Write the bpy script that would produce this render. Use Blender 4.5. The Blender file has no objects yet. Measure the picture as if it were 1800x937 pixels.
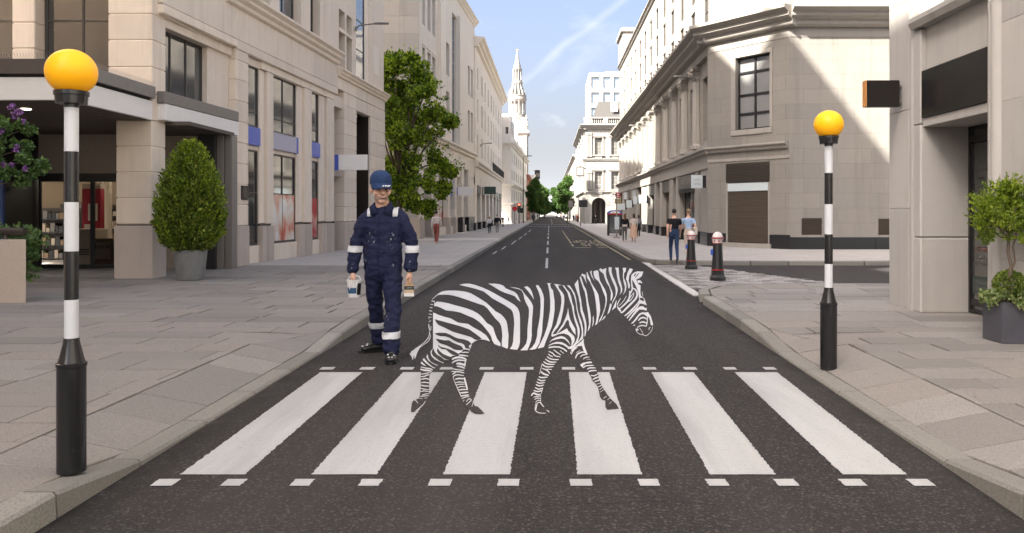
import bpy, bmesh, math, random
import numpy as np
from mathutils import Vector, Matrix
from mathutils.geometry import tessellate_polygon
R = math.radians
S = bpy.context.scene
COL = S.collection
random.seed(7); RNG = np.random.default_rng(11)

# ------------------------------------------------------------------ camera
H = 1.5; F = 1400.0; CX = 966.0; CY = 373.0
cam = bpy.data.cameras.new('camera'); cam_o = bpy.data.objects.new('camera', cam); COL.objects.link(cam_o)
cam_o.location = (0, 0, H); cam_o.rotation_euler = (R(90), 0, 0)
cam.sensor_fit = 'HORIZONTAL'; cam.sensor_width = 36; cam.lens = 36*F/1800
cam.shift_x = (900-CX)/1800; cam.shift_y = (CY-468.5)/1800
cam.clip_start = 0.05; cam.clip_end = 3000
S.camera = cam_o
# ------------------------------------------------------------------ light
SUN_EL, SUN_AZ = 43.0, 228.0          # azimuth clockwise from +Y: the sun is behind the camera's left shoulder
w = bpy.data.worlds.new('World'); S.world = w; w.use_nodes = True
nt = w.node_tree; nt.nodes.clear()
def wn(t, **k):
    n = nt.nodes.new(t)
    for a, b in k.items(): setattr(n, a, b)
    return n
sky = wn('ShaderNodeTexSky', sky_type='NISHITA', sun_disc=False, sun_elevation=R(SUN_EL), sun_rotation=R(SUN_AZ), air_density=0.65, dust_density=9.5, ozone_density=2.0)
tc = wn('ShaderNodeTexCoord'); sep = wn('ShaderNodeSeparateXYZ'); nt.links.new(tc.outputs['Generated'], sep.inputs[0])
def wmath(op, a, b=None, c=None, clamp=False):
    n = wn('ShaderNodeMath', operation=op, use_clamp=clamp)
    for i, v in enumerate((a, b, c)):
        if v is None: continue
        if isinstance(v, (int, float)): n.inputs[i].default_value = v
        else: nt.links.new(v, n.inputs[i])
    return n.outputs[0]
zz = wmath('ADD', wmath('MAXIMUM', sep.outputs[2], 0.0), 0.12)
comb = wn('ShaderNodeCombineXYZ')
nt.links.new(wmath('DIVIDE', sep.outputs[0], zz), comb.inputs[0]); nt.links.new(wmath('DIVIDE', sep.outputs[1], zz), comb.inputs[1])
mp = wn('ShaderNodeMapping'); mp.inputs['Scale'].default_value = (1.5, 0.75, 1); mp.inputs['Rotation'].default_value = (0, 0, 0.5)
nt.links.new(comb.outputs[0], mp.inputs[0])
n1 = wn('ShaderNodeTexNoise'); n1.inputs['Scale'].default_value = 1.15; n1.inputs['Detail'].default_value = 9; n1.inputs['Roughness'].default_value = 0.58; n1.inputs['Distortion'].default_value = 0.5
nt.links.new(mp.outputs[0], n1.inputs['Vector'])
rmp = wn('ShaderNodeValToRGB'); rmp.color_ramp.elements[0].position = 0.44; rmp.color_ramp.elements[1].position = 0.86
rmp.color_ramp.elements[0].color = (0.0, 0.0, 0.0, 1); rmp.color_ramp.elements[1].color = (0.78, 0.78, 0.78, 1)
nt.links.new(n1.outputs[0], rmp.inputs[0])
# a vapour trail: a thin band along a great circle through two directions of the sky, broken up by noise
def sky_dir(px, py): return Vector(((px-CX)/F, 1, (CY-py)/F)).normalized()
d1, d2 = sky_dir(862, 185), sky_dir(1095, 0)
nrm = d1.cross(d2).normalized()
dp = wn('ShaderNodeVectorMath', operation='DOT_PRODUCT'); nt.links.new(tc.outputs['Generated'], dp.inputs[0]); dp.inputs[1].default_value = nrm
n2 = wn('ShaderNodeTexNoise'); n2.inputs['Scale'].default_value = 16; n2.inputs['Detail'].default_value = 6; nt.links.new(tc.outputs['Generated'], n2.inputs['Vector'])
off = wmath('MULTIPLY', wmath('SUBTRACT', n2.outputs[0], 0.5), 0.018)
dist = wmath('ABSOLUTE', wmath('ADD', dp.outputs['Value'], off))
trail = wmath('SUBTRACT', 1.0, wmath('DIVIDE', dist, 0.0070), clamp=True)
trail = wmath('MULTIPLY', wmath('MULTIPLY', trail, wmath('MULTIPLY', n2.outputs[0], 0.48)), wmath('GREATER_THAN', sep.outputs[1], 0))
haze = wmath('MULTIPLY', wmath('POWER', wmath('SUBTRACT', 1.0, wmath('MAXIMUM', sep.outputs[2], 0.0)), 8.0), 0.9)
fac = wmath('ADD', wmath('MAXIMUM', rmp.outputs[0], haze), trail, clamp=True)
mixn = wn('ShaderNodeMix', data_type='RGBA'); nt.links.new(fac, mixn.inputs[0])
nt.links.new(sky.outputs[0], mixn.inputs[6]); mixn.inputs[7].default_value = (2.35, 2.42, 2.55, 1)
bg = wn('ShaderNodeBackground'); bg.inputs[1].default_value = 0.103
nt.links.new(mixn.outputs[2], bg.inputs[0])
wo = wn('ShaderNodeOutputWorld'); nt.links.new(bg.outputs[0], wo.inputs[0])
sl = bpy.data.lights.new('sun', 'SUN'); sl.energy = 4.5; sl.angle = R(0.55); sl.color = (1.0, 0.955, 0.86)
so = bpy.data.objects.new('sun', sl); COL.objects.link(so)
_sd = Vector((math.sin(R(SUN_AZ))*math.cos(R(SUN_EL)), math.cos(R(SUN_AZ))*math.cos(R(SUN_EL)), math.sin(R(SUN_EL))))
so.rotation_euler = _sd.to_track_quat('Z', 'Y').to_euler(); so.location = (-30, -30, 60)
S.view_settings.view_transform = 'Standard'; S.view_settings.look = 'None'; S.view_settings.exposure = 2.3; S.view_settings.gamma = 1.0; S.view_settings.use_curve_mapping = False
S.cycles.max_bounces = 8; S.cycles.diffuse_bounces = 5; S.cycles.glossy_bounces = 3; S.cycles.transmission_bounces = 4; S.cycles.transparent_max_bounces = 6
S.cycles.sample_clamp_indirect = 6; S.cycles.caustics_reflective = False; S.cycles.caustics_refractive = False
try: S.cycles.use_denoising = True
except Exception: pass

# ------------------------------------------------------------------ helpers
def ground(px, py, z=0.0):
    d = F*(H-z)/(py-CY); return Vector(((px-CX)/F*d, d, z))
def tag(o, label=None, cat=None, group=None, kind=None):
    if label: o['label'] = label
    if cat: o['category'] = cat
    if group: o['group'] = group
    if kind: o['kind'] = kind
    return o
def empty(name, loc=(0, 0, 0), rz=0.0, label=None, cat=None, group=None):
    o = bpy.data.objects.new(name, None); COL.objects.link(o); o.location = loc; o.rotation_euler = (0, 0, rz); o.empty_display_size = 0.1
    return tag(o, label, cat, group)
class MB:
    """collects geometry for one mesh"""
    def __init__(s): s.v = []; s.f = []; s.m = []
    def add(s, vs, fs, mi=0):
        b = len(s.v); s.v += [tuple(p) for p in vs]; s.f += [tuple(b+i for i in f) for f in fs]; s.m += [mi]*len(fs); return s
    def box(s, x0, x1, y0, y1, z0, z1, mi=0):
        return s.add([(x0,y0,z0),(x1,y0,z0),(x1,y1,z0),(x0,y1,z0),(x0,y0,z1),(x1,y0,z1),(x1,y1,z1),(x0,y1,z1)],
                     [(3,2,1,0),(4,5,6,7),(0,1,5,4),(1,2,6,5),(2,3,7,6),(3,0,4,7)], mi)
    def bbox(s, x0, x1, y0, y1, z0, z1, b=0.01, mi=0):
        """box with its four vertical edges and its top edges chamfered"""
        def ring(i, z): return [(x0+i+b,y0+i,z),(x1-i-b,y0+i,z),(x1-i,y0+i+b,z),(x1-i,y1-i-b,z),(x1-i-b,y1-i,z),(x0+i+b,y1-i,z),(x0+i,y1-i-b,z),(x0+i,y0+i+b,z)]
        return s.rings([ring(b, z0), ring(0, z0+b), ring(0, z1-b), ring(b, z1)], True, mi)
    def rings(s, rs, cap=True, mi=0, close=True):
        n = len(rs[0]); vs = [p for r in rs for p in r]; fs = []
        for k in range(len(rs)-1):
            for i in range(n if close else n-1):
                j = (i+1) % n; fs.append((k*n+i, k*n+j, (k+1)*n+j, (k+1)*n+i))
        if cap: fs += [tuple(range(n))[::-1], tuple((len(rs)-1)*n+i for i in range(n))]
        return s.add(vs, fs, mi)
    def lathe(s, prof, n=20, c=(0, 0), mi=0, cap=True, ph=0.0):
        return s.rings([[(c[0]+r*math.cos(2*math.pi*i/n+ph), c[1]+r*math.sin(2*math.pi*i/n+ph), z) for i in range(n)] for r, z in prof], cap, mi)
    def prism(s, poly, z0, z1, mi=0):
        n = len(poly); return s.rings([[(x, y, z0) for x, y in poly], [(x, y, z1) for x, y in poly]], True, mi)
    def tube(s, pts, r, n=8, mi=0):
        pts = [Vector(p) for p in pts]; rs = []; rr = r if isinstance(r, (list, tuple)) else [r]*len(pts)
        for i, p in enumerate(pts):
            t = (pts[min(i+1, len(pts)-1)]-pts[max(i-1, 0)]).normalized()
            a = Vector((0, 0, 1)) if abs(t.z) < 0.9 else Vector((1, 0, 0))
            u = t.cross(a).normalized(); v = t.cross(u)
            rs.append([p+(u*math.cos(2*math.pi*k/n)+v*math.sin(2*math.pi*k/n))*rr[i] for k in range(n)])
        return s.rings(rs, True, mi)
    def xprof(s, prof, x0, x1, mi=0):
        """a moulding: closed profile of (y, z) swept along x"""
        return s.rings([[(x0, y, z) for y, z in prof], [(x1, y, z) for y, z in prof]], True, mi)
    def quad(s, a, b, c, d, mi=0): return s.add([a, b, c, d], [(0, 1, 2, 3)], mi)
    def mesh(s, name):
        me = bpy.data.meshes.new(name); me.from_pydata(s.v, [], s.f)
        if any(s.m): me.polygons.foreach_set('material_index', s.m)
        return me
    def build(s, name, mat, parent=None, smooth=False, loc=None, rz=0.0):
        me = s.mesh(name)
        for m in (mat if isinstance(mat, (list, tuple)) else [mat]): me.materials.append(m)
        bm = bmesh.new(); bm.from_mesh(me); bmesh.ops.recalc_face_normals(bm, faces=bm.faces); bm.to_mesh(me); bm.free()
        if smooth: smooth_mesh(me, smooth if isinstance(smooth, (int, float)) and smooth is not True else 40)
        o = bpy.data.objects.new(name, me); COL.objects.link(o); o.parent = parent
        if loc is not None: o.location = loc
        o.rotation_euler[2] = rz
        return o
def smooth_mesh(me, ang=40):
    me.polygons.foreach_set('use_smooth', [True]*len(me.polygons))
    try: me.set_sharp_from_angle(angle=R(ang))
    except Exception: pass
def link(name, me, mats, parent=None, loc=None):
    for m in (mats if isinstance(mats, (list, tuple)) else [mats]):
        if m: me.materials.append(m)
    o = bpy.data.objects.new(name, me); COL.objects.link(o); o.parent = parent
    if loc is not None: o.location = loc
    return o
def copy_tree(o, parent=None):
    c = o.copy(); COL.objects.link(c); c.parent = parent
    for ch in list(o.children): copy_tree(ch, c)
    return c
def clip(poly, a, b):
    """keep the part of a convex polygon to the left of the line a -> b"""
    out = []
    def sd(p): return (b[0]-a[0])*(p[1]-a[1])-(b[1]-a[1])*(p[0]-a[0])
    for i in range(len(poly)):
        p, q = poly[i], poly[(i+1) % len(poly)]; sp, sq = sd(p), sd(q)
        if sp >= 0: out.append(p)
        if (sp >= 0) != (sq >= 0):
            t = sp/(sp-sq); out.append((p[0]+(q[0]-p[0])*t, p[1]+(q[1]-p[1])*t))
    return out

# ------------------------------------------------------------------ materials
MATS = {}
class NT:
    def __init__(s, name):
        s.mat = bpy.data.materials.new(name); s.mat.use_nodes = True; s.t = s.mat.node_tree; s.p = s.t.nodes['Principled BSDF']; MATS[name] = s.mat
    def n(s, t, **k):
        n = s.t.nodes.new(t)
        for a, b in k.items(): setattr(n, a, b)
        return n
    def set(s, node, **k):
        for a, b in k.items():
            a = a.replace('_', ' '); i = node.inputs[a]
            if isinstance(b, bpy.types.NodeSocket): s.t.links.new(b, i)
            else: i.default_value = b
        return node
    def coord(s, kind='Object'): return s.n('ShaderNodeTexCoord').outputs[kind]
    def world(s): return s.n('ShaderNodeNewGeometry').outputs['Position']
    def noise(s, vec, scale, detail=4, rough=0.55, dist=0.0):
        n = s.n('ShaderNodeTexNoise'); s.set(n, Vector=vec, Scale=scale, Detail=detail, Roughness=rough, Distortion=dist); return n.outputs[0]
    def stretch(s, vec, sc):
        m = s.n('ShaderNodeMapping'); s.t.links.new(vec, m.inputs[0]); m.inputs['Scale'].default_value = sc; return m.outputs[0]
    def ramp(s, fac, stops):
        r = s.n('ShaderNodeValToRGB'); s.t.links.new(fac, r.inputs[0]); e = r.color_ramp.elements
        while len(e) < len(stops): e.new(0.5)
        for q, (p, c) in zip(e, stops): q.position = p; q.color = c if len(c) == 4 else (*c, 1)
        return r.outputs[0]
    def mix(s, fac, a, b, blend='MIX'):
        m = s.n('ShaderNodeMix', data_type='RGBA', blend_type=blend)
        for i, v in ((0, fac), (6, a), (7, b)):
            if isinstance(v, bpy.types.NodeSocket): s.t.links.new(v, m.inputs[i])
            elif i == 0: m.inputs[0].default_value = v
            else: m.inputs[i].default_value = (*v, 1) if len(v) == 3 else v
        return m.outputs[2]
    def math(s, op, a, b=0.0, clamp=False):
        n = s.n('ShaderNodeMath', operation=op, use_clamp=clamp)
        for i, v in enumerate((a, b)):
            if isinstance(v, bpy.types.NodeSocket): s.t.links.new(v, n.inputs[i])
            else: n.inputs[i].default_value = v
        return n.outputs[0]
    def bump(s, h, strength=0.3, dist=0.01):
        b = s.n('ShaderNodeBump'); s.set(b, Height=h, Strength=strength, Distance=dist); s.t.links.new(b.outputs[0], s.p.inputs['Normal'])
    def base(s, c): 
        if isinstance(c, bpy.types.NodeSocket): s.t.links.new(c, s.p.inputs['Base Color'])
        else: s.p.inputs['Base Color'].default_value = (*c, 1)
        return s
    def rough(s, r, spec=0.5, metal=0.0):
        if isinstance(r, bpy.types.NodeSocket): s.t.links.new(r, s.p.inputs['Roughness'])
        else: s.p.inputs['Roughness'].default_value = r
        s.p.inputs['Specular IOR Level'].default_value = spec; s.p.inputs['Metallic'].default_value = metal; return s
def mul(c, k): return tuple(min(1, x*k) for x in c)
def plain(name, c, rough=0.6, spec=0.4, metal=0.0, var=0.12, scale=9, bump=0.0):
    m = NT(name); v = m.world(); n = m.noise(v, scale, 5, 0.6)
    m.base(m.mix(n, mul(c, 1-var), mul(c, 1+var))).rough(rough, spec, metal)
    if bump: m.bump(m.noise(v, scale*14, 3), bump, 0.004)
    return m.mat
def stone(name, c, var=0.16, streak=0.25, rough=0.86, joints=None, fine=60, rnd=0.10, grime=(0.35, 0.31, 0.27)):
    """limestone: cloudy tone, vertical weather streaks, fine grain, each block its own tone"""
    m = NT(name); v = m.world(); oi = m.n('ShaderNodeObjectInfo')
    big = m.noise(v, 0.9, 6, 0.62); mid = m.noise(v, 5.0, 5, 0.6); fn = m.noise(v, fine, 3, 0.7)
    col = m.mix(m.math('MULTIPLY', m.math('ADD', big, mid), 0.5), mul(c, 1-var), mul(c, 1+var))
    tone = m.ramp(oi.outputs['Random'], [(0, (1-rnd,)*3), (1, (1+rnd*0.6, 1+rnd*0.5, 1+rnd*0.35))])
    col = m.mix(1.0, col, tone, 'MULTIPLY')
    st = m.ramp(m.noise(m.stretch(v, (2.6, 2.6, 0.16)), 1.6, 6, 0.65), [(0.50, (0, 0, 0)), (0.78, (1, 1, 1))])
    col = m.mix(m.math('MULTIPLY', st, streak), col, mul(c, 0.62) if grime is None else tuple(a*b*1.6 for a, b in zip(c, grime)))
    col = m.mix(m.math('MULTIPLY', fn, 0.22), col, mul(c, 0.7))
    h = fn
    if joints:
        sx, sz, axis = joints
        sp = m.n('ShaderNodeSeparateXYZ'); m.t.links.new(v, sp.inputs[0]); cb = m.n('ShaderNodeCombineXYZ')
        m.t.links.new(sp.outputs[0 if axis == 'x' else 1], cb.inputs[0]); m.t.links.new(sp.outputs[2], cb.inputs[1])
        br = m.n('ShaderNodeTexBrick'); m.set(br, Vector=cb.outputs[0], Scale=1.0, Mortar_Size=0.006, Mortar_Smooth=0.3, Brick_Width=sx, Row_Height=sz, Color1=(0.93, 0.93, 0.93, 1), Color2=(1.05, 1.04, 1.02, 1), Mortar=(0.72, 0.69, 0.65, 1))
        col = m.mix(1.0, col, br.outputs[0], 'MULTIPLY'); h = m.math('ADD', m.math('MULTIPLY', fn, 0.3), m.math('MULTIPLY', br.outputs[1], -1.2))
    m.base(col).rough(rough, 0.25); m.bump(h, 0.35, 0.006)
    return m.mat
def glass(name, c=(0.02, 0.023, 0.026), rough=0.06, spec=0.7, var=0.5):
    m = NT(name); v = m.world(); n = m.noise(m.stretch(v, (1, 1, 0.5)), 0.7, 3, 0.5)
    m.base(m.mix(n, mul(c, 1-var), mul(c, 1+var))).rough(rough, 1.0); m.p.inputs['IOR'].default_value = 1.75
    m.bump(m.noise(v, 0.8, 2), 0.06, 0.02); return m.mat
def asphalt_cols(m, v):
    big = m.noise(v, 0.45, 5, 0.6); mid = m.noise(v, 3.5, 4, 0.6)
    g = m.n('ShaderNodeTexVoronoi'); m.set(g, Vector=v, Scale=80.0); g2 = m.noise(v, 78, 4, 0.8); g3 = m.noise(v, 28, 4, 0.7)
    col = m.mix(m.math('MULTIPLY', m.math('ADD', big, mid), 0.5), (0.0276, 0.0246, 0.0234), (0.0528, 0.0480, 0.0450))
    col = m.mix(m.ramp(g2, [(0.42, (0.9, 0.9, 0.9)), (0.60, (0, 0, 0))]), col, (0.0120, 0.0108, 0.0102))
    col = m.mix(m.ramp(g3, [(0.52, (0, 0, 0)), (0.75, (0.5, 0.5, 0.5))]), col, (0.0720, 0.0648, 0.0600))
    sp = m.n('ShaderNodeSeparateColor'); m.t.links.new(g.outputs['Color'], sp.inputs[0])
    col = m.mix(m.ramp(sp.outputs[0], [(0.84, (0, 0, 0)), (0.92, (0.50, 0.50, 0.50))]), col, (0.1200, 0.1080, 0.0990))
    col = m.mix(m.ramp(m.noise(m.stretch(v, (1.1, 0.07, 1)), 1.3, 4, 0.5), [(0.42, (0, 0, 0)), (0.75, (0.5, 0.5, 0.5))]), col, (0.0630, 0.0576, 0.0540))
    # fine cracks and dark stains
    vc = m.n('ShaderNodeTexVoronoi', feature='DISTANCE_TO_EDGE'); wv = m.n('ShaderNodeMix', data_type='RGBA'); wv.inputs[0].default_value = 0.25; m.t.links.new(v, wv.inputs[6]); nz = m.n('ShaderNodeTexNoise'); m.set(nz, Vector=v, Scale=1.8, Detail=5); m.t.links.new(nz.outputs[1], wv.inputs[7]); m.set(vc, Vector=wv.outputs[2], Scale=0.55)
    crk = m.math('MULTIPLY', m.ramp(vc.outputs[0], [(0.0, (1, 1, 1)), (0.006, (0, 0, 0))]), m.ramp(m.noise(v, 0.35, 2), [(0.5, (0, 0, 0)), (0.6, (0.7, 0.7, 0.7))]))
    col = m.mix(crk, col, (0.0108, 0.0096, 0.0090))
    col = m.mix(m.ramp(m.noise(v, 0.9, 5, 0.7), [(0.60, (0, 0, 0)), (0.78, (0.45, 0.45, 0.45))]), col, (0.0204, 0.0180, 0.0168))
    sx = m.n('ShaderNodeSeparateXYZ'); m.t.links.new(v, sx.inputs[0]); ed = m.math('ABSOLUTE', m.math('SUBTRACT', m.math('ABSOLUTE', sx.outputs[0]), 2.41))
    gut = m.math('MULTIPLY', m.ramp(ed, [(0.05, (0.8, 0.8, 0.8)), (0.28, (0, 0, 0))]), m.ramp(m.noise(v, 2.4, 5, 0.7), [(0.35, (0, 0, 0)), (0.6, (1, 1, 1))]))
    col = m.mix(gut, col, (0.017, 0.0145, 0.012))
    return col, m.math('ADD', g.outputs['Distance'], g2)
m = NT('asphalt'); _v = m.world(); _c, _h = asphalt_cols(m, _v); m.base(_c).rough(0.88, 0.22); m.bump(_h, 0.5, 0.006); M_ASPH = m.mat
def paint_mat(name, lo, hi, wear):
    m = NT(name); v = m.world()
    g = m.noise(v, 85, 3, 0.75); st = m.noise(m.stretch(v, (3.0, 0.4, 1)), 2.2, 5, 0.65)
    c = m.mix(st, lo, hi); c = m.mix(m.ramp(g, [(0.30, (0.7*wear,)*3), (0.44, (0, 0, 0))]), c, mul(lo, 0.6))
    c = m.mix(m.ramp(m.noise(v, 30, 5, 0.8), [(0.60, (0, 0, 0)), (0.70, (0.75*wear,)*3)]), c, mul(lo, 0.42))
    c = m.mix(m.ramp(m.noise(m.stretch(v, (2.2, 0.22, 1)), 1.1, 4, 0.6), [(0.46, (0, 0, 0)), (0.70, (0.65*wear,)*3)]), c, mul(lo, 0.72))
    m.base(c).rough(0.75, 0.3); m.bump(g, 0.25, 0.003); return m.mat
M_PAINT = paint_mat('road_paint', (0.36, 0.362, 0.356), (0.485, 0.486, 0.48), 1.0)
M_PAINT_LIFT = paint_mat('lifted_paint', (0.56, 0.562, 0.556), (0.65, 0.652, 0.65), 0.45)  # zebra paint lightened to offset the weaker light on this stretch of road
m = NT('yellow_paint'); _v = m.world(); m.base(m.mix(m.noise(_v, 14, 5, 0.7), (0.20, 0.18, 0.12), (0.46, 0.41, 0.26))).rough(0.8, 0.2); M_YEL = m.mat
def slab_mat(name, c, warm):
    m = NT(name); v = m.world(); oi = m.n('ShaderNodeObjectInfo')
    tone = m.ramp(oi.outputs['Random'], [(0, mul(c, 0.74)), (0.3, mul(c, 0.95)), (0.55, warm), (0.8, c), (1, mul(c, 1.22))])
    col = m.mix(m.math('MULTIPLY', m.noise(v, 1.7, 6, 0.65), 0.5), tone, mul(c, 0.70))
    col = m.mix(m.ramp(m.noise(v, 75, 3, 0.75), [(0.36, (0.7, 0.7, 0.7)), (0.56, (0, 0, 0))]), col, mul(c, 0.5))
    col = m.mix(m.ramp(m.noise(v, 9, 6, 0.8), [(0.60, (0, 0, 0)), (0.72, (0.5, 0.5, 0.5))]), col, mul(c, 0.58))
    gm = m.n('ShaderNodeTexVoronoi'); m.set(gm, Vector=v, Scale=2.6); col = m.mix(m.ramp(gm.outputs['Distance'], [(0.03, (0.7, 0.7, 0.7)), (0.055, (0, 0, 0))]), col, mul(c, 0.45))
    m.base(col).rough(0.8, 0.25); m.bump(m.noise(v, 90, 3), 0.35, 0.004); return m.mat
M_SLAB = slab_mat('york_slab', (0.272, 0.254, 0.234), (0.295, 0.262, 0.232))
M_KERB = slab_mat('granite_kerb', (0.262, 0.25, 0.224), (0.275, 0.26, 0.228))
M_MORT = plain('joint_sand', (0.045, 0.040, 0.036), 0.95, 0.1)
def pave_mat():
    """far paving, where single slabs can no longer be told apart"""
    m = NT('far_paving'); v = m.world(); br = m.n('ShaderNodeTexBrick'); br.offset = 0.37
    m.set(br, Vector=v, Scale=1.0, Mortar_Size=0.012, Brick_Width=0.95, Row_Height=0.46, Color1=(0.37, 0.35, 0.325, 1), Color2=(0.45, 0.415, 0.38, 1), Mortar=(0.20, 0.185, 0.17, 1))
    m.base(m.mix(m.math('MULTIPLY', m.noise(v, 1.3, 5, 0.6), 0.5), br.outputs[0], (0.32, 0.30, 0.28))).rough(0.8, 0.3); return m.mat
M_PAVE = pave_mat()
# ------------------------------------------------------------------ ground, road, pavements
def sheet(name, poly, z, mat, kind='structure', parent=None):
    me = bpy.data.meshes.new(name); me.from_pydata([(x, y, z) for x, y in poly], [], [tuple(range(len(poly)))]); o = link(name, me, mat, parent)
    return tag(o, kind=kind) if kind else o
XL = -2.41; KW = 0.18
def xr(y): return 2.23+0.0205*max(2.0, min(y, 24)) 
M_GROUND = plain('ground_tar', (0.06, 0.055, 0.05), 0.95, 0.2)
sheet('ground', [(-900, -200), (900, -200), (900, 1500), (-900, 1500)], -0.03, M_GROUND)
road = sheet('road', [(XL-0.05, -20), (3.0, -20), (3.0, 420), (XL-0.05, 420)], 0.0, M_ASPH)
side_road = sheet('side_road', [(2.9, 14.0), (60, 14.0), (60, 24.0), (2.9, 24.0)], 0.004, M_ASPH)
def kh(y):      # kerb upstand: nearly flush at the crossing
    def ss(a, b, t): t = max(0, min(1, (t-a)/(b-a))); return t*t*(3-2*t)
    return 0.03+0.10*(ss(4.9, 4.0, y)+ss(8.4, 9.8, y))
PZ = 0.13
def pz(x, y):
    """height of the paving: it ramps down to the lowered kerb"""
    d = (XL-KW-x) if x < 0 else (x-xr(y)-KW)
    t = max(0.0, min(1.0, d/0.52)); k = kh(y)
    return k+(PZ-k)*t
NEAR_KX = []
# bedding sheets under the slabs (they follow the ramp)
def bed(name, xs, ys, fx, mat, dz):
    mb = MB()
    for i in range(len(xs)-1):
        for j in range(len(ys)-1):
            q = [(xs[i], ys[j]), (xs[i+1], ys[j]), (xs[i+1], ys[j+1]), (xs[i], ys[j+1])]
            mb.quad(*[(fx(x, y), y, pz(fx(x, y), y)+dz) for x, y in q])
    return tag(mb.build(name, mat), kind='structure')
ysn = [-6, 0, 2, 3, 3.5, 4, 4.3, 4.6, 5, 6, 7, 8, 8.4, 8.8, 9.2, 9.6, 10, 12, 14, 15.25]
pav_l = bed('pavement_left', [0, 0.13, 0.26, 0.39, 0.52, 6, 40], ysn+[18, 20.5], lambda x, y: XL-KW-x, M_MORT, -0.042)
pav_r = bed('pavement_right', [0, 0.13, 0.26, 0.39, 0.52, 6, 40], [y for y in ysn if y < 13.2], lambda x, y: xr(y)+KW+x, M_MORT, -0.042)
sheet('pavement_corner', [(xr(12)+KW, 12.0), (xr(13.2)+KW, 13.2), (2.82, 14.1), (3.2, 14.75), (3.8, 15.1), (4.6, 15.2), (32, 15.2), (32, 12.0)], PZ-0.042, M_MORT)
sheet('pavement_left_far', [(XL-KW, 20.5), (XL-KW, 400), (-60, 400), (-60, 20.5)], PZ-0.002, M_PAVE)
sheet('pavement_right_far', [(xr(23.6)+KW, 24.4), (2.98, 23.5), (3.25, 23.0), (3.7, 22.7), (4.6, 22.6), (60, 22.2), (60, 400), (xr(24)+KW, 400)], PZ-0.002, M_PAVE)

def inset(poly, g):
    """shrink a convex polygon (given counter-clockwise) by g on every side"""
    out = poly
    for i in range(len(poly)):
        p, q = poly[i], poly[(i+1) % len(poly)]; dx, dy = q[0]-p[0], q[1]-p[1]; l = math.hypot(dx, dy)
        if l < 1e-4: continue
        ox, oy = -dy/l*g, dx/l*g; out = clip(out, (p[0]+ox, p[1]+oy), (q[0]+ox, q[1]+oy))
        if len(out) < 3: return []
    return out
def slab(parent, poly, mat=None):
    ar = sum(poly[i][0]*poly[(i+1) % len(poly)][1]-poly[(i+1) % len(poly)][0]*poly[i][1] for i in range(len(poly)))/2
    if ar < 0: poly = poly[::-1]
    cx = sum(p[0] for p in poly)/len(poly); cy = sum(p[1] for p in poly)/len(poly)
    g = (0.0055+0.0009*max(0, cy-4))*random.uniform(0.8, 1.25)
    q = inset(poly, min(g, 0.016))
    if len(q) < 3: return
    qx = sum(p[0] for p in q)/len(q); qy = sum(p[1] for p in q)/len(q); t = [(x+(qx-x)*min(0.5, 0.006/(math.hypot(x-qx, y-qy)+1e-6)), y+(qy-y)*min(0.5, 0.006/(math.hypot(x-qx, y-qy)+1e-6))) for x, y in q]
    dzz = random.uniform(-0.003, 0.003)
    top = [(x-cx, y-cy, pz(x, y)+dzz-PZ) for x, y in t]; mid = [(x-cx, y-cy, pz(x, y)+dzz-PZ-0.004) for x, y in q]; low = [(x-cx, y-cy, pz(x, y)-PZ-0.06) for x, y in q]
    mb = MB(); mb.rings([low, mid, top], False); n = len(q); mb.f.append(tuple(2*n+i for i in range(n))); mb.m.append(0)
    return link('slab', mb.mesh('slab'), mat or M_SLAB, parent, (cx, cy, PZ))
def courses(parent, y0, y1, x_in, x_out, sgn, dep=(0.40, 0.52)):
    """staggered courses of slabs between the kerb and x_out, cut round the ramp zone"""
    brk = [b for b in (3.75, 4.35, 8.3, 9.5) if y0 < b < y1]+[y1]; y = y0; ZX = 0.53
    def kx(yy): return -x_in if sgn < 0 else xr(yy)+KW
    while y < y1-1e-6:
        nb = min(b for b in brk if b > y+1e-6); left = nb-y; n = max(1, round(left/((dep[0]+dep[1])/2))); d = left if n == 1 else left/n*random.uniform(0.92, 1.08)
        x = -random.uniform(0.0, 0.9)
        while x < x_out:
            ln = random.uniform(0.75, 1.35); a, b = max(0.0, x), min(x+ln, x_out); x += ln
            if b-a < 0.05: continue
            poly = [(kx(y)+sgn*a, y), (kx(y)+sgn*b, y), (kx(y+d)+sgn*b, y+d), (kx(y+d)+sgn*a, y+d)]
            if sgn < 0: poly = poly[::-1]
            c = y+d/2; L = [(kx(3.75), 3.75), (kx(4.35)+sgn*ZX, 4.35), (kx(8.3)+sgn*ZX, 8.3), (kx(9.5), 9.5)]
            for i in range(3):
                if L[i][1] < c < L[i+1][1]: poly = clip(poly, L[i], L[i+1]) if sgn < 0 else clip(poly, L[i+1], L[i])
            if len(poly) >= 3: slab(parent, poly)
        y += d
def ramp_slabs(parent, sgn, x_in):
    ys = [3.75, 4.35, 4.9, 5.5, 6.05, 6.6, 7.2, 7.75, 8.3, 8.85, 9.5]; ZX = 0.525
    def kx(yy): return -x_in if sgn < 0 else xr(yy)+KW
    L = [(kx(3.75), 3.75), (kx(4.35)+sgn*ZX, 4.35), (kx(8.3)+sgn*ZX, 8.3), (kx(9.5), 9.5)]
    for y, y2 in zip(ys[:-1], ys[1:]):
        p = [(kx(y), y), (kx(y)+sgn*ZX, y), (kx(y2)+sgn*ZX, y2), (kx(y2), y2)]
        if sgn < 0: p = p[::-1]
        for i in (0, 2):
            if L[i][1] < (y+y2)/2 < L[i+1][1]: p = clip(p, L[i+1], L[i]) if sgn < 0 else clip(p, L[i], L[i+1])
        if len(p) >= 3: slab(parent, p)
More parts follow.
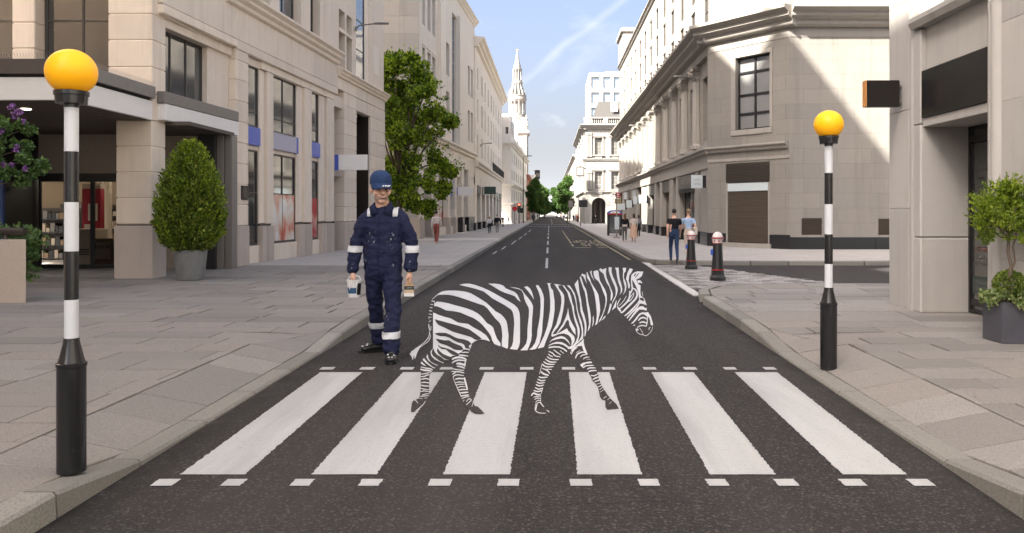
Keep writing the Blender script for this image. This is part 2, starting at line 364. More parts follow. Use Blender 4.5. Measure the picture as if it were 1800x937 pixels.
courses(pav_l, 1.6, 12.2, -XL+KW, 6.6, -1, (0.40, 0.52)); courses(pav_l, 12.2, 20.5, -XL+KW, 11.4, -1, (0.52, 0.66)); ramp_slabs(pav_l, -1, -XL+KW)
courses(pav_r, 1.6, 12.0, 0, 3.4, 1, (0.40, 0.52)); ramp_slabs(pav_r, 1, 0)
# corner of the right pavement: courses clipped by the rounded kerb
y = 12.0
while y < 15.15:
    d = min(0.46, 15.2-y); x = 2.6-random.uniform(0, 0.8)
    while x < 9.5:
        ln = random.uniform(0.8, 1.4); p = [(x, y), (x+ln, y), (x+ln, y+d), (x, y+d)]; x += ln
        for a, b in (((xr(12)+KW, 12.0), (xr(13.2)+KW, 13.2)), ((xr(13.2)+KW, 13.2), (2.82, 14.1)), ((2.82, 14.1), (3.2, 14.75)), ((3.2, 14.75), (3.8, 15.1)), ((3.8, 15.1), (4.6, 15.2))):
            p = clip(p, b, a)
            if len(p) < 3: break
        if len(p) >= 3: slab(pav_r, p)
    y += d
# kerbs: single stones near, one run far away
def kerb_stone(parent, a, b, wdt, side, name='kerb_stone'):
    """stone from a to b along its road-side edge, its body to the given side (+1 = right of travel)"""
    a, b = Vector(a), Vector(b); t = (b-a).normalized(); n = Vector((t.y, -t.x))*side
    g_ = 0.005+0.0006*a.y; a = a+t*g_; b = b-t*g_; c = (a+b)/2; mb = MB(); rings = []
    for p in (a, b):
        h = kh(p.y); L = p-c
        pr = [(0.0, -0.05), (0.006, h-0.018), (0.022, h), (wdt-0.006, h+0.001), (wdt-0.002, h-0.01), (wdt-0.002, -0.05)]
        rings.append([(L.x+n.x*u, L.y+n.y*u, z) for u, z in pr])
    mb.rings(rings, True); return mb.build(name, M_KERB, parent, loc=(c.x, c.y, 0))
y = 1.5
while y < 46:
    L = 0.92 if y > 4 else 0.8
    kerb_stone(pav_l, (XL, y), (XL, y+L), KW, -1)
    if y+L < 13.3: kerb_stone(pav_r, (xr(y), y), (xr(y+L), y+L), KW, 1)
    y += L
YKR = 13.3
cpts = [(xr(12.9), 12.55), (xr(13.4), 13.3), (2.64, 14.15), (2.98, 14.9), (3.68, 15.27), (4.6, 15.38)]
for i in range(1, 5): kerb_stone(pav_r, cpts[i], cpts[i+1], KW, 1)
for i in range(9): kerb_stone(pav_r, (4.6+i*0.95, 15.38), (4.6+(i+1)*0.95, 15.38), KW, 1)
far_r = bpy.data.objects['pavement_right_far']; far_l = bpy.data.objects['pavement_left_far']
fp = [(22.0, 22.05), (12.0, 22.25), (4.6, 22.42), (3.6, 22.55), (3.05, 22.95), (2.78, 23.5), (xr(24.4), 24.4)]
for a, b in zip(fp[:-1], fp[1:]):
    n = max(1, int(math.dist(a, b)/0.95))
    for i in range(n):
        kerb_stone(far_r, (a[0]+(b[0]-a[0])*i/n, a[1]+(b[1]-a[1])*i/n), (a[0]+(b[0]-a[0])*(i+1)/n, a[1]+(b[1]-a[1])*(i+1)/n), KW, 1)
for i in range(22): kerb_stone(far_r, (xr(24.4), 24.4+i*0.95), (xr(24.4), 25.35+i*0.95), KW, 1)
mb = MB(); mb.box(xr(30), xr(30)+KW, 45.3, 380, -0.05, 0.13); tag(mb.build('kerb_run', M_KERB, far_r))
mb = MB(); mb.box(XL-KW, XL, 46.0, 380, -0.05, 0.13); tag(mb.build('kerb_run', M_KERB, far_l))
# granite setts of the raised side-street crossing (each about a pixel high: one part of the side road)
mb = MB(); y = 15.4; r_ = 0
setm = [plain('sett_a', (0.135, 0.128, 0.122), 0.8), plain('sett_b', (0.33, 0.315, 0.30), 0.8), plain('sett_c', (0.235, 0.22, 0.205), 0.8)]
while y < 22.4:
    x = 2.78+(0.14 if r_ % 2 else 0); 
    while x < 6.2+ (y-15.4)*-0.35:
        if not (x < 3.9 and y < 15.4) and not (x < 4.0 and y > 22.2-abs(4-x)*0.1+0.05):
            mb.box(x, x+0.265, y, y+0.175, 0.0, 0.022+random.uniform(0, .004), random.choice((0, 1, 1, 2, 2)))
        x += 0.28
    y += 0.19; r_ += 1
o = mb.build('setts', setm, side_road); tag(o, kind='stuff')
mb = MB()
for i in range(11): mb.box(2.60+0.02*i*0.85-0.03, 2.77+0.02*i*0.85-0.03, 14.2+i*0.86, 15.055+i*0.86-0.008, 0.0, 0.02)
mb.build('edge_strip', plain('pale_granite', (0.50, 0.48, 0.46), 0.8), side_road)

# ------------------------------------------------------------------ painted markings
def flat_poly(name, pts, z, mat, parent):
    v = [Vector((x, y, z)) for x, y in pts]; tri = tessellate_polygon([v])
    me = bpy.data.meshes.new(name); me.from_pydata([tuple(p) for p in v], [], [tuple(t) for t in tri]); fixup(me); return link(name, me, mat, parent)
def fixup(me):
    bm = bmesh.new(); bm.from_mesh(me)
    for f in bm.faces:
        f.normal_update()
        if f.normal.z < 0: f.normal_flip()
    bm.to_mesh(me); bm.free()
def ragged(quad, step=0.016, amp=0.0055, sides=(1, 3)):
    out = []
    for i in range(4):
        a, b = Vector(quad[i][:2]), Vector(quad[(i+1) % 4][:2]); L = (b-a).length; n = max(1, int(L/step)) if i in sides else max(1, int(L/0.06))
        t = (b-a).normalized(); nn = Vector((t.y, -t.x)); k = amp if i in sides else amp*0.5
        for j in range(n):
            p = a+(b-a)*(j/n)+(nn*random.uniform(-k, k*0.8) if j else nn*0); out.append((p.x, p.y))
    return out
STR = [(316, 431, 637, 563), (547, 662, 781, 708), (779, 896, 926, 852), (1015, 1129, 1071, 1000), (1248, 1364, 1219, 1145), (1481, 1595, 1366, 1291)]
for bl, br, tr, tl in STR:
    q = [ground(bl, 835), ground(br, 835), ground(tr, 655), ground(tl, 655)]
    flat_poly('crossing_stripe', ragged(q), 0.004, M_PAINT, road)
for a, b in [(264, 318), (387, 435), (509, 554), (629, 673), (752, 795), (874, 914), (1001, 1041), (1121, 1160), (1239, 1282), (1359, 1405), (1473, 1525), (1592, 1645)]:
    c = (a+b)/2; s = (CX-c)/470*12*0.5; wd = (b-a)-abs(s)*2*0.9
    q = [ground(c-wd/2-s, 855), ground(c+wd/2-s, 855), ground(c+wd/2+s, 843), ground(c-wd/2+s, 843)]
    flat_poly('give_way_dash', ragged(q, 0.02, 0.004), 0.004, M_PAINT, road)
for a, b in [(562, 589), (632, 659), (703, 728), (773, 798), (843, 868), (914, 938), (988, 1011), (1058, 1081), (1130, 1154), (1201, 1225), (1271, 1295), (1341, 1365)]:
    c = (a+b)/2; s = (CX-c)/275*4.4*0.5; wd = (b-a)-abs(s)
    q = [ground(c-wd/2-s, 650.4), ground(c+wd/2-s, 650.4), ground(c+wd/2+s, 646), ground(c-wd/2+s, 646)]
    flat_poly('give_way_dash', ragged(q, 0.02, 0.003), 0.004, M_PAINT, road)
def rect(name, x0, x1, y0, y1, mat, z=0.004): return flat_poly(name, [(x0, y0), (x1, y0), (x1, y1), (x0, y1)], z, mat, road)
for k in range(9): rect('centre_line_dash', -0.115, -0.045, 21.3+7.7*k, 26.0+7.7*k, M_PAINT)
for k in range(9): rect('bus_bay_dash', 0.99, 1.08, 35.0+3.4*k, 37.0+3.4*k, M_YEL)
rect('bus_bay_line', 1.08, 1.75, 33.55, 33.85, M_YEL); rect('bus_bay_line', 2.05, 2.45, 33.55, 33.85, M_YEL)
rect('kerb_line', 2.50, 2.57, 25.0, 84, M_YEL)
for k, (x, y0, y1) in enumerate([(-2.05, 28.5, 30.5), (-1.95, 32, 35), (-1.8, 37, 42), (-1.72, 44, 49), (-1.66, 51, 57), (-1.62, 60, 68)]): rect('bay_dash', x, x+0.06, y0, y1, M_PAINT)
for y_ in (83.0, 96.0):
    for k in range(14): rect('crossing_stud', -2.3+k*0.35, -2.3+k*0.35+0.2, y_, y_+1.2, M_PAINT)
for k in range(6): rect('centre_line_dash', 0.3, 0.38, 104+k*16, 113+k*16, M_PAINT)
def text_mesh(name, body, size, mat, parent=None, loc=(0, 0, 0), rot=(0, 0, 0), ext=0.0, width=None, align='CENTER', sx=1.0, height=None):
    cu = bpy.data.curves.new(name, 'FONT'); cu.body = body; cu.size = size; cu.align_x = align; cu.align_y = 'CENTER'; cu.extrude = ext; cu.resolution_u = 3
    t = bpy.data.objects.new(name+'_tmp', cu); COL.objects.link(t); dg = bpy.context.evaluated_depsgraph_get()
    me = bpy.data.meshes.new_from_object(t.evaluated_get(dg)); bpy.data.objects.remove(t); me.name = name
    me.materials.clear(); o = link(name, me, mat, parent); o.location = loc; o.rotation_euler = rot
    n = len(me.vertices); co = np.zeros(n*3); me.vertices.foreach_get('co', co); co = co.reshape(-1, 3)
    if n:
        w_ = co[:, 0].max()-co[:, 0].min(); h_ = co[:, 1].max()-co[:, 1].min()
        if width: co[:, 0] *= width/w_
        if height: co[:, 1] *= height/h_; co[:, 1] -= (co[:, 1].max()+co[:, 1].min())/2
        me.vertices.foreach_set('co', co.ravel()); me.update()
    return o
text_mesh('bus_lettering', 'BUS', 1, M_YEL, road, (2.02, 36.6, 0.005), (0, 0, R(180)), width=1.12, height=2.9)
text_mesh('stop_lettering', 'STOP', 1, M_YEL, road, (1.86, 40.7, 0.005), (0, 0, R(180)), width=1.34, height=3.3)
M_MANH = plain('cast_iron_cover', (0.05, 0.045, 0.042), 0.7, 0.4, bump=0.3)
# ------------------------------------------------------------------ the zebra painted on the road
# A street painting: white road paint on the asphalt (and bare-asphalt shapes masked out of the crossing bars).
zebra = empty('painted_zebra', (0, 7.0, 0.0), 0, 'zebra painted on the asphalt in white stripes, walking across the crossing', 'painting')
ORG = {'A': (720, 490), 'B': (720, 560), 'C': (715, 640), 'D': (870, 490), 'E': (870, 560), 'F': (920, 640), 'G': (990, 465), 'H': (1000, 515)}
def zp(r, p): o = ORG[r]; g = ground(o[0]+p[0]/10, o[1]+p[1]/10); return (g.x, g.y-7.0)
class ZPart:
    def __init__(s): s.v = []; s.f = []; s.m = []; s.n = 0
    def poly(s, r, pts, dark=False):
        s.n += 1; z = (0.0062 if dark else 0.0072)+0.00004*(s.n % 40)
        if dark == 2: z = 0.0102+0.00004*(s.n % 40)
        v = [Vector((*zp(r, p), z)) for p in pts]; b = len(s.v); tri = tessellate_polygon([v])
        s.v += [tuple(q) for q in v]; s.f += [tuple(b+i for i in t) for t in tri]; s.m += [1 if dark else 0]*len(tri)
    def stroke(s, r, pts, w, dark=False):
        # smooth the polyline, then sweep it with tapered ends
        P = [Vector(p) for p in pts]
        if len(P) > 2:
            Q = [P[0]]
            for i in range(len(P)-1):
                p0, p1, p2, p3 = P[max(i-1, 0)], P[i], P[i+1], P[min(i+2, len(P)-1)]
                for t in (0.33, 0.67, 1.0):
                    Q.append(0.5*((2*p1)+(p2-p0)*t+(2*p0-5*p1+4*p2-p3)*t*t+(3*p1-p0-3*p2+p3)*t**3))
            P = Q
        L, Rr = [], []
        for i, p in enumerate(P):
            t = (P[min(i+1, len(P)-1)]-P[max(i-1, 0)]).normalized(); n = Vector((-t.y, t.x)); f = i/(len(P)-1)
            k = w/2*(0.62+0.38*math.sin(math.pi*f)); L.append(p+n*k); Rr.append(p-n*k)
        s.n += 1; z = (0.0082 if not dark else 0.0066)+0.00004*(s.n % 40)
        if dark == 2: z = 0.0102+0.00004*(s.n % 40)
        b = len(s.v)
        for a, c in zip(L, Rr): s.v += [(*zp(r, a), z), (*zp(r, c), z)]
        for i in range(len(P)-1): s.f.append((b+2*i, b+2*i+1, b+2*i+3, b+2*i+2)); s.m.append(1 if dark else 0)
    def build(s, name, parent=None):
        me = bpy.data.meshes.new(name); me.from_pydata(s.v, [], s.f); me.polygons.foreach_set('material_index', s.m); fixup(me)
        o = link(name, me, [M_PAINT_LIFT, M_ASPH], parent or zebra); return o
# hindquarters
h = ZPart()
h.poly('A', [(395,365),(440,325),(500,270),(560,235),(610,222),(700,214),(800,214),(900,222),(1000,238),(1080,265),(1150,305),(1250,365),(1350,430),(1430,505),(1510,580),(1600,630),(1660,690),(1700,750),(1715,810),(1725,880),(1732,940),(1740,1000),(1735,1100),(1730,1220),(1715,1242),(1620,1200),(1622,1100),(1630,1020),(1625,950),(1618,880),(1610,840),(1580,780),(1500,700),(1430,610),(1370,530),(1310,480),(1200,445),(1000,375),(900,340),(780,305),(680,288),(600,287),(500,290),(455,325),(400,372)])
h.poly('A', [(430,490),(445,440),(480,408),(560,415),(680,440),(800,475),(900,500),(1000,528),(1100,565),(1200,620),(1270,680),(1310,730),(1360,790),(1430,830),(1470,870),(1490,940),(1510,1000),(1540,1070),(1595,1140),(1600,1165),(1595,1200),(1490,1160),(1450,1090),(1430,1020),(1400,970),(1340,890),(1280,820),(1220,765),(1130,703),(1000,650),(900,605),(780,580),(640,565),(540,515),(480,492)])
h.poly('B', [(412,-90),(425,-95),(500,-60),(600,-25),(720,5),(850,80),(1030,105),(1120,165),(1250,235),(1340,300),(1390,370),(1412,412),(1330,385),(1270,378),(1200,392),(1150,410),(1090,455),(1060,520),(1000,540),(945,548),(915,600),(855,630),(800,660),(740,690),(690,740),(630,745),(590,800),(500,760),(440,730),(390,680),(372,640),(370,590),(412,530)])
for P in ([(440,25),(560,55),(700,95),(900,150),(1050,205),(1150,275),(1240,345),(1268,372),(1205,392),(1150,385),(1080,340),(1000,315),(900,285),(760,245),(620,175),(510,125),(470,85)],
          [(440,275),(520,262),(640,268),(720,300),(800,345),(860,365),(960,380),(1030,405),(1060,430),(1085,460),(1040,500),(1050,535),(985,542),(960,480),(920,450),(850,435),(770,395),(690,345),(620,325),(540,325),(480,305)],
          [(460,365),(520,380),(620,400),(690,395),(760,440),(860,480),(910,500),(945,548),(915,575),(850,570),(780,560),(720,520),(650,485),(560,460),(520,440),(480,400)],
          [(495,475),(540,510),(620,530),(700,555),(780,590),(855,632),(800,660),(750,650),(690,610),(640,560),(560,550),(510,510)],
          [(490,535),(530,590),(590,640),(660,670),(720,690),(785,662),(790,680),(745,720),(700,742),(640,735),(580,700),(500,630),(480,590)],
          [(420,540),(440,600),(480,650),(550,690),(610,740),(690,748),(605,792),(540,770),(470,720),(410,670),(385,620),(400,565)]): h.poly('B', P, dark=2)
h.stroke('B', [(1035,498),(1090,448),(1150,408),(1200,392)], 9); h.stroke('B', [(1092,470),(1065,530),(1042,590)], 10)
h.build('hindquarters')
# torso
t = ZPart()
t.poly('D', [(-120,92),(0,93),(80,102),(150,130),(190,175),(260,205),(340,235),(390,280),(430,360),(450,415),(400,375),(350,315),(290,290),(180,255),(90,215),(20,172),(-60,120)])
t.poly('D', [(-630,112),(-550,95),(-450,92),(-350,115),(-220,160),(-100,215),(0,270),(100,325),(250,410),(340,465),(400,525),(430,600),(440,700),(442,930),(440,1130),(420,1210),(390,1260),(300,1252),(260,1245),(300,1190),(318,1120),(330,950),(340,800),(330,680),(315,600),(285,550),(240,520),(160,465),(40,400),(-50,350),(-120,290),(-200,230),(-350,180),(-500,145)])
t.poly('D', [(260,152),(350,160),(420,175),(480,210),(520,270),(580,340),(640,420),(670,490),(668,560),(655,700),(645,930),(648,1000),(635,1100),(600,1200),(570,1270),(500,1270),(445,1270),(500,1220),(550,1150),(570,1050),(572,900),(580,800),(595,680),(600,560),(590,510),(540,420),(515,350),(500,270),(470,215),(420,190),(340,172)])
t.poly('D', [(512,150),(570,140),(620,180),(650,240),(690,380),(640,300),(570,210)])
t.poly('D', [(718,125),(760,118),(810,190),(850,290),(862,360),(858,500),(850,650),(835,800),(830,930),(810,1030),(780,1150),(720,1245),(660,1260),(600,1260),(660,1210),(710,1130),(740,1020),(750,900),(770,800),(790,680),(803,500),(800,350),(770,240)])
t.poly('D', [(905,85),(930,95),(960,240),(972,380),(970,560),(950,700),(920,850),(870,1000),(790,1170),(750,1240),(820,1225),(860,1210),(880,1150),(940,1000),(1000,850),(1030,700),(1050,560),(1048,400),(1020,210),(985,170),(970,120),(972,95),(1000,85)])
t.poly('D', [(1040,95),(1100,105),(1180,118),(1110,124),(1125,175),(1180,240),(1215,300),(1220,400),(1200,560),(1170,700),(1110,700),(1150,560),(1170,420),(1165,330),(1140,250),(1090,170)])
t.build('torso')
s = ZPart()
s.poly('E', [(1285,-190),(1300,-60),(1320,20),(1360,100),(1410,190),(1420,300),(1370,240),(1310,130),(1300,50),(1275,30),(1250,60),(1210,140),(1150,210),(1090,275),(1080,270),(1130,200),(1190,110),(1240,0),(1275,-100)])
s.poly('E', [(1265,180),(1290,230),(1340,275),(1390,320),(1405,370),(1395,420),(1360,480),(1345,520),(1300,550),(1290,520),(1345,490),(1350,400),(1330,340),(1290,300),(1210,270),(1120,285),(1050,315),(1010,330),(990,315),(1000,260),(1030,200),(1080,110),(1110,-2),(1170,-2),(1150,80),(1100,170),(1040,240),(1010,290),(1080,280),(1150,250),(1220,210)])
s.poly('E', [(950,440),(1000,380),(1080,340),(1170,318),(1230,340),(1290,400),(1320,460),(1335,490),(1290,430),(1230,375),(1170,360),(1080,375),(1000,400)])
s.poly('E', [(945,480),(1010,445),(1080,422),(1170,425),(1240,460),(1300,510),(1330,500),(1320,540),(1290,550),(1270,520),(1200,475),(1120,455),(1030,460),(945,490)])
s.poly('E', [(940,510),(1040,495),(1130,500),(1210,535),(1270,580),(1260,600),(1200,555),(1130,525),(1040,520),(945,535)])
s.build('shoulder')
# neck and mane
n_ = ZPart()
for P in ([(1185,122),(1215,125),(1260,190),(1310,245),(1340,330),(1360,430),(1385,500),(1395,600),(1415,680),(1450,780),(1485,880),(1492,950),(1480,1030),(1450,1140),(1400,1210),(1345,1250),(1300,1240),(1380,1170),(1420,1120),(1455,1030),(1455,930),(1445,870),(1400,740),(1375,620),(1350,480),(1310,370),(1275,250),(1230,180)],
          [(1265,122),(1310,125),(1350,180),(1400,260),(1425,350),(1440,460),(1455,560),(1480,650),(1525,770),(1548,890),(1555,1000),(1545,1070),(1500,1100),(1455,1150),(1440,1140),(1490,1080),(1520,1020),(1528,940),(1510,840),(1465,680),(1435,540),(1420,420),(1390,300),(1340,200)],
          [(1400,105),(1460,20),(1475,160),(1490,270),(1515,380),(1525,470),(1540,560),(1575,660),(1605,780),(1610,860),(1605,930),(1590,1010),(1575,1030),(1575,960),(1580,880),(1575,810),(1545,700),(1505,580),(1495,450),(1470,320),(1430,200)]): n_.poly('D', P)
for P in ([(290,230),(305,208),(330,270),(360,370),(400,440),(420,530),(435,650),(460,760),(480,880),(487,950),(485,1000),(470,1120),(430,1190),(440,1130),(455,1060),(450,980),(435,860),(415,720),(400,590),(380,490),(350,420),(310,300)],
          [(410,150),(425,135),(440,180),(470,250),(490,320),(540,400),(590,480),(620,540),(630,620),(645,730),(650,820),(635,900),(625,930),(610,1000),(600,1050),(560,1080),(575,1020),(590,940),(590,850),(580,730),(565,600),(545,500),(510,400),(470,310),(420,240)],
          [(530,125),(600,105),(620,130),(630,210),(645,290),(690,370),(740,460),(765,540),(768,640),(755,730),(720,840),(690,920),(660,990),(620,1030),(640,980),(690,880),(730,760),(745,660),(740,580),(700,480),(660,370),(620,300),(560,250),(540,200)],
          [(630,95),(660,70),(690,95),(720,80),(760,70),(750,150),(760,230),(800,330),(840,430),(870,510),(872,570),(850,630),(832,655),(835,580),(840,500),(810,400),(760,320),(730,240),(710,170),(660,130)],
          [(800,55),(850,52),(850,140),(875,220),(920,320),(955,420),(958,470),(940,540),(910,610),(860,700),(830,800),(810,850),(775,890),(800,800),(825,690),(850,715),(870,650),(920,550),(925,470),(910,400),(860,290),(815,170),(800,110)],
          [(912,60),(975,60),(980,160),(990,250),(1020,350),(1040,440),(1035,480),(990,545),(1015,480),(1010,420),(970,320),(945,210),(935,120)],
          [(1045,65),(1105,62),(1100,120),(1070,160),(1065,240),(1105,330),(1112,400),(1100,470),(1045,550),(1080,470),(1085,400),(1060,300),(1050,200),(1055,120)],
          [(1170,70),(1225,90),(1200,140),(1160,200),(1150,290),(1175,380),(1165,430),(1145,420),(1130,320),(1105,260),(1130,150)],
          [(910,690),(930,640),(940,640),(925,760),(855,815),(890,740)],
          [(520,940),(530,900),(540,1000),(530,1060),(505,1110),(520,1030)],[(735,905),(745,930),(720,960),(670,1000),(710,940)]): n_.poly('G', P)
n_.build('neck')
mn = ZPart()
mn.poly('G', [(315,200),(340,160),(360,185),(390,180),(395,260),(415,350),(385,280),(350,210)]); mn.poly('G', [(470,130),(500,110),(500,170),(530,250),(560,310),(500,220)])
mn.build('mane')
# head
hd = ZPart()
hd.poly('G', [(1305,285),(1350,280),(1390,325),(1385,340),(1350,320),(1310,340)])
hd.poly('G', [(1215,270),(1285,265),(1310,345),(1360,375),(1355,480),(1365,555),(1400,580),(1335,600),(1320,500),(1290,410),(1250,330)])
hd.stroke('G', [(1200,250),(1205,350),(1215,420),(1200,480),(1180,510)], 26)
hd.stroke('G', [(1215,420),(1270,450),(1300,520),(1280,600),(1200,690),(1100,790),(1040,850),(1005,850)], 32)
hd.stroke('G', [(1170,470),(1170,560),(1140,640),(1080,710),(990,790)], 30)
hd.stroke('G', [(1240,500),(1235,560),(1180,640),(1135,655),(1190,570),(1240,500)], 14)
hd.stroke('G', [(1110,560),(1060,650),(980,740)], 10); hd.stroke('G', [(1010,600),(960,690),(955,740)], 14); hd.stroke('G', [(955,750),(985,800),(1015,835)], 30)
hd.stroke('G', [(1385,480),(1392,520),(1400,565)], 8)
hd.stroke('G', [(1330,670),(1250,760),(1150,860),(1080,915)], 26); hd.stroke('G', [(1340,690),(1290,770),(1200,860),(1120,955)], 26)
hd.poly('G', [(1470,770),(1465,820),(1400,800),(1340,800),(1290,850),(1230,920),(1160,1000),(1150,990),(1210,900),(1290,790),(1350,745),(1400,740),(1440,775)])
hd.poly('G', [(1330,590),(1390,575),(1430,610),(1445,660),(1470,725),(1400,700),(1330,690),(1310,660),(1335,640)])
hd.poly('G', [(1340,595),(1400,595),(1430,640),(1400,655),(1350,630)], dark=2)
hd.poly('H', [(1390,345),(1440,420),(1475,540),(1478,580),(1440,575),(1430,500),(1400,420),(1385,480),(1370,420),(1320,385),(1280,380),(1230,420),(1190,480),(1130,540),(1090,550),(1140,500),(1190,430),(1240,370),(1290,350),(1340,355)])
hd.stroke('H', [(1220,500),(1260,455),(1320,445),(1385,480)], 26); hd.stroke('H', [(1240,540),(1300,520),(1375,545)], 24); hd.stroke('H', [(1200,620),(1250,590),(1310,585),(1360,600)], 20); hd.stroke('H', [(1360,600),(1372,540),(1385,480)], 18)
hd.stroke('H', [(1175,640),(1190,690),(1240,735),(1310,750),(1350,765),(1390,745),(1450,680),(1475,600)], 10); hd.stroke('H', [(1240,625),(1280,680),(1305,745)], 9)
hd.poly('H', [(1180,640),(1205,635),(1230,660),(1190,680)]); hd.stroke('H', [(1410,665),(1410,630),(1435,615)], 12); hd.stroke('H', [(1130,585),(1165,575)], 18)
head = hd.build('head')
e = ZPart(); e.poly('G', [(1190,260),(1200,190),(1240,150),(1300,125),(1410,130),(1380,210),(1330,250),(1285,270),(1230,290)]); e.stroke('G', [(1245,210),(1262,188),(1280,165)], 20, dark=2); e.stroke('G', [(1265,235),(1298,200),(1330,160)], 15, dark=2); e.build('ear', head)
# tail
tl = ZPart()
for P, wd in (([(385,400),(440,405)], 24), ([(440,405),(437,470)], 14), ([(370,460),(415,465)], 22), ([(355,515),(400,520)], 20), ([(345,570),(395,580)], 22), ([(342,628),(390,640)], 18), ([(335,680),(385,690)], 14), ([(335,685),(345,720)], 12), ([(335,770),(375,745)], 14), ([(340,805),(340,860),(358,930)], 16), ([(375,840),(375,880),(370,925)], 10)): tl.stroke('A', P, wd)
tl.stroke('B', [(350,235),(340,320),(290,400),(200,480),(90,550)], 13); tl.stroke('B', [(370,310),(340,400),(250,470),(170,530)], 12); tl.stroke('B', [(350,240),(365,330),(330,380)], 8)
tl.poly('B', [(220,470),(180,530),(140,600),(110,680),(90,730),(78,650),(55,745),(35,680),(0,640),(30,590),(90,550)])
tl.build('tail')
# hind leg, far back
lg = ZPart()
lg.poly('C', [(250,50),(240,110),(250,160),(245,260),(245,340),(250,400),(240,490),(230,560),(215,610),(160,640),(110,660),(90,700),(75,800),(75,855),(105,865),(150,850),(210,800),(280,720),(340,640),(395,540),(395,300),(400,220),(430,140),(455,100),(400,60)], dark=True)
for P in ([(310,640),(295,690),(330,750),(400,800),(470,835),(510,838),(430,805),(370,770),(330,710),(320,650)], [(250,705),(230,740),(280,790),(350,840),(420,885),(460,885),(400,860),(330,800),(270,730)], [(210,770),(195,800),(240,830),(295,848),(250,810)]): lg.poly('B', P)
for P, wd in (([(245,65),(330,85),(420,100),(455,125)], 20), ([(240,105),(300,122),(380,128),(435,142)], 30), ([(250,195),(330,182),(410,165)], 16), ([(250,238),(315,232),(345,212),(400,205)], 20), ([(250,286),(340,270),(398,290)], 18), ([(250,345),(320,338),(398,350)], 18), ([(252,385),(300,400),(395,405)], 18), ([(245,445),(300,458),(395,470)], 14), ([(240,505),(300,490),(395,505)], 14), ([(270,560),(330,545),(390,540)], 14), ([(235,585),(300,580),(375,575)], 14), ([(215,618),(280,625)], 12), ([(310,622),(355,612)], 12), ([(135,650),(170,670),(195,710)], 10), ([(330,670),(290,730),(250,770),(200,810),(150,850)], 12)): lg.stroke('C', P, wd)
lg.build('hind_leg')
lg = ZPart()
lg.poly('C', [(785,90),(790,140),(800,200),(815,260),(850,350),(900,470),(950,590),(1000,690),(1050,760),(1100,800),(1130,850),(1200,890),(1290,900),(1370,885),(1320,830),(1250,760),(1200,750),(1180,720),(1160,680),(1160,650),(1140,620),(1100,580),(1070,470),(1030,340),(1010,250),(1020,100),(1030,0),(870,0),(820,60)], dark=True)
for P, wd in (([(745,735),(800,705),(870,695),(940,705),(1000,740)], 34), ([(745,800),(790,765),(860,745),(940,750),(1000,760)], 26), ([(820,805),(880,798),(950,818),(985,790)], 24), ([(980,755),(972,860)], 30), ([(860,655),(930,660),(1030,675)], 22), ([(915,612),(980,606),(1040,610)], 18), ([(945,552),(1000,548),(1045,560)], 20)): lg.stroke('B', P, wd)
for P, wd in (([(870,10),(960,20),(1025,45)], 26), ([(880,50),(960,65),(1020,90)], 26), ([(785,95),(880,112),(1010,130)], 18), ([(785,145),(850,150),(920,152),(1010,172)], 20), ([(800,200),(830,180),(860,165)], 18), ([(812,255),(835,222),(900,205),(1005,220)], 18), ([(815,260),(850,345),(890,440),(930,530),(960,600)], 12), ([(850,285),(920,270),(1005,275)], 26), ([(1012,250),(1035,350),(1068,470)], 30), ([(855,345),(930,332),(1015,345)], 16), ([(872,385),(930,372),(1020,372)], 14), ([(890,440),(950,412),(1030,420)], 14), ([(905,478),(980,466),(1065,466)], 20), ([(925,528),(1000,522),(1080,512)], 24), ([(945,582),(1020,572),(1095,560)], 20), ([(965,628),(1035,598),(1100,590)], 14), ([(1050,680),(1090,630),(1135,650),(1100,690),(1045,740)], 14), ([(990,675),(1010,652)], 14), ([(1145,770),(1165,700)], 12)): lg.stroke('C', P, wd)
lg.build('hind_leg')
# front legs
lg = ZPart()
for P, wd in (([(945,590),(1010,620),(1060,670),(1150,688)], 18), ([(1030,560),(1080,600),(1160,655)], 16), ([(1145,575),(1210,628)], 16), ([(935,635),(980,670),(1020,685)], 16), ([(915,680),(970,720),(1050,735),(1120,735)], 20), ([(885,725),(940,765),(1000,780),(1080,780)], 22), ([(855,770),(900,805),(970,820),(1050,820)], 22), ([(830,815),(870,850),(930,865),(1025,860)], 22)): lg.stroke('E', P, wd)
for P, wd in (([(340,20),(400,65),(530,60)], 20), ([(400,105),(500,110)], 22), ([(330,90),(420,130),(465,185)], 20), ([(310,150),(360,190),(445,215)], 30), ([(330,10),(285,190)], 14), ([(270,240),(330,255),(425,245)], 24), ([(250,280),(310,310),(390,300)], 22), ([(235,330),(290,355),(375,340)], 20), ([(220,375),(280,402),(360,385)], 22), ([(205,430),(270,460),(340,440)], 22), ([(180,482),(250,502),(330,482)], 22), ([(342,430),(312,540)], 16), ([(140,575),(180,530),(240,556),(300,550)], 28), ([(180,603),(240,590),(305,578)], 15), ([(195,643),(250,617),(305,627)], 15), ([(215,683),(260,657),(305,662)], 14), ([(305,560),(305,690)], 9), ([(235,712),(290,692),(330,740),(365,775)], 18), ([(225,700),(208,820),(270,878),(400,885)], 14), ([(240,720),(220,820)], 26), ([(405,835),(440,850),(452,872)], 14)): lg.stroke('F', P, wd)
lg.build('front_leg')
lg = ZPart()
lg.poly('E', [(1565,365),(1560,420),(1575,500),(1630,645),(1585,625),(1550,560),(1530,490),(1450,500),(1345,600),(1340,560),(1450,470),(1510,420)])
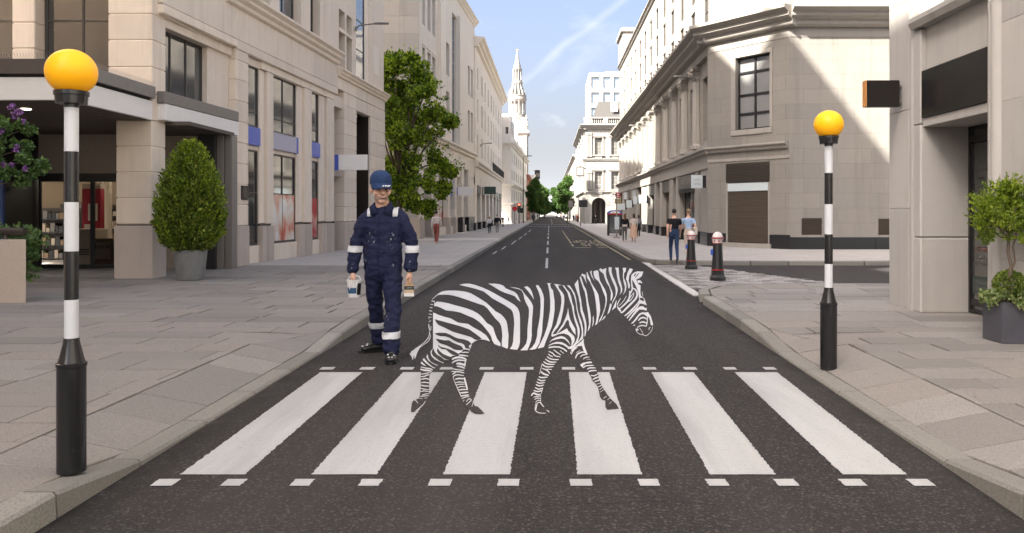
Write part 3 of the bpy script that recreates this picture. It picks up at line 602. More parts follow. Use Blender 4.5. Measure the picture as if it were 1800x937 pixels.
for P, wd in (([(1340,640),(1390,562),(1450,520)], 16), ([(1325,600),(1348,642)], 20), ([(1415,715),(1450,640),(1540,602),(1600,612)], 24), ([(1430,612),(1500,572)], 14), ([(1500,692),(1540,656),(1620,645)], 18), ([(1550,727),(1600,697),(1660,692)], 18), ([(1610,728),(1680,735)], 10), ([(1560,880),(1600,847),(1735,838)], 20)): lg.stroke('E', P, wd)
lg.poly('F', [(1120,100),(1150,180),(1190,240),(1205,300),(1270,360),(1310,420),(1330,500),(1345,590),(1380,640),(1440,660),(1440,770),(1475,820),(1680,800),(1640,720),(1560,650),(1500,580),(1470,540),(1400,430),(1370,380),(1340,300),(1320,250),(1320,200),(1280,120),(1240,100)], dark=True)
lg.poly('E', [(1495,830),(1540,795),(1640,770),(1700,770),(1710,795),(1600,805),(1550,840),(1560,890)])
for P, wd in (([(1120,105),(1180,82),(1270,85)], 22), ([(1140,152),(1200,132),(1288,130)], 22), ([(1185,215),(1250,222),(1312,186)], 18), ([(1215,292),(1270,262),(1322,242)], 20), ([(1250,322),(1300,312),(1348,290)], 18), ([(1290,372),(1370,346)], 13), ([(1312,420),(1378,390)], 20), ([(1340,470),(1392,430)], 14), ([(1350,515),(1422,462)], 9), ([(1410,622),(1460,582)], 14), ([(1480,642),(1530,612)], 12), ([(1510,715),(1550,682)], 10)): lg.stroke('F', P, wd)
lg.build('front_leg')
# ------------------------------------------------------------------ facade tools
class Wall:
    """a vertical wall: local x runs along it, local y goes inward (negative = towards the street)"""
    def __init__(s, ox, oy, ang, name=None, label=None, cat='building', group=None, parent=None):
        s.ox, s.oy, s.th = ox, oy, R(ang); s.c, s.s = math.cos(s.th), math.sin(s.th)
        if name: s.root = empty(name, (ox, oy, 0), s.th, label, cat, group)
        elif parent is not None:      # a second wall of the same building: same root, points converted into its frame
            s.root = parent.root; s.par = parent
        s.base = parent
    def t(s, px, v=0.0):
        k = (px-CX)/F; return (v-s.ox*s.s+s.oy*s.c)/(-k*s.s+s.c)
    def U(s, px, v=0.0):
        k = (px-CX)/F; t = s.t(px, v); return (k*t-s.ox)*s.c+(t-s.oy)*s.s
    def Z(s, px, py, v=0.0): return H+(CY-py)/F*s.t(px, v)
    def op(s, x0, x1, yt, yb, at=None, v=0.0):
        at = x0 if at is None else at; a, b = s.U(x0, v), s.U(x1, v)
        return (min(a, b), max(a, b), s.Z(at, yb, v), s.Z(at, yt, v))
    def put(s, mb, name, mat, parent=None, smooth=False):
        """build a mesh given in this wall's coordinates under the building's root (or under one of its parts)"""
        if s.base is not None:
            b = s.base; dx, dy = s.ox-b.ox, s.oy-b.oy; out = []
            for x, y, z in mb.v:
                X, Y = s.ox+x*s.c-y*s.s, s.oy+x*s.s+y*s.c; X -= b.ox; Y -= b.oy
                out.append((X*b.c+Y*b.s, -X*b.s+Y*b.c, z))
            mb.v = out
        return mb.build(name, mat, parent or s.root, smooth)
def facade(W, name, u0, u1, z0, z1, ops, mat, rev=0.3, v=0.0, parent=None, back=0.0):
    us = sorted({u0, u1, *[min(max(o[i], u0), u1) for o in ops for i in (0, 1)]}); zs = sorted({z0, z1, *[min(max(o[i], z0), z1) for o in ops for i in (2, 3)]})
    mb = MB()
    def hole(a, b, c, d):
        m, n = (a+b)/2, (c+d)/2
        return any(o[0] < m < o[1] and o[2] < n < o[3] for o in ops)
    for a, b in zip(us[:-1], us[1:]):
        run = None
        for c, d in list(zip(zs[:-1], zs[1:]))+[(None, None)]:
            if c is not None and not hole(a, b, c, d): run = (run[0], d) if run else (c, d)
            else:
                if run: mb.quad((a, v, run[0]), (b, v, run[0]), (b, v, run[1]), (a, v, run[1]))
                run = None
    for o in ops:
        a, b, c, d = o[:4]; r = v+(o[4] if len(o) > 4 else rev)
        mb.quad((a, v, c), (a, r, c), (a, r, d), (a, v, d)); mb.quad((b, v, d), (b, r, d), (b, r, c), (b, v, c))
        mb.quad((a, v, d), (a, r, d), (b, r, d), (b, v, d)); mb.quad((a, v, c), (b, v, c), (b, r, c), (a, r, c))
    if back:
        mb.quad((u0, v, z0), (u0, v+back, z0), (u0, v+back, z1), (u0, v, z1)); mb.quad((u1, v, z0), (u1, v+back, z0), (u1, v+back, z1), (u1, v, z1))
        mb.quad((u0, v, z1), (u1, v, z1), (u1, v+back, z1), (u0, v+back, z1))
    o = W.put(mb, name, mat, parent); return o
def window(W, u0, u1, z0, z1, v, nx=1, nz=1, fw=0.05, fm=None, gm=None, name='window', parent=None, zsplit=None, proud=0.03, bw=None):
    """frame with bars as the part, one pane per light as its sub-parts"""
    fm = fm or M_FRAME; gm = gm or M_GLASS; mb = MB(); bw = bw or fw*0.7
    mb.box(u0, u0+fw, v-proud, v+0.03, z0, z1); mb.box(u1-fw, u1, v-proud, v+0.03, z0, z1)
    mb.box(u0+fw, u1-fw, v-proud, v+0.03, z0, z0+fw); mb.box(u0+fw, u1-fw, v-proud, v+0.03, z1-fw, z1)
    xs = [u0+fw+(u1-u0-2*fw)*i/nx for i in range(nx+1)]; zl = zsplit and [z0+fw]+[z0+(z1-z0)*k for k in zsplit]+[z1-fw] or [z0+fw+(z1-z0-2*fw)*i/nz for i in range(nz+1)]
    for x in xs[1:-1]: mb.box(x-bw/2, x+bw/2, v-proud*0.8, v+0.025, z0+fw, z1-fw)
    for z in zl[1:-1]: mb.box(u0+fw, u1-fw, v-proud*0.75, v+0.024, z-bw/2, z+bw/2)
    o = W.put(mb, name, fm, parent)
    if parent is None or parent.parent is None:
        for i in range(len(xs)-1):
            for j in range(len(zl)-1):
                q = MB(); q.quad((xs[i], v, zl[j]), (xs[i+1], v, zl[j]), (xs[i+1], v, zl[j+1]), (xs[i], v, zl[j+1])); W.put(q, 'pane', gm, o)
    else:
        q = MB(); q.quad((u0, v+0.01, z0), (u1, v+0.01, z0), (u1, v+0.01, z1), (u0, v+0.01, z1)); W.put(q, 'pane', gm, parent)
    return o
def blocks(W, u0, u1, v0, v1, zs, mat, b=0.020, name='block', parent=None):
    for a, c in zip(zs[:-1], zs[1:]): W.put(MB().bbox(u0, u1, v0, v1, a, c, b), name, mat, parent)
def cornice(W, u0, u1, v, z0, z1, out, mat, name='cornice', parent=None, steps=3):
    h = z1-z0; pr = [(v+0.12, z0), (v, z0)]
    for k in range(steps):
        a = out*(k+1)/steps; pr += [(v-a*0.86, z0+h*(k+0.25)/steps), (v-a, z0+h*(k+0.45)/steps), (v-a, z0+h*(k+1)/steps-0.012)]
    pr += [(v-out*0.94, z1), (v+0.12, z1+0.03)]
    return W.put(MB().xprof(pr, u0, u1), name, mat, parent)
M_FRAME = plain('window_metal', (0.075, 0.066, 0.058), 0.45, 0.5, 0.2)
M_FRAMEL = plain('pale_frame', (0.33, 0.30, 0.26), 0.5, 0.4)
M_GLASS = glass('glass_dark'); M_GLASS2 = glass('glass_mid', (0.07, 0.075, 0.08), 0.08); M_GLASSB = glass('glass_sky', (0.10, 0.14, 0.19), 0.05, 0.9)
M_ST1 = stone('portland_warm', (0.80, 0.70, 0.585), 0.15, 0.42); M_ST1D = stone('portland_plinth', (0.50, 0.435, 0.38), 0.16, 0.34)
M_ST2 = stone('portland_cream', (0.78, 0.71, 0.615), 0.10, 0.22); M_ST3 = stone('portland_pale', (0.60, 0.56, 0.50), 0.09, 0.2)
M_BLACK = plain('black_metal', (0.012, 0.012, 0.013), 0.4, 0.5); M_BLACKST = plain('black_granite', (0.018, 0.018, 0.019), 0.25, 0.5, scale=40, var=0.4)
M_WHITEP = plain('white_panel', (0.76, 0.74, 0.71), 0.35, 0.5, var=0.04); M_BLUE = plain('blue_panel', (0.075, 0.125, 0.50), 0.35, 0.5, var=0.06); M_BLUEG = plain('blue_grey_panel', (0.33, 0.33, 0.45), 0.3, 0.6, var=0.08)
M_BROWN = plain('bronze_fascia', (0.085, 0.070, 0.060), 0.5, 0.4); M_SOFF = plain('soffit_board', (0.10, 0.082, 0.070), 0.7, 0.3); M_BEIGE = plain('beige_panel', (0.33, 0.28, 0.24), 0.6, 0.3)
M_GREYM = plain('grey_cladding', (0.17, 0.155, 0.14), 0.4, 0.5)
def emit(name, c, k):
    m = NT(name); m.base(c); m.p.inputs['Emission Color'].default_value = (*c, 1); m.p.inputs['Emission Strength'].default_value = k; return m.mat
def poster_mat(name, cols, scale=2.0, seed=0.0):
    """flat print: soft colour areas of a photograph that cannot be made out"""
    m = NT(name); v = m.stretch(m.world(), (1, 1, 0.8)); n = m.noise(v, scale, 3, 0.45, 0.6)
    st = [(0.30+0.42*i/(len(cols)-1), c) for i, c in enumerate(cols)]
    m.base(m.ramp(n, st)).rough(0.15, 0.5); return m.mat
M_POST = poster_mat('poster_warm', [(0.75, 0.73, 0.70), (0.70, 0.66, 0.60), (0.66, 0.50, 0.40), (0.60, 0.22, 0.15), (0.55, 0.05, 0.04)], 1.5)
M_POSTR = poster_mat('poster_red', [(0.50, 0.03, 0.04), (0.38, 0.02, 0.03), (0.62, 0.40, 0.34)], 1.8)

# ------------------------------------------------------------------ near-left building
A = Wall(-8.1, 16.5, 86.74, 'office_building', 'warm stone office building with shop windows and white canopy behind the clipped pot shrub')
UE = A.U(677); TOP1 = 26.5
zs_r = [1.16, 1.69, 2.21, 2.74, 3.27, 3.80, 4.33, 4.86, 5.36, 5.84]
PA, PB, PC, PD = (A.U(416), A.U(437)), (A.U(464), A.U(484)), (A.U(529), A.U(551)), (A.U(568), A.U(590)); PE, PF = (A.U(606), A.U(627)), (A.U(652), UE)
for p in (PA, PE, PF):
    A.put(MB().bbox(p[0]-0.02, p[1]+0.02, -0.02, 0.6, 0.06, 1.15, 0.012), 'plinth_block', M_ST1D); blocks(A, p[0], p[1], 0.0, 0.6, zs_r, M_ST1)
for p in (PB, PC, PD):
    w3 = (p[1]-p[0])
    for a, b in ((0, 0.40), (0.44, 1.0)):
        A.put(MB().bbox(p[0]+w3*a, p[0]+w3*b, 0.03, 0.5, 0.08, 1.12, 0.01), 'plinth_block', M_ST1D)
        A.put(MB().bbox(p[0]+w3*a, p[0]+w3*b, 0.05+0.08*(a == 0), 0.5, 1.18, 5.40, 0.01), 'pilaster', M_ST1)
    A.put(MB().box(p[0]+0.02, p[1]-0.02, 0.12, 0.5, 1.10, 1.20), 'plinth_joint', M_BROWN)
# shop windows between the piers, each with a low stall riser, a blue fascia and an upper window
shopbays = [(PA[1], PB[0], M_BLUE, 1), (PB[1], PC[0], M_BLUEG, 2), (PC[1], PD[0], M_BLUE, 1)]
for i, (a, b, bl, nx) in enumerate(shopbays):
    A.put(MB().bbox(a-0.01, b+0.01, 0.13, 0.6, 0.06, 0.60, 0.01), 'stall_riser', M_ST1)
    wnd = window(A, a, b, 0.62, 3.18, 0.21, nx, 1, 0.05, zsplit=[0.55], gm=M_GLASS)
    A.put(MB().bbox(a, b, 0.17, 0.5, 3.18, 3.30, 0.01), 'transom', M_ST1)
    A.put(MB().bbox(a+0.005, b-0.005, 0.09, 0.34, 3.30, 3.78, 0.008), 'fascia', bl)
    if i == 1: A.put(MB().bbox(b-0.10, b-0.002, 0.075, 0.34, 3.295, 3.785, 0.004), 'fascia_end', M_BLUE)
    window(A, a, b, 3.80, 5.42, 0.20, nx, 1, 0.04, zsplit=[0.24], gm=M_GLASS2)
    A.put(MB().bbox(a-0.01, b+0.01, 0.10, 0.6, 5.40, 5.60, 0.01), 'lintel', M_ST1)
    if i: 
        q = MB(); q.box(a+0.06, b-0.06, 0.190, 0.203, 0.67, 2.02 if i == 1 else 1.96); A.put(q, 'poster', M_POST if i == 1 else M_POSTR)
A.put(MB().bbox(PB[0]-0.02, PD[1]+0.02, 0.06, 0.5, 5.42, 5.62, 0.01), 'lintel_course', M_ST1)
# recess by the doorway right of the third pier
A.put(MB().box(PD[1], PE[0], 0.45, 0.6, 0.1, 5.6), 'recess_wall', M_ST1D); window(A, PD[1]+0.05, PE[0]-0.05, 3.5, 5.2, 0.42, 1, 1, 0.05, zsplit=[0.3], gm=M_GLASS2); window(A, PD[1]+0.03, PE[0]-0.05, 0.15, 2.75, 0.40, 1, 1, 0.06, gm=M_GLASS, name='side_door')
A.put(MB().bbox(PD[1]+0.02, PE[0], 0.16, 0.6, 2.78, 3.05, 0.01), 'lintel', M_ST1D); A.put(MB().bbox(PD[1], PE[0], 0.08, 0.6, 5.22, 5.62, 0.01), 'lintel', M_ST1)
# dark passage
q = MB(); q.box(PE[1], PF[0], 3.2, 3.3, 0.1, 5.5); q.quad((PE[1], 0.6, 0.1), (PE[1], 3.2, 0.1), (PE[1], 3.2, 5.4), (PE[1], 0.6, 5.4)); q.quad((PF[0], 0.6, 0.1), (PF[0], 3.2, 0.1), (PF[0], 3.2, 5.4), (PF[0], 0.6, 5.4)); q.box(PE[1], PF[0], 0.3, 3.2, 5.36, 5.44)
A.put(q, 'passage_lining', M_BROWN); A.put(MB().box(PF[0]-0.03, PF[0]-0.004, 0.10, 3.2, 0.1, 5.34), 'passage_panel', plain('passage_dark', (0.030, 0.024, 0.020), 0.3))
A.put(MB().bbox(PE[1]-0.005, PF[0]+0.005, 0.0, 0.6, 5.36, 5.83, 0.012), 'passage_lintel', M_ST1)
# beam, frieze panels, cornice
UM = A.U(593); U0 = 0.0
A.put(MB().bbox(PA[0], UM, -0.03, 0.5, 5.62, 5.86, 0.02), 'ledge', M_ST1)
un = [PA[0], A.U(421), A.U(488), A.U(552), UM]
for a, b in zip(un[:-1], un[1:]): A.put(MB().bbox(a, b, 0.0, 0.5, 5.88, 6.66, 0.01), 'frieze_panel', M_ST1)
cornice(A, PA[0]-0.6, UM+0.05, 0.0, 6.66, 7.08, 0.30, M_ST1)
for a, b in ((UM, A.U(627)), (A.U(627), UE)): A.put(MB().bbox(a, b, 0.01, 0.5, 5.86, 6.26, 0.01), 'frieze_panel', M_ST1)
cornice(A, UM, UE+0.12, 0.01, 6.26, 6.56, 0.24, M_ST1)
# upper storeys (they rise out of the picture)
ops = [(A.U(495), A.U(533), 7.25, 9.3), (A.U(549), A.U(566), 7.25, 9.3), (A.U(440), A.U(478), 7.25, 9.3), (A.U(598.5), A.U(609.5), 6.72, 8.75), (A.U(612), A.U(622), 6.72, 8.75), (A.U(628.5), A.U(652), 6.62, 13.5)]
for k in range(1, 7):
    for o in ops[:5]: 
        if o[2]+2.9*k < 26: ops.append((o[0], o[1], 7.2+2.9*k, 9.2+2.9*k))
facade(A, 'upper_wall', U0, UE, 6.56, TOP1, ops, M_ST1, 0.32, 0.06, back=12)
for i, o in enumerate(ops):
    if o[2] > 14: continue
    if i == 5:
        window(A, o[0], A.U(645), o[2], o[3], 0.14, 1, 6, 0.03, gm=M_GLASSB, name='curtain_wall'); A.put(MB().bbox(A.U(645), A.U(652), 0.10, 0.4, o[2], o[3], 0.01), 'mullion_pier', M_ST1)
    else: window(A, o[0], o[1], o[2], o[3], 0.34, 1 if o[1]-o[0] < 1.2 else 2, 1, 0.05, zsplit=[0.62] if i in (3, 4) else None, gm=M_GLASS2)
for i, o in enumerate(ops[3:5]): A.put(MB().bbox(o[0]-0.03, o[1]+0.03, 0.03, 0.36, 7.95, 8.08, 0.01), 'transom', M_ST1)
A.put(MB().bbox(A.U(660), A.U(668), 0.045, 0.2, 7.2, 8.4, 0.01), 'relief_panel', M_ST2)
# solid behind so that no light leaks through
A.put(MB().box(PA[0]+0.05, UE, 0.62, 12.0, 0.0, 6.6), 'inner_wall', M_BROWN) if False else None
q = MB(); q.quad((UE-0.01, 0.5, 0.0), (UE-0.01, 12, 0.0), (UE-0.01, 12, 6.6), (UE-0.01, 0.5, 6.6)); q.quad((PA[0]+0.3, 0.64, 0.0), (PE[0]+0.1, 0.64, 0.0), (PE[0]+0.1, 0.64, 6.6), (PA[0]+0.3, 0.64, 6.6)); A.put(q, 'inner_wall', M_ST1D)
# plaque on the first pier
pl = A.put(MB().bbox(A.U(423.5), A.U(434), -0.04, 0.01, 1.82, 2.18, 0.008), 'plaque', plain('bronze', (0.05, 0.042, 0.036), 0.35, 0.6, 0.6))
q = MB()
for k in range(6): q.box(A.U(425.5), A.U(432-(k % 3)*0.7), -0.045, -0.039, 1.88+k*0.045, 1.897+k*0.045)
A.put(q, 'plaque_lines', plain('bronze_letter', (0.22, 0.19, 0.15), 0.4, 0.5, 0.5), pl)
# hanging banner sign
sg = Wall(0, 0, 0); b0 = A.U(589)
q = MB().bbox(b0+0.3, b0+0.36, -1.05, -0.02, 2.98, 3.52, 0.008); A.put(q, 'banner_sign', M_WHITEP); A.put(MB().bbox(b0+0.295, b0+0.365, -0.02, 0.12, 2.975, 3.525, 0.004), 'banner_edge', M_BLUE)
# street lamp bracket on the wall
def wall_lamp(W, u, z, out, name='wall_lamp', v=0.0):
    mb = MB(); mb.tube([(u, v, z-0.12), (u, v-0.12, z), (u, v-out*0.55, z+0.06), (u, v-out*0.6, z+0.07)], 0.025, 6); mb.rings([[(u+sx*wd, v-out*f, z+zz) for sx, zz in ((-1, 0.05), (-0.6, 0.10), (0.6, 0.10), (1, 0.05), (0.5, 0.03), (-0.5, 0.03))] for f, wd in ((0.55, 0.05), (0.75, 0.10), (1.0, 0.05))])
    mb.box(u-0.05, u+0.05, v-0.03, v+0.02, z-0.2, z-0.04); return W.put(mb, name, M_GREYM)
wall_lamp(A, A.U(626), A.Z(626, 45), 1.25)
# ---- corner with the entrance, in world axes
E = Wall(0, 0, 0, parent=A)
E.put(MB().bbox(-8.99, -8.19, 16.43, 17.03, 0.06, 1.22, 0.012), 'plinth_block', M_ST1D); E.put(MB().box(-8.94, -8.22, 16.47, 17.0, 1.2, 1.27), 'plinth_joint', M_BROWN)
blocks(E, -8.96, -8.21, 16.45, 17.03, [1.25, 1.79, 2.33, 2.86, 3.40], M_ST1); blocks(E, -8.6, -8.205, 16.45, 17.03, [3.40, 3.96], M_ST1)
blocks(E, -9.12, -8.2, 16.45, 17.02, [3.97, 4.50, 5.06, 5.60, 6.15, 6.7, 7.25, 7.8, 8.35, 8.9, 9.45, 10.0], M_ST1)
E.put(MB().bbox(-8.205, -8.1, 16.9, 19.5, 5.62, 5.9, 0.01), 'ledge', M_ST1)
# window and walls between corner pillar and first pier
ua, ub = A.U(299), PA[0]
window(A, ua-0.1, A.U(379), 4.03, 5.45, 0.36, 3, 1, 0.05, gm=M_GLASS2); A.put(MB().bbox(ua-0.2, ub, 0.12, 0.5, 5.44, 5.66, 0.01), 'lintel', M_ST1); A.put(MB().bbox(A.U(379), ub, 0.20, 0.6, 3.9, 5.46, 0.01), 'jamb', M_ST1)
A.put(MB().bbox(ua-0.3, ub, -0.03, 0.5, 5.66, 5.86, 0.02), 'ledge', M_ST1); A.put(MB().bbox(ua-0.3, ub-0.01, 0.0, 0.5, 5.88, 6.66, 0.01), 'frieze_panel', M_ST1)
A.put(MB().bbox(ua-0.32, ub-0.0, -0.06, 0.5, 3.78, 4.03, 0.012), 'canopy_band', M_GREYM); A.put(MB().bbox(ua-0.28, ub+0.02, -0.05, 0.2, 3.43, 3.775, 0.008), 'canopy_fascia', M_WHITEP)
q = MB(); q.box(-9.3, -7.7, 17.03, 19.45, 3.36, 3.44); E.put(q, 'recess_ceiling', M_SOFF)
E.put(MB().box(-12.0, -8.42, 19.55, 19.62, 0.1, 3.4) if False else MB().box(-9.45, -8.42, 19.42, 19.5, 0.1, 3.4), 'recess_panel', M_BEIGE); E.put(MB().bbox(-8.44, -8.02, 19.1, 19.6, 0.1, 3.36, 0.01), 'black_column', M_BLACK); E.put(MB().bbox(-8.03, -7.86, 19.2, 19.6, 0.1, 3.36, 0.01), 'grey_column', M_GREYM); E.put(MB().bbox(-7.855, -7.68, 19.26, 19.6, 0.1, 3.36, 0.01), 'grey_column', M_GREYM)
# canopy
E.put(MB().bbox(-16.0, -8.2, 13.5, 13.56, 3.40, 3.79, 0.008), 'canopy_fascia', M_WHITEP); E.put(MB().bbox(-8.26, -8.195, 13.57, 16.44, 3.40, 3.79, 0.008), 'canopy_fascia', M_WHITEP)
q = MB(); q.box(-16, -8.15, 13.44, 16.44, 3.84, 4.09); E.put(q, 'canopy_band', M_BROWN); E.put(MB().box(-16, -8.25, 13.55, 16.5, 3.78, 3.86), 'shadow_gap', M_BLACK)
E.put(MB().bbox(-8.16, -8.13, 13.45, 16.44, 3.845, 4.085, 0.004), 'canopy_band', M_GREYM)
E.put(MB().box(-16, -8.28, 13.58, 19.4, 3.395, 3.43), 'soffit', M_SOFF)
for x, y in ((-9.6, 14.6), (-9.0, 15.9), (-10.6, 15.6), (-11.5, 14.4)):
    E.put(MB().lathe([(0.075, 3.378), (0.09, 3.39), (0.09, 3.4)], 14, (x, y)), 'downlight', emit('downlight_glow', (1.0, 0.86, 0.62), 2.2) if (x, y) == (-9.6, 14.6) else M_BROWN)
# bird spikes along the canopy edge: too fine to pick apart
mb = MB()
for k in range(150):
    x = -8.35-k*0.05
    for s_ in (-1, 1): mb.tube([(x, 13.52, 4.085), (x+0.015*s_, 13.50+0.03*s_, 4.20)], 0.0022, 3)
for k in range(66):
    y = 13.5+k*0.045
    for s_ in (-1, 1): mb.tube([(-8.18, y, 4.085), (-8.18+0.03*s_, y+0.01, 4.19)], 0.0022, 3)
tag(E.put(mb, 'bird_spikes', plain('spike_steel', (0.30, 0.28, 0.26), 0.4, 0.5, 0.6)), kind='stuff')
# upper front over the canopy
for a, b, wd in ((-10.72, -9.12, 2), (-15.5, -11.22, 4)):
    window(E, a, b, 4.1, 7.6, 16.95, wd, 1, 0.05, zsplit=[0.42], gm=M_GLASS)
blocks(E, -11.22, -10.74, 16.62, 17.1, [4.1, 4.38, 4.92, 5.46, 6.0, 6.54, 7.1, 7.6], M_ST1); E.put(MB().box(-16, -9.1, 17.0, 17.2, 7.6, TOP1), 'upper_wall', M_ST1)
E.put(MB().bbox(-16, -8.2, 16.5, 17.2, 7.6, 8.2, 0.02), 'frieze_panel', M_ST1); q = MB(); q.box(-16, -9.0, 17.06, 17.12, 4.0, 7.6); E.put(q, 'blind_wall', M_BLACK)
# the wing and a tower, unseen left of the frame, added to shade the crossing
for nm, y0_, y1_, zt_ in (('shade_wing', -14.0, 2.6, 25.5), ('tower', 2.6, 11.5, 34.0)):
    opw = [(x0, x0+1.4, z, z+2.0) for x0 in np.arange(1.2, y1_-y0_-2, 3.2) for z in np.arange(1.0, zt_-3, 3.3)]
    Wg = Wall(-11.8, y0_, 90, parent=A); wg = facade(Wg, nm, 0, y1_-y0_, 0, zt_, opw, M_ST1, 0.3, 0.0, back=7)
    q = MB()
    for o in opw: q.quad((o[0], 0.3, o[2]), (o[1], 0.3, o[2]), (o[1], 0.3, o[3]), (o[0], 0.3, o[3]))
    Wg.put(q, 'shade_wing_glass', M_GLASS, wg)
# ---- entrance hall
M_WARMW = plain('shop_wall', (0.20, 0.155, 0.11), 0.8, 0.2); M_STRIP = emit('light_strip', (1.0, 0.88, 0.70), 3.0)
q = MB(); q.quad((-22, 27, 0.1), (-8.6, 27, 0.1), (-8.6, 27, 3.2), (-22, 27, 3.2)); q.quad((-8.6, 19.7, 0.1), (-8.6, 27, 0.1), (-8.6, 27, 3.2), (-8.6, 19.7, 3.2)); E.put(q, 'shop_wall', M_WARMW)
E.put(MB().box(-22, -8.6, 19.65, 27, 0.08, 0.125), 'shop_floor', plain('shop_floor', (0.16, 0.135, 0.115), 0.4, 0.5)); E.put(MB().box(-22, -8.6, 19.65, 27, 2.75, 2.8), 'shop_ceiling', plain('shop_ceiling', (0.25, 0.22, 0.18), 0.8))
for y_ in (21.2, 23.6, 26.0): E.put(MB().box(-19.5, -9.4, y_, y_+0.09, 2.71, 2.745), 'strip_light', M_STRIP)
E.put(MB().box(-12.75, -9.4, 19.40, 19.55, 2.42, 3.4), 'door_header_panel', M_BEIGE); E.put(MB().box(-12.72, -9.45, 19.30, 19.42, 2.30, 2.44), 'door_header', M_BLACK)
for a, b in ((-12.4, -11.75), (-11.75, -11.1), (-11.1, -10.3), (-10.3, -9.5)):
    d_ = MB(); fw = 0.05
    d_.box(a, a+fw, 19.33, 19.38, 0.13, 2.3); d_.box(b-fw, b, 19.33, 19.38, 0.13, 2.3); d_.box(a+fw, b-fw, 19.33, 19.38, 0.13, 0.23); d_.box(a+fw, b-fw, 19.33, 19.38, 2.24, 2.3)
    dd = E.put(d_, 'door', M_BLACK)
    m = MATS.get('clear_glass')
    if not m:
        t_ = NT('clear_glass'); t_.base((0.9, 0.92, 0.92)).rough(0.02, 0.5); t_.p.inputs['Transmission Weight'].default_value = 1.0; t_.p.inputs['IOR'].default_value = 1.02; m = t_.mat
    g = MB(); g.quad((a+fw, 19.355, 0.23), (b-fw, 19.355, 0.23), (b-fw, 19.355, 2.24), (a+fw, 19.355, 2.24)); E.put(g, 'pane', m, dd)
E.put(MB().box(-13.6, -12.45, 18.0, 19.5, 0.1, 3.4), 'black_panel', M_BLACK); E.put(MB().box(-17, -12.9, 17.5, 17.6, 0.1, 3.4), 'black_panel', M_BLACK)
ps = E.put(MB().box(-14.2, -11.95, 17.40, 17.47, 0.75, 2.35), 'poster_panel', plain('poster_blue', (0.02, 0.05, 0.16), 0.3)); E.put(MB().box(-14.1, -12.15, 17.37, 17.395, 1.25, 2.05), 'poster_picture', poster_mat('poster_dim', [(0.13, 0.10, 0.08), (0.05, 0.045, 0.05), (0.16, 0.13, 0.11), (0.03, 0.03, 0.035)], 2.0), ps)
# things standing inside the shop
M_RED = plain('display_red', (0.30, 0.012, 0.025), 0.4); M_CREAM = plain('card_cream', (0.50, 0.42, 0.33), 0.6); M_CARD = plain('carton', (0.30, 0.21, 0.13), 0.7)
r_ = empty('display_stand', (-12.2, 21.3, 0.125), 0, 'tall dark red display stand with white notices inside the shop', 'display')
MB().box(-0.27, 0.27, -0.1, 0.1, 0, 2.0).build('panel', M_RED, r_); MB().prism([(-0.27, 1.75), (0.27, 2.0), (0.27, 2.12), (-0.27, 2.12)], -0.11, 0.09).build('header', M_CREAM, r_, rz=0).rotation_euler = (R(90), 0, 0)
for x0, x1, z0, z1 in ((-0.10, 0.2, 1.15, 1.6), (-0.2, 0.05, 0.85, 1.05), (-0.15, 0.2, 0.45, 0.7)): MB().box(x0, x1, -0.125, -0.101, z0, z1).build('notice', M_CREAM, r_)
o = MB().bbox(-0.32, 0.32, -0.3, 0.3, 0, 0.95, 0.01).build('carton_box', [M_CREAM], loc=(-11.78, 20.4, 0.125)); tag(o, 'tall cream carton standing just inside the shop doors', 'box')
o2 = MB().bbox(-0.28, 0.28, -0.25, 0.25, 0, 0.72, 0.01).build('carton_box', M_CARD, loc=(-11.18, 20.2, 0.125)); tag(o2, 'brown carton with a printed white card inside the shop doors', 'box')
MB().box(-0.2, 0.2, -0.262, -0.252, 0.2, 0.62).build('card', M_CREAM, o2); text_mesh('card_lettering', 'Lot 3t', 0.15, M_BLACK, o2, (0, -0.266, 0.52), (R(90), 0, 0))
for k in range(3): MB().box(-0.2, 0.15, -0.305, -0.301, 0.3+k*0.06, 0.325+k*0.06).build('print_line', M_BLACK, o)
o = MB().lathe([(0.13, 0), (0.13, 2.62)], 16).build('shop_column', M_CREAM, smooth=True, loc=(-13.0, 23.5, 0.125)); tag(o, 'round cream column behind the red display in the shop', 'column')
for k, (x, y, w_, h_) in enumerate(((-14.3, 23, 1.3, 1.5), (-14.6, 25.0, 1.6, 1.7), (-13.2, 25.2, 1.2, 1.6), (-12.75, 24.2, 0.35, 1.8))):
    sh = empty('shelf_unit', (x, y, 0.125), 0, ['low dark shelf unit of goods at the left of the shop', 'dark shelf unit at the back of the shop', 'dark shelf unit of goods right of the round column', 'narrow dark rack beside the round column'][k], 'shelf', None)
    MB().box(-w_/2, w_/2, 0.1, 0.2, 0, h_).build('back_panel', M_BROWN, sh)
    for j in range(4):
        MB().box(-w_/2, w_/2, -0.2, 0.098, h_*j/4+0.02, h_*j/4+0.05).build('shelf', M_BLACK, sh)
        gd = MB(); x_ = -w_/2+0.04
        while x_ < w_/2-0.1:
            ww = random.uniform(0.06, 0.14); gd.box(x_, x_+ww, -0.15, 0.05, h_*j/4+0.05, h_*j/4+0.05+random.uniform(0.12, h_/4-0.1), random.randrange(4)); x_ += ww+0.02
        tag(gd.build('goods', [M_CREAM, M_BLACK, M_CARD, M_GREYM], sh), kind='stuff')
# ------------------------------------------------------------------ near-right building
M_ST4 = stone('portland_grey', (0.425, 0.408, 0.385), 0.12, 0.42); M_ST4D = stone('portland_stained', (0.40, 0.35, 0.31), 0.2, 0.5)
Bw = Wall(5.06, 11.86, -90, 'bank_building', 'pale stone corner building with black fascia and glazed entrance behind the square planter')
X1 = 5.06
def yb(px): return X1*F/(px-CX)          # depth at which this pixel column meets the wall plane
uy = lambda y: 11.86-y
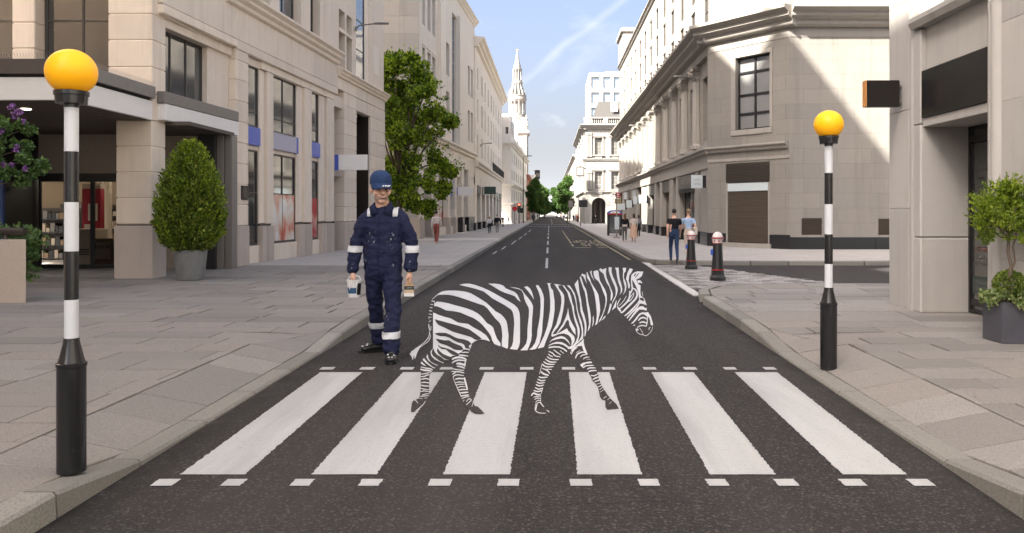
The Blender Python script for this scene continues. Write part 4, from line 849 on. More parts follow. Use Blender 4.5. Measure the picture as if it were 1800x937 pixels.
# end pier with large blocks and a rounded roll at its corner
for a, b in ((0.12, 1.55), (1.55, 2.95), (2.95, 4.5), (4.5, 6.2), (6.2, 8)): Bw.put(MB().bbox(0.0, uy(11.22), 0.0, 1.2, a, b-0.004, 0.006), 'block', M_ST4)
Bw.put(MB().lathe([(0.075, 0.12), (0.075, 4.05)], 14, (uy(11.16), 0.075)), 'corner_roll', M_ST4, smooth=True)
# return of the entrance recess
for a, b in ((0.12, 1.15), (1.154, 2.7)): Bw.put(MB().bbox(uy(11.08), uy(10.86), 0.0, 0.72, a, b, 0.02), 'jamb_block', M_ST4)
Bw.put(MB().bbox(uy(11.08), uy(10.86), 0.0, 0.5, 2.704, 4.0, 0.012), 'jamb_block', M_ST4)
Bw.put(MB().bbox(uy(10.86), uy(9.2), 0.03, 0.72, 2.66, 2.78, 0.008), 'soffit_slab', M_ST4)
Bw.put(MB().bbox(uy(10.86), uy(9.2), 0.08, 0.6, 3.42, 4.05, 0.006), 'panel', M_ST4)
Bw.put(MB().bbox(uy(10.84), uy(9.22), 0.0, 0.3, 2.785, 3.42, 0.006), 'fascia', plain('black_gloss', (0.010, 0.009, 0.009), 0.18, 0.5, var=0.3))
Bw.put(MB().xprof([(0.1, 4.02), (-0.05, 4.02), (-0.09, 4.10), (-0.09, 4.16), (0.1, 4.2)], uy(11.05), uy(8.9)), 'hood_mould', M_ST4)
window(Bw, uy(11.0), uy(9.1), 4.45, 6.6, 0.4, 2, 1, 0.08, fm=plain('green_frame', (0.05, 0.10, 0.085), 0.4))
opu = [(u_, u_+1.3, z_, z_+2.0) for u_ in np.arange(0.8, 25, 3.1) for z_ in (9.0, 12.4, 15.8)]
facade(Bw, 'upper_wall', 0.0, 28, 8.0, 19.0, opu, M_ST4, v=0.02, back=10)  # storeys above the view, raised as a sunlit reflector for the left side
for o in opu: window(Bw, *o, 0.3, 2, 2, 0.07)
Bw.put(MB().box(uy(11.22), uy(9.1), 0.04, 0.9, 6.6, 8.0), 'upper_block', M_ST4); Bw.put(MB().box(uy(11.22), uy(11.0), 0.05, 0.9, 4.2, 6.6), 'upper_block', M_ST4)
# glazed entrance
g = window(Bw, uy(10.86), uy(9.0), 0.14, 2.66, 0.68, 2, 1, 0.05, fm=M_BLACK, gm=glass('door_glass', (0.050, 0.050, 0.046), 0.08, 0.5), zsplit=[0.92], name='entrance_glazing')
M_ETCH = plain('etched_letter', (0.10, 0.10, 0.09), 0.7); M_RUST = plain('red_letter', (0.20, 0.075, 0.05), 0.7); M_PALEL = plain('pale_letter', (0.17, 0.17, 0.16), 0.7)
def wall_text(W, body, u, z, v, h, w_, mat, parent):
    th = W.th; X, Y = W.ox+u*W.c-v*W.s, W.oy+u*W.s+v*W.c
    o = text_mesh('lettering', body, 0.2, mat, None, width=w_, height=h); o.parent = parent
    # facing the street: text runs along +u with its face to -y
    o.rotation_euler = (R(90), 0, 0); o.location = (u, v, z); return o
ug = uy(10.42)
for k, b in enumerate(('WHY TRAILFINDERS', 'MOST TRUSTED TRAVEL BRAND', 'TRAILFINDERS OF THE YEAR', 'INDEPENDENT HOLIDAYS', '100% FAMILY OWNED')): wall_text(Bw, b, ug, 2.18-0.115*k, 0.665, 0.045, 0.62-0.05*(k % 2), M_ETCH, Bw.root)
wall_text(Bw, 'cred', ug-0.12, 1.02, 0.665, 0.09, 0.34, M_RUST, Bw.root); wall_text(Bw, 'TRAILFINDERS', ug, 0.90, 0.665, 0.06, 0.66, M_ETCH, Bw.root); wall_text(Bw, '& RATED CREDIT', ug, 0.815, 0.665, 0.06, 0.66, M_ETCH, Bw.root)
Bw.put(MB().box(ug-0.34, ug+0.36, 0.655, 0.668, 0.42, 0.64), 'glass_sticker', plain('dark_sticker', (0.03, 0.042, 0.038), 0.4)); wall_text(Bw, 'FINANCIAL', ug, 0.565, 0.650, 0.055, 0.5, M_PALEL, Bw.root); wall_text(Bw, 'GUARANTEE', ug, 0.49, 0.650, 0.055, 0.52, M_PALEL, Bw.root)
q = MB(); q.box(uy(10.8), uy(9.0), 0.655, 0.668, 0.24, 0.32); Bw.put(q, 'door_bar', M_BLACK); q = MB(); q.box(uy(10.75), uy(9.2), 0.60, 0.665, 2.44, 2.52); Bw.put(q, 'door_closer', M_BLACK)
# near side: rolls and flat wall to beyond the frame
Bw.put(MB().lathe([(0.055, 0.12), (0.055, 6.5)], 12, (uy(9.14), 0.03)), 'jamb_roll', M_ST4, smooth=True); Bw.put(MB().lathe([(0.085, 0.12), (0.085, 6.5)], 14, (uy(9.0), 0.02)), 'jamb_roll', M_ST4, smooth=True)
zc = [0.12, 0.98, 1.86, 2.74, 3.62, 4.5, 5.4, 6.5, 8.0]
for k, (a, b) in enumerate(zip(zc[:-1], zc[1:])):
    us = [uy(8.92), uy(7.6)+0.5*(k % 2), uy(5.4)+0.5*(k % 2), uy(2.5), uy(-5), uy(-16)]
    for c, d in zip(us[:-1], us[1:]): Bw.put(MB().bbox(c, d, 0.0, 0.6, a, b-0.002, 0.004), 'block', M_ST4)
# far end of this building, on the side street
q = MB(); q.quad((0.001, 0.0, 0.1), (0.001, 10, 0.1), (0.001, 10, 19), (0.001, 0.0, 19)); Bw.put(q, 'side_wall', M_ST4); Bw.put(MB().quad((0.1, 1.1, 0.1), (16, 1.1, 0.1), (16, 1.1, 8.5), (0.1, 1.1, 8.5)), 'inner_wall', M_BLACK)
# projecting sign
ps = empty('projecting_sign', (5.06, 11.5, 3.2), 0, 'small black box sign with an orange edge projecting from the pale stone corner', 'sign')
MB().bbox(-0.52, -0.045, -0.10, 0.02, -0.19, 0.19, 0.008).build('sign_box', plain('sign_black', (0.014, 0.011, 0.010), 0.3), ps); MB().box(-0.535, -0.519, -0.098, 0.018, -0.187, 0.187).build('edge_strip', plain('orange_edge', (0.55, 0.25, 0.07), 0.5), ps)
for z in (0.10, -0.13): MB().tube([(-0.046, -0.04, z), (0.0, -0.04, z)], 0.012, 8).tube([(-0.02, -0.04, z), (-0.005, -0.04, z)], 0.03, 10).build('bracket', M_GREYM, ps)

# ------------------------------------------------------------------ corner building across the side street
Y0, Y1, XC = 76.0, 32.5, 6.45
Cw = Wall(XC, Y0, -90, 'classical_building', 'pale classical corner building with giant pilasters, deep cornice and ground-floor shops')
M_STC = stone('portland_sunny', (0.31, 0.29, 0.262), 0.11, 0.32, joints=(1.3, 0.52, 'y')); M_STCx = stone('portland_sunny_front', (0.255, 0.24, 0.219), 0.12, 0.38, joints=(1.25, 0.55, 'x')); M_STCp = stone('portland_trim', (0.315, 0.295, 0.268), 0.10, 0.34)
uc = lambda y: Y0-y
LN = Y0-Y1
bays = [37.2+3.1*k for k in range(-1, 13)]; cols = [35.6+3.1*k for k in range(13)]
# attic storeys
ops = []
for y in bays:
    for z in (9.45, 11.15, 12.85): ops.append((uc(y)-0.52, uc(y)+0.52, z, z+1.32))
ops = [o for o in ops if o[0] > 0.3 and o[1] < LN-0.3]
facade(Cw, 'attic_wall', 0, LN-0.05, 9.0, 15.1, ops, M_STC, 0.12, 0.25)
for o in ops: window(Cw, *o, 0.34, 2, 2, 0.06, fm=M_FRAME, gm=M_GLASS)
cornice(Cw, -0.1, LN, 0.25, 15.0, 15.35, 0.25, M_STCp, 'parapet', steps=2)
q = MB(); q.box(0.0, 5.0, 0.1, 6, 15.2, 18.0); q.box(-0.15, 5.15, -0.1, 6.1, 17.6, 17.9); Cw.put(q, 'roof_pavilion', M_STCp)
# first floor wall with tall windows between the pilasters
ops1 = [(uc(y)-0.55, uc(y)+0.55, 4.55, 7.25) for y in bays if 0.8 < uc(y) < LN-0.7]
facade(Cw, 'first_floor_wall', 0, LN, 4.1, 8.1, ops1, M_STC, 0.3, 0.22)
for o in ops1: window(Cw, *o, 0.5, 2, 3, 0.06, gm=M_GLASS)
for y in cols:
    if not 0.5 < uc(y) < LN: continue
    c = uc(y); pr = [(0.40, 4.32), (0.40, 4.45), (0.34, 4.5), (0.33, 4.6), (0.285, 7.35)]
    sh = MB(); n = 24
    sh.rings([[(c+r*1.0*math.cos(2*math.pi*i/n)*(1-0.05*(i % 2)), 0.16+r*0.75*math.sin(2*math.pi*i/n)*(1-0.05*(i % 2)), z) for i in range(n)] for r, z in pr]); col = Cw.put(sh, 'column', M_STCp)
    cp = MB(); cp.rings([[(c+sx*r, 0.16+sy*r*0.8, z) for sx, sy in ((-1, -1), (1, -1), (1, 1), (-1, 1))] for r, z in ((0.27, 7.34), (0.30, 7.42), (0.28, 7.46), (0.30, 7.70), (0.42, 7.84), (0.44, 7.86), (0.44, 7.95))])
    for i in range(5):                                          # leaves and scrolls of the capital
        for lv, (z, r) in enumerate(((7.46, 0.07), (7.60, 0.075))):
            x = c-0.28+0.14*i+(0.07 if lv else 0); cp.tube([(x, -0.07, z), (x, -0.13, z+0.13), (x, -0.19, z+0.16), (x, -0.2, z+0.12)], [r*0.8, r, r*0.7, r*0.3], 6)
    for sx in (-1, 1): cp.tube([(c+sx*0.28, -0.12, 7.74), (c+sx*0.40, -0.16, 7.78), (c+sx*0.42, -0.17, 7.70)], [0.05, 0.08, 0.05], 7)
    Cw.put(cp, 'capital', M_STCp, col)
Cw.put(MB().bbox(0, LN, 0.02, 0.4, 7.96, 8.32, 0.02), 'architrave', M_STCp)
cornice(Cw, -0.3, LN+0.25, 0.02, 8.32, 9.05, 0.72, M_STCp)
dn = MB(); u = 0.2
while u < LN: dn.box(u, u+0.14, -0.22, 0.03, 8.36, 8.50); u += 0.34
tag(Cw.put(dn, 'dentils', M_STCp), kind='stuff')
q = MB(); u = 0.0
while u < LN+0.2: q.box(u, u+0.012, -0.78, -0.5, 8.99, 9.062); u += 0.95
Cw.put(q, 'cornice_joints', M_BROWN)
# entablature over the shops, string course
Cw.put(MB().bbox(0, LN, 0.0, 0.4, 3.28, 3.86, 0.02), 'shop_frieze', M_STCp); cornice(Cw, 0, LN+0.14, 0.0, 3.86, 4.12, 0.22, M_STCp, 'string_course', steps=2); Cw.put(MB().bbox(0, LN, 0.06, 0.4, 4.14, 4.34, 0.02), 'column_plinth', M_STCp)
# ground floor: piers and shops
piers = [(32.5, 34.2), (34.75, 35.6), (39.9, 40.9), (42.0, 43.2), (46.1, 47.0), (48.6, 49.5), (52.3, 53.2), (55.4, 56.3), (59, 60), (62.6, 63.5), (66, 67), (70, 71), (74.6, 76)]
for i, (a, b) in enumerate(piers):
    Cw.put(MB().bbox(uc(b), uc(a), 0.04, 0.6, 0.66, 3.28, 0.015), 'shop_pier', M_STCp); Cw.put(MB().bbox(uc(b)-0.02, uc(a)+0.02, 0.01, 0.62, 0.08, 0.65, 0.01), 'plinth_block', M_BLACKST)
M_SIGN = plain('shop_sign_dark', (0.085, 0.078, 0.072), 0.5); M_PALESIGN = plain('pale_sign', (0.50, 0.56, 0.58), 0.3); M_LET = plain('sign_letter', (0.28, 0.25, 0.20), 0.5)
for i, ((_, a), (b, _)) in enumerate(zip(piers[:-1], piers[1:])):
    u0_, u1_ = uc(b), uc(a); wd = u1_-u0_
    if i in (1, 3, 5, 6, 8, 9, 10):
        sg_ = Cw.put(MB().bbox(u0_-0.02, u1_+0.02, 0.0 if i == 1 else 0.08, 0.5, 2.60, 3.24, 0.01), 'shop_sign', M_SIGN if i in (1, 3, 5, 9) else M_PALESIGN)
        if i == 1:
            wall_text(Cw, 'WEST ONE', (u0_+u1_)/2, 2.95, -0.005, 0.24, 2.6, M_LET, Cw.root)
            q = MB()
            for k in range(6): q.box(u0_, u1_, -0.03, 0.05, 2.42+k*0.03, 2.437+k*0.03)
            Cw.put(q, 'awning_grille', M_BLACK)
        window(Cw, u0_, u1_, 0.35, 2.58, 0.35, max(1, round(wd/1.0)), 1, 0.05, fm=M_BLACK, gm=M_GLASS if i != 3 else poster_mat('shop_goods', [(0.03, 0.03, 0.03), (0.30, 0.27, 0.24), (0.05, 0.06, 0.04), (0.28, 0.08, 0.06), (0.4, 0.38, 0.33)], 5.0), zsplit=[0.8], name='shop_window')
        Cw.put(MB().bbox(u0_, u1_, 0.2, 0.5, 0.08, 0.35, 0.01), 'stall_riser', M_BLACKST)
    else: window(Cw, u0_, u1_, 0.14, 3.26, 0.3, 1, 1, 0.06, fm=M_BLACK, gm=M_GLASS, zsplit=[0.76], name='shop_door')
Cw.put(MB().quad((0, 0.58, 0), (LN, 0.58, 0), (LN, 0.58, 9.0), (0, 0.58, 9.0)), 'inner_wall', M_BLACK)
Cw.put(MB().quad((0, 0.26, 4), (0, 14, 4), (0, 14, 15.2), (0, 0.26, 15.2)), 'end_wall', M_STCp); Cw.put(MB().quad((0, 0.26, 15.1), (LN, 0.26, 15.1), (LN, 14, 15.1), (0, 14, 15.1)), 'roof', M_GREYM)
wall_lamp(Cw, uc(6.45*F/(1224-CX)), 7.4, 1.0, v=0.0); wall_lamp(Cw, uc(6.45*F/(1131-CX)), 7.4, 1.0, v=0.0)
# chamfered corner
CA = (6.45, 32.5); CB = (8.86, 29.4); ang = math.degrees(math.atan2(CB[1]-CA[1], CB[0]-CA[0])); LC = math.dist(CA, CB)
Ch = Wall(CA[0], CA[1], ang, parent=Cw)
wo_ = Ch.op(1293, 1353, 66, 236); wo_ = (wo_[0], wo_[1], 4.72, 7.55)
sh_ = (Ch.U(1276), Ch.U(1353)); so_ = (sh_[0], sh_[1], 0.30, 3.42)
facade(Ch, 'chamfer_wall', 0, LC, 0.66, 8.0, [wo_, so_], M_STCx, 0.26, 0.0)
w_ = window(Ch, wo_[0], wo_[1], wo_[2], wo_[3], 0.22, 2, 1, 0.06, fm=M_BLACK, gm=glass('curtained_glass', (0.20, 0.20, 0.195), 0.07, 0.6, 0.35), zsplit=[0.22, 0.48, 0.79], bw=0.09, proud=0.05)
for k in range(9): 
    x = wo_[0]+0.1+(wo_[1]-wo_[0]-0.2)*k/8; 
    if k % 2 == 0: Ch.put(MB().box(x-0.05, x+0.05, 0.30, 0.34, wo_[2], wo_[3]-0.05), 'curtain', plain('net_curtain_%d' % k, (0.42, 0.41, 0.39), 0.9), w_)
Ch.put(MB().bbox(wo_[0]-0.22, wo_[1]+0.12, -0.04, 0.1, wo_[2]-0.22, wo_[2]-0.01, 0.015), 'sill', M_STCp)
for a, b in ((wo_[0]-0.22, wo_[0]-0.005), (wo_[1]+0.005, wo_[1]+0.13)): Ch.put(MB().bbox(a, b, -0.025, 0.1, wo_[2], wo_[3]+0.1, 0.008), 'architrave', M_STCp)
Ch.put(MB().bbox(wo_[0]-0.22, wo_[1]+0.13, -0.03, 0.1, wo_[3]+0.004, wo_[3]+0.16, 0.01), 'architrave', M_STCp)
sl0 = MB(); z = 2.66
while z < 3.38: sl0.add([(sh_[0], -0.02, z), (sh_[1], -0.02, z), (sh_[1], 0.05, z+0.05), (sh_[0], 0.05, z+0.05), (sh_[0], 0.05, z), (sh_[1], 0.05, z)], [(0, 1, 2, 3), (0, 4, 5, 1)]); z += 0.058
Ch.put(sl0, 'louvre', M_BROWN); Ch.put(MB().box(sh_[0], sh_[1], 0.055, 0.1, 2.6, 3.42), 'louvre_back', M_BLACK)
Ch.put(MB().bbox(sh_[0]+0.08, sh_[1]-0.08, 0.0, 0.1, 2.32, 2.64, 0.01), 'shutter_box', M_PALESIGN)
sr = MB(); z = 0.32; M_SHUT = plain('brown_shutter', (0.085, 0.066, 0.050), 0.5)
while z < 2.30: sr.rings([[(sh_[0]+0.08, 0.06, z), (sh_[1]-0.08, 0.06, z)], [(sh_[0]+0.08, 0.025, z+0.02), (sh_[1]-0.08, 0.025, z+0.02)], [(sh_[0]+0.08, 0.03, z+0.055), (sh_[1]-0.08, 0.03, z+0.055)], [(sh_[0]+0.08, 0.06, z+0.066), (sh_[1]-0.08, 0.06, z+0.066)]], False, 0, False); z += 0.068
Ch.put(sr, 'roller_shutter', M_SHUT); 
for a, b in ((sh_[0], sh_[0]+0.08), (sh_[1]-0.08, sh_[1])): Ch.put(MB().box(a, b, 0.0, 0.1, 0.3, 2.66), 'shutter_guide', M_STCp)
Ch.put(MB().box(sh_[0]-0.1, sh_[1]+0.1, -0.1, 0.3, 0.1, 0.30), 'threshold', M_STCp)
for a, b in ((-0.02, sh_[0]), (sh_[1], LC+0.02)): Ch.put(MB().bbox(a, b, -0.03, 0.3, 0.08, 0.65, 0.01), 'plinth_block', M_BLACKST)
Ch.put(MB().bbox(0, LC, -0.03, 0.3, 3.50, 3.62, 0.01), 'band', M_STCp); cornice(Ch, -0.07, LC-0.05, -0.01, 3.86, 4.12, 0.22, M_STCp, 'string_course', steps=2)
Ch.put(MB().bbox(0, LC, -0.02, 0.4, 7.96, 8.32, 0.02), 'architrave', M_STCp); cornice(Ch, -0.35, LC+0.3, -0.02, 8.32, 9.05, 0.72, M_STCp)
Ch.put(MB().bbox(0.02, LC, 0.1, 0.6, 9.0, 15.2, 0.01), 'attic_wall', M_STCp); Ch.put(MB().quad((0, 0.5, 0), (LC, 0.5, 0), (LC, 0.5, 9), (0, 0.5, 9)), 'inner_wall', M_BLACK)
# long blind front on the side street
Fr = Wall(CB[0], CB[1], 0, parent=Cw)
lv = [(Fr.U(1409), Fr.U(1445), 0.66, 1.28), (Fr.U(1544), Fr.U(1580), 0.66, 1.26)]
facade(Fr, 'front_wall', 0, 30, 0.58, 8.0, lv, M_STCx, 0.1, 0.0)
for o in lv:
    q = MB(); z = o[2]
    while z < o[3]-0.05: q.add([(o[0], 0.0, z), (o[1], 0.0, z), (o[1], 0.06, z+0.05), (o[0], 0.06, z+0.05)], [(0, 1, 2, 3)]); z += 0.06
    Fr.put(q, 'louvre', M_SHUT); Fr.put(MB().quad((o[0], 0.09, o[2]), (o[1], 0.09, o[2]), (o[1], 0.09, o[3]), (o[0], 0.09, o[3])), 'louvre_back', M_BLACK)
u = 0.0
while u < 30: Fr.put(MB().bbox(u, u+1.58, -0.03, 0.3, 0.08, 0.575, 0.008), 'plinth_block', M_BLACKST); u += 1.584
Fr.put(MB().bbox(0, 30, -0.02, 0.4, 7.96, 8.32, 0.02), 'architrave', M_STCp); cornice(Fr, -0.05, 30, -0.02, 8.32, 9.05, 0.72, M_STCp); Fr.put(MB().box(0.1, 30, 0.1, 0.6, 9.0, 15.2), 'attic_wall', M_STCx)
# hanging shop signs
for i, (x0, x1, yt, yb_) in enumerate(((1215, 1238, 308, 331), (1123, 1138, 343, 358), (1113, 1122, 346, 359), (1101, 1112, 352, 365), (1087, 1100, 358, 369))):
    y_ = XC*F/((x1+1)-CX); k = y_/F; X0 = (x0-CX)*k; z0 = H+(CY-yb_)*k; z1 = H+(CY-yt)*k
    r_ = empty('hanging_sign', (XC, y_, z0), 0, ['pale box sign with faint lettering hanging by the corner shop', 'pale blank hanging sign, second from the stone corner', 'pale blank hanging sign, third from the stone corner', 'pale blank hanging sign, fourth from the stone corner', 'pale blank hanging sign nearest the telephone box'][i], 'sign', 'signs hanging over the right pavement')
    MB().bbox(X0-XC, -0.10, -0.05, 0.05, 0, z1-z0, 0.008).build('sign_face', M_PALESIGN, r_); MB().bbox(-0.10, 0.04, -0.03, 0.03, 0.02, z1-z0-0.02, 0.004).build('bracket', M_BLACK, r_)
    if i == 0:
        for j, b in enumerate(('WEST', 'ONE')): text_mesh('lettering', b, 0.1, M_LET, r_, ((X0-XC-0.1)/2, -0.056, (z1-z0)*(0.63-0.3*j)), (R(90), 0, 0), width=(XC-X0)*0.5, height=0.09)
# ------------------------------------------------------------------ left side, beyond the side turning
D = Wall(-6.72, 41.0, 86.74, 'stone_building', 'tall cream stone building with glass strips behind the big street tree')
UD = D.U(834)
zt = 15.6
ops = []
def P(x0, x1, yt, yb_, at=None): o = D.op(x0, x1, yt, yb_, at); ops.append(o); return o
for a, b in ((742.5, 747.5), (751.5, 757), (760, 765.5)):
    for z0_, z1_ in ((8.0, 10.2), (11.4, 13.6)): ops.append((D.U(a), D.U(b), z0_, z1_))
for z0_, z1_ in ((7.0, 8.9), (9.9, 11.9)): ops.append((D.U(781), D.U(790), z0_, z1_))
strip1 = (D.U(794.5), D.U(803), 5.9, 14.2)
for z0_, z1_ in ((6.6, 8.8), (9.9, 12.0)): ops += [(D.U(812.3), D.U(816.5), z0_, z1_), (D.U(822.5), D.U(826), z0_, z1_), (D.U(828), D.U(831.3), z0_, z1_)]
facade(D, 'wall', 0, UD, 5.75, zt, ops+[strip1], M_ST2, 0.3, 0.0)
for o in ops: window(D, *o, 0.28, 1, 2, 0.05, fm=M_FRAMEL, gm=M_GLASS2)
for o in ops[:6]: D.put(MB().bbox(o[0]-0.06, o[1]+0.06, -0.04, 0.1, o[3]+0.12, o[3]+0.2, 0.01), 'hood', M_ST2)
window(D, *strip1, 0.2, 1, 11, 0.04, fm=M_FRAMEL, gm=M_GLASSB, name='glass_strip')
for px in (769, 803.3): D.put(MB().bbox(D.U(px), D.U(px+9), -0.22, 0.2, 5.8, 14.4, 0.02), 'pier', M_ST2)
cornice(D, -0.1, UD, 0.0, 5.45, 5.85, 0.3, M_ST2, 'ledge', steps=2); cornice(D, -0.2, UD+0.1, 0.0, zt-0.2, zt+0.25, 0.35, M_ST2)
att = [(UD*i/8+0.5, UD*i/8+1.5, 16.3, 17.5) for i in range(8)]
facade(D, 'attic', 0.0, UD, zt, 18.2, att, M_ST2, 0.2, 1.0, back=9)
for o in att: window(D, *o, 1.15, 1, 1, 0.06, fm=M_FRAMEL, gm=M_GLASS2)
D.put(MB().box(0.5, UD-1.5, 3.5, 14, 15.8, 26.0), 'shade_storeys', M_ST2)  # set-back mass hidden from view, added to shade the street front opposite
q = MB(); q.box(UD-4.5, UD-0.3, -0.5, 1.5, 18.3, 18.45); 
for k in range(6): q.box(UD-4.4+k*0.75, UD-4.34+k*0.75, -0.6, 0.6, 18.15, 18.3)
D.put(q, 'roof_canopy', M_GREYM)
# ground floor shops of this building
gp = [(0.0, 1.15), (3.2, 3.7), (4.6, 5.2), (8.2, 8.9), (10.6, 11.3), (13.3, 14.2), (16.0, UD)]
for a, b in gp:
    D.put(MB().bbox(a, b, -0.05, 0.7, 0.06, 1.15, 0.012), 'plinth_block', M_ST1D if a < 12 else M_BLACKST)
    zz_ = [1.16, 1.72, 2.28, 2.84, 3.4, 3.96, 4.5]
    blocks(D, a, b, 0.0, 0.7, zz_, M_ST2)
D.put(MB().bbox(0, UD, 0.0, 0.7, 4.5, 5.45, 0.015), 'frieze', M_ST2)
for i, ((_, a), (b, _)) in enumerate(zip(gp[:-1], gp[1:])):
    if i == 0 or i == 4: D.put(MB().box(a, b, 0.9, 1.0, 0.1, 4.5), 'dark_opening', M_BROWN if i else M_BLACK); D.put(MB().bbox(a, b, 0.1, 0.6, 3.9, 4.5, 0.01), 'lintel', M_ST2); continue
    window(D, a, b, 0.62, 2.55, 0.35, 1, 1, 0.05, gm=M_POST if i == 2 else M_GLASS, name='shop_window'); D.put(MB().bbox(a, b, 0.14, 0.6, 0.06, 0.6, 0.01), 'stall_riser', M_ST2); D.put(MB().bbox(a, b, 0.16, 0.5, 2.58, 3.0, 0.01), 'fascia', M_BLUE if i == 3 else M_BLUEG); window(D, a, b, 3.05, 4.45, 0.33, 1, 1, 0.05, gm=M_GLASS2)
D.put(MB().bbox(11.6, 11.66, -1.0, 0.0, 2.6, 3.15, 0.01), 'banner_sign', M_WHITEP); D.put(MB().bbox(11.59, 11.67, 0.0, 0.1, 2.6, 3.15, 0.004), 'banner_edge', M_BLUE)
# its blind side towards us: big ashlar blocks with visible joints
Ds = Wall(-6.72, 41.0, 0, parent=D)
zz_ = [0.12, 1.2, 2.6, 4.1, 5.6, 7.3, 9.0, 10.7, 11.6, 12.5, 14.1, 15.8]
for k, (a, b) in enumerate(zip(zz_[:-1], zz_[1:])):
    xs = [-9.0, -6.5+0.6*(k % 2), -4.2+0.3*(k % 2), -2.4, -0.98, 0.0]
    for c, d in zip(xs[:-1], xs[1:]): Ds.put(MB().bbox(c, d-0.004, 0.0, 0.5, a, b-0.004, 0.008), 'block', M_ST4 if a > 1.1 else M_ST1D)
wall_lamp(D, D.U(845), 6.9, 0.9, v=0.0)

# next block
G = Wall(-5.55, 59.6, 90, 'stone_block', 'cream stone block with flower balcony rail and shop signs beyond the glass-strip building')
LG = 33.0; ops = []
for k in range(9):
    u = 1.6+3.5*k
    for z0_, z1_ in ((5.9, 7.5), (8.4, 10.2), (11.0, 12.6)):
        if k % 3 == 1: ops += [(u, u+0.6, z0_, z1_), (u+0.9, u+1.5, z0_, z1_)]
        else: ops.append((u, u+0.8, z0_, z1_))
facade(G, 'wall', 0, LG, 4.2, 14.2, ops, M_ST2, 0.25, 0.0, back=10)
for o in ops: window(G, *o, 0.22, 1, 2, 0.06, fm=M_FRAMEL, gm=M_GLASS2)
cornice(G, -0.2, LG+0.3, 0.0, 13.9, 14.6, 0.7, M_ST2); cornice(G, -0.1, LG+0.2, 0.0, 4.9, 5.35, 0.35, M_ST2, 'ledge', steps=2); G.put(MB().bbox(0, LG, 0.5, 8, 14.6, 16.0, 0.05), 'attic', M_ST2)
q = MB()
for k in range(46): q.box(14+k*0.4, 14.03+k*0.4, -0.32, -0.29, 5.35, 6.1)
q.box(14, 32.2, -0.33, -0.28, 6.08, 6.13); G.put(q, 'balcony_rail', M_BLACK)
zz_ = [0.7, 1.4, 2.1, 2.8, 3.5, 4.2]
for k in range(8):
    a = 0.0+4.5*k; b = a+1.4; G.put(MB().bbox(a, b, -0.04, 0.6, 0.06, 0.69, 0.01), 'plinth_block', M_BLACKST); blocks(G, a, b, 0.0, 0.6, zz_, M_ST2, 0.02)
    if k < 7:
        window(G, b, a+4.5, 0.15, 2.9, 0.3, 3, 1, 0.08, fm=M_BLACK, gm=M_GLASS, name='shop_window'); G.put(MB().bbox(b, a+4.5, -0.05, 0.4, 2.95, 3.55, 0.01), 'shop_sign', (M_SIGN, M_BLACK, plain('sign_sage', (0.26, 0.30, 0.26), 0.5))[k % 3])
G.put(MB().bbox(0, LG, 0.02, 0.5, 3.6, 4.25, 0.01), 'frieze', M_ST2)
hs = empty('hanging_sign', (-5.55, 66.0, 3.0), 0, 'dark green hanging sign over the left-hand shops', 'sign'); MB().bbox(0.15, 1.1, -0.04, 0.04, 0, 0.62, 0.01).build('sign_face', plain('sign_green', (0.03, 0.06, 0.05), 0.5), hs); MB().tube([(0, 0, 0.55), (0.2, 0, 0.55)], 0.02, 6).build('bracket', M_BLACK, hs)
for zz_ in (0.22, 0.40): text_mesh('lettering', 'CARDS' if zz_ > 0.3 else 'GIFTS', 0.15, M_PALESIGN, hs, (0.62, -0.045, zz_), (R(90), 0, 0), width=0.7, height=0.13) if False else None

# white building with a rounded corner
K = Wall(-6.6, 94.5, 0, 'white_building', 'white stone corner building with dark square windows below the church tower')
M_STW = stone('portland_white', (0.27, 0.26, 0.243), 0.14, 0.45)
M_STK = stone('portland_shade_lift', (0.70, 0.675, 0.63), 0.12, 0.35)  # white stone copied in a lighter tone for fronts standing in shade
fo = [(K.U(889.5), K.U(897.5), 3.05, 4.2), (K.U(889.5), K.U(895.5), 5.6, 6.3), (K.U(888.5), K.U(893.5), 7.0, 8.1), (K.U(888.5), K.U(893.5), 8.7, 9.9), (K.U(888.5), K.U(893.5), 10.4, 11.6), (K.U(891), K.U(897), 0.1, 2.1)]
LK = K.U(898.5); facade(K, 'wall', -4, LK, 0.0, 12.4, fo, M_STK, 0.2)
for o in fo: window(K, *o, 0.18, 1, 1, 0.08, fm=M_BLACK, gm=M_GLASS)
Ks = Wall(-6.6+LK, 94.5, 88.6, parent=K); so2 = []
for k in range(8):
    for z0_, z1_ in ((0.3, 2.2), (3.0, 4.2), (5.4, 6.6), (7.4, 8.7)): so2.append((0.8+4.1*k, 2.2+4.1*k, z0_, z1_))
facade(Ks, 'wall', 0, 34, 0.0, 10.8, so2, M_STK, 0.25, 0.0, back=8)
for o in so2: window(Ks, *o, 0.2, 1, 1, 0.1, fm=M_FRAMEL, gm=M_GLASS2)
for W_, a, b in ((K, -4, LK+0.3), (Ks, -0.2, 34)): cornice(W_, a, b, 0.0, 9.3, 9.8, 0.5, M_STK, steps=2); cornice(W_, a, b, 0.0, 4.55, 4.9, 0.3, M_STK, 'ledge', steps=2); cornice(W_, a, b, 0, 2.35, 2.6, 0.2, M_STK, 'ledge', steps=2)
q = MB()
for u, zt_ in ((2, 12.6), (9, 12.0), (17, 11.8)): q.prism([(u, 10.7), (u+3.4, 10.7), (u+3.4, zt_-0.8), (u+1.7, zt_), (u, zt_-0.8)], 0, 0.6)
o = Ks.put(MB().box(0, 34, 0.6, 6, 10.8, 11.3), 'roof', plain('slate', (0.12, 0.125, 0.13), 0.6))
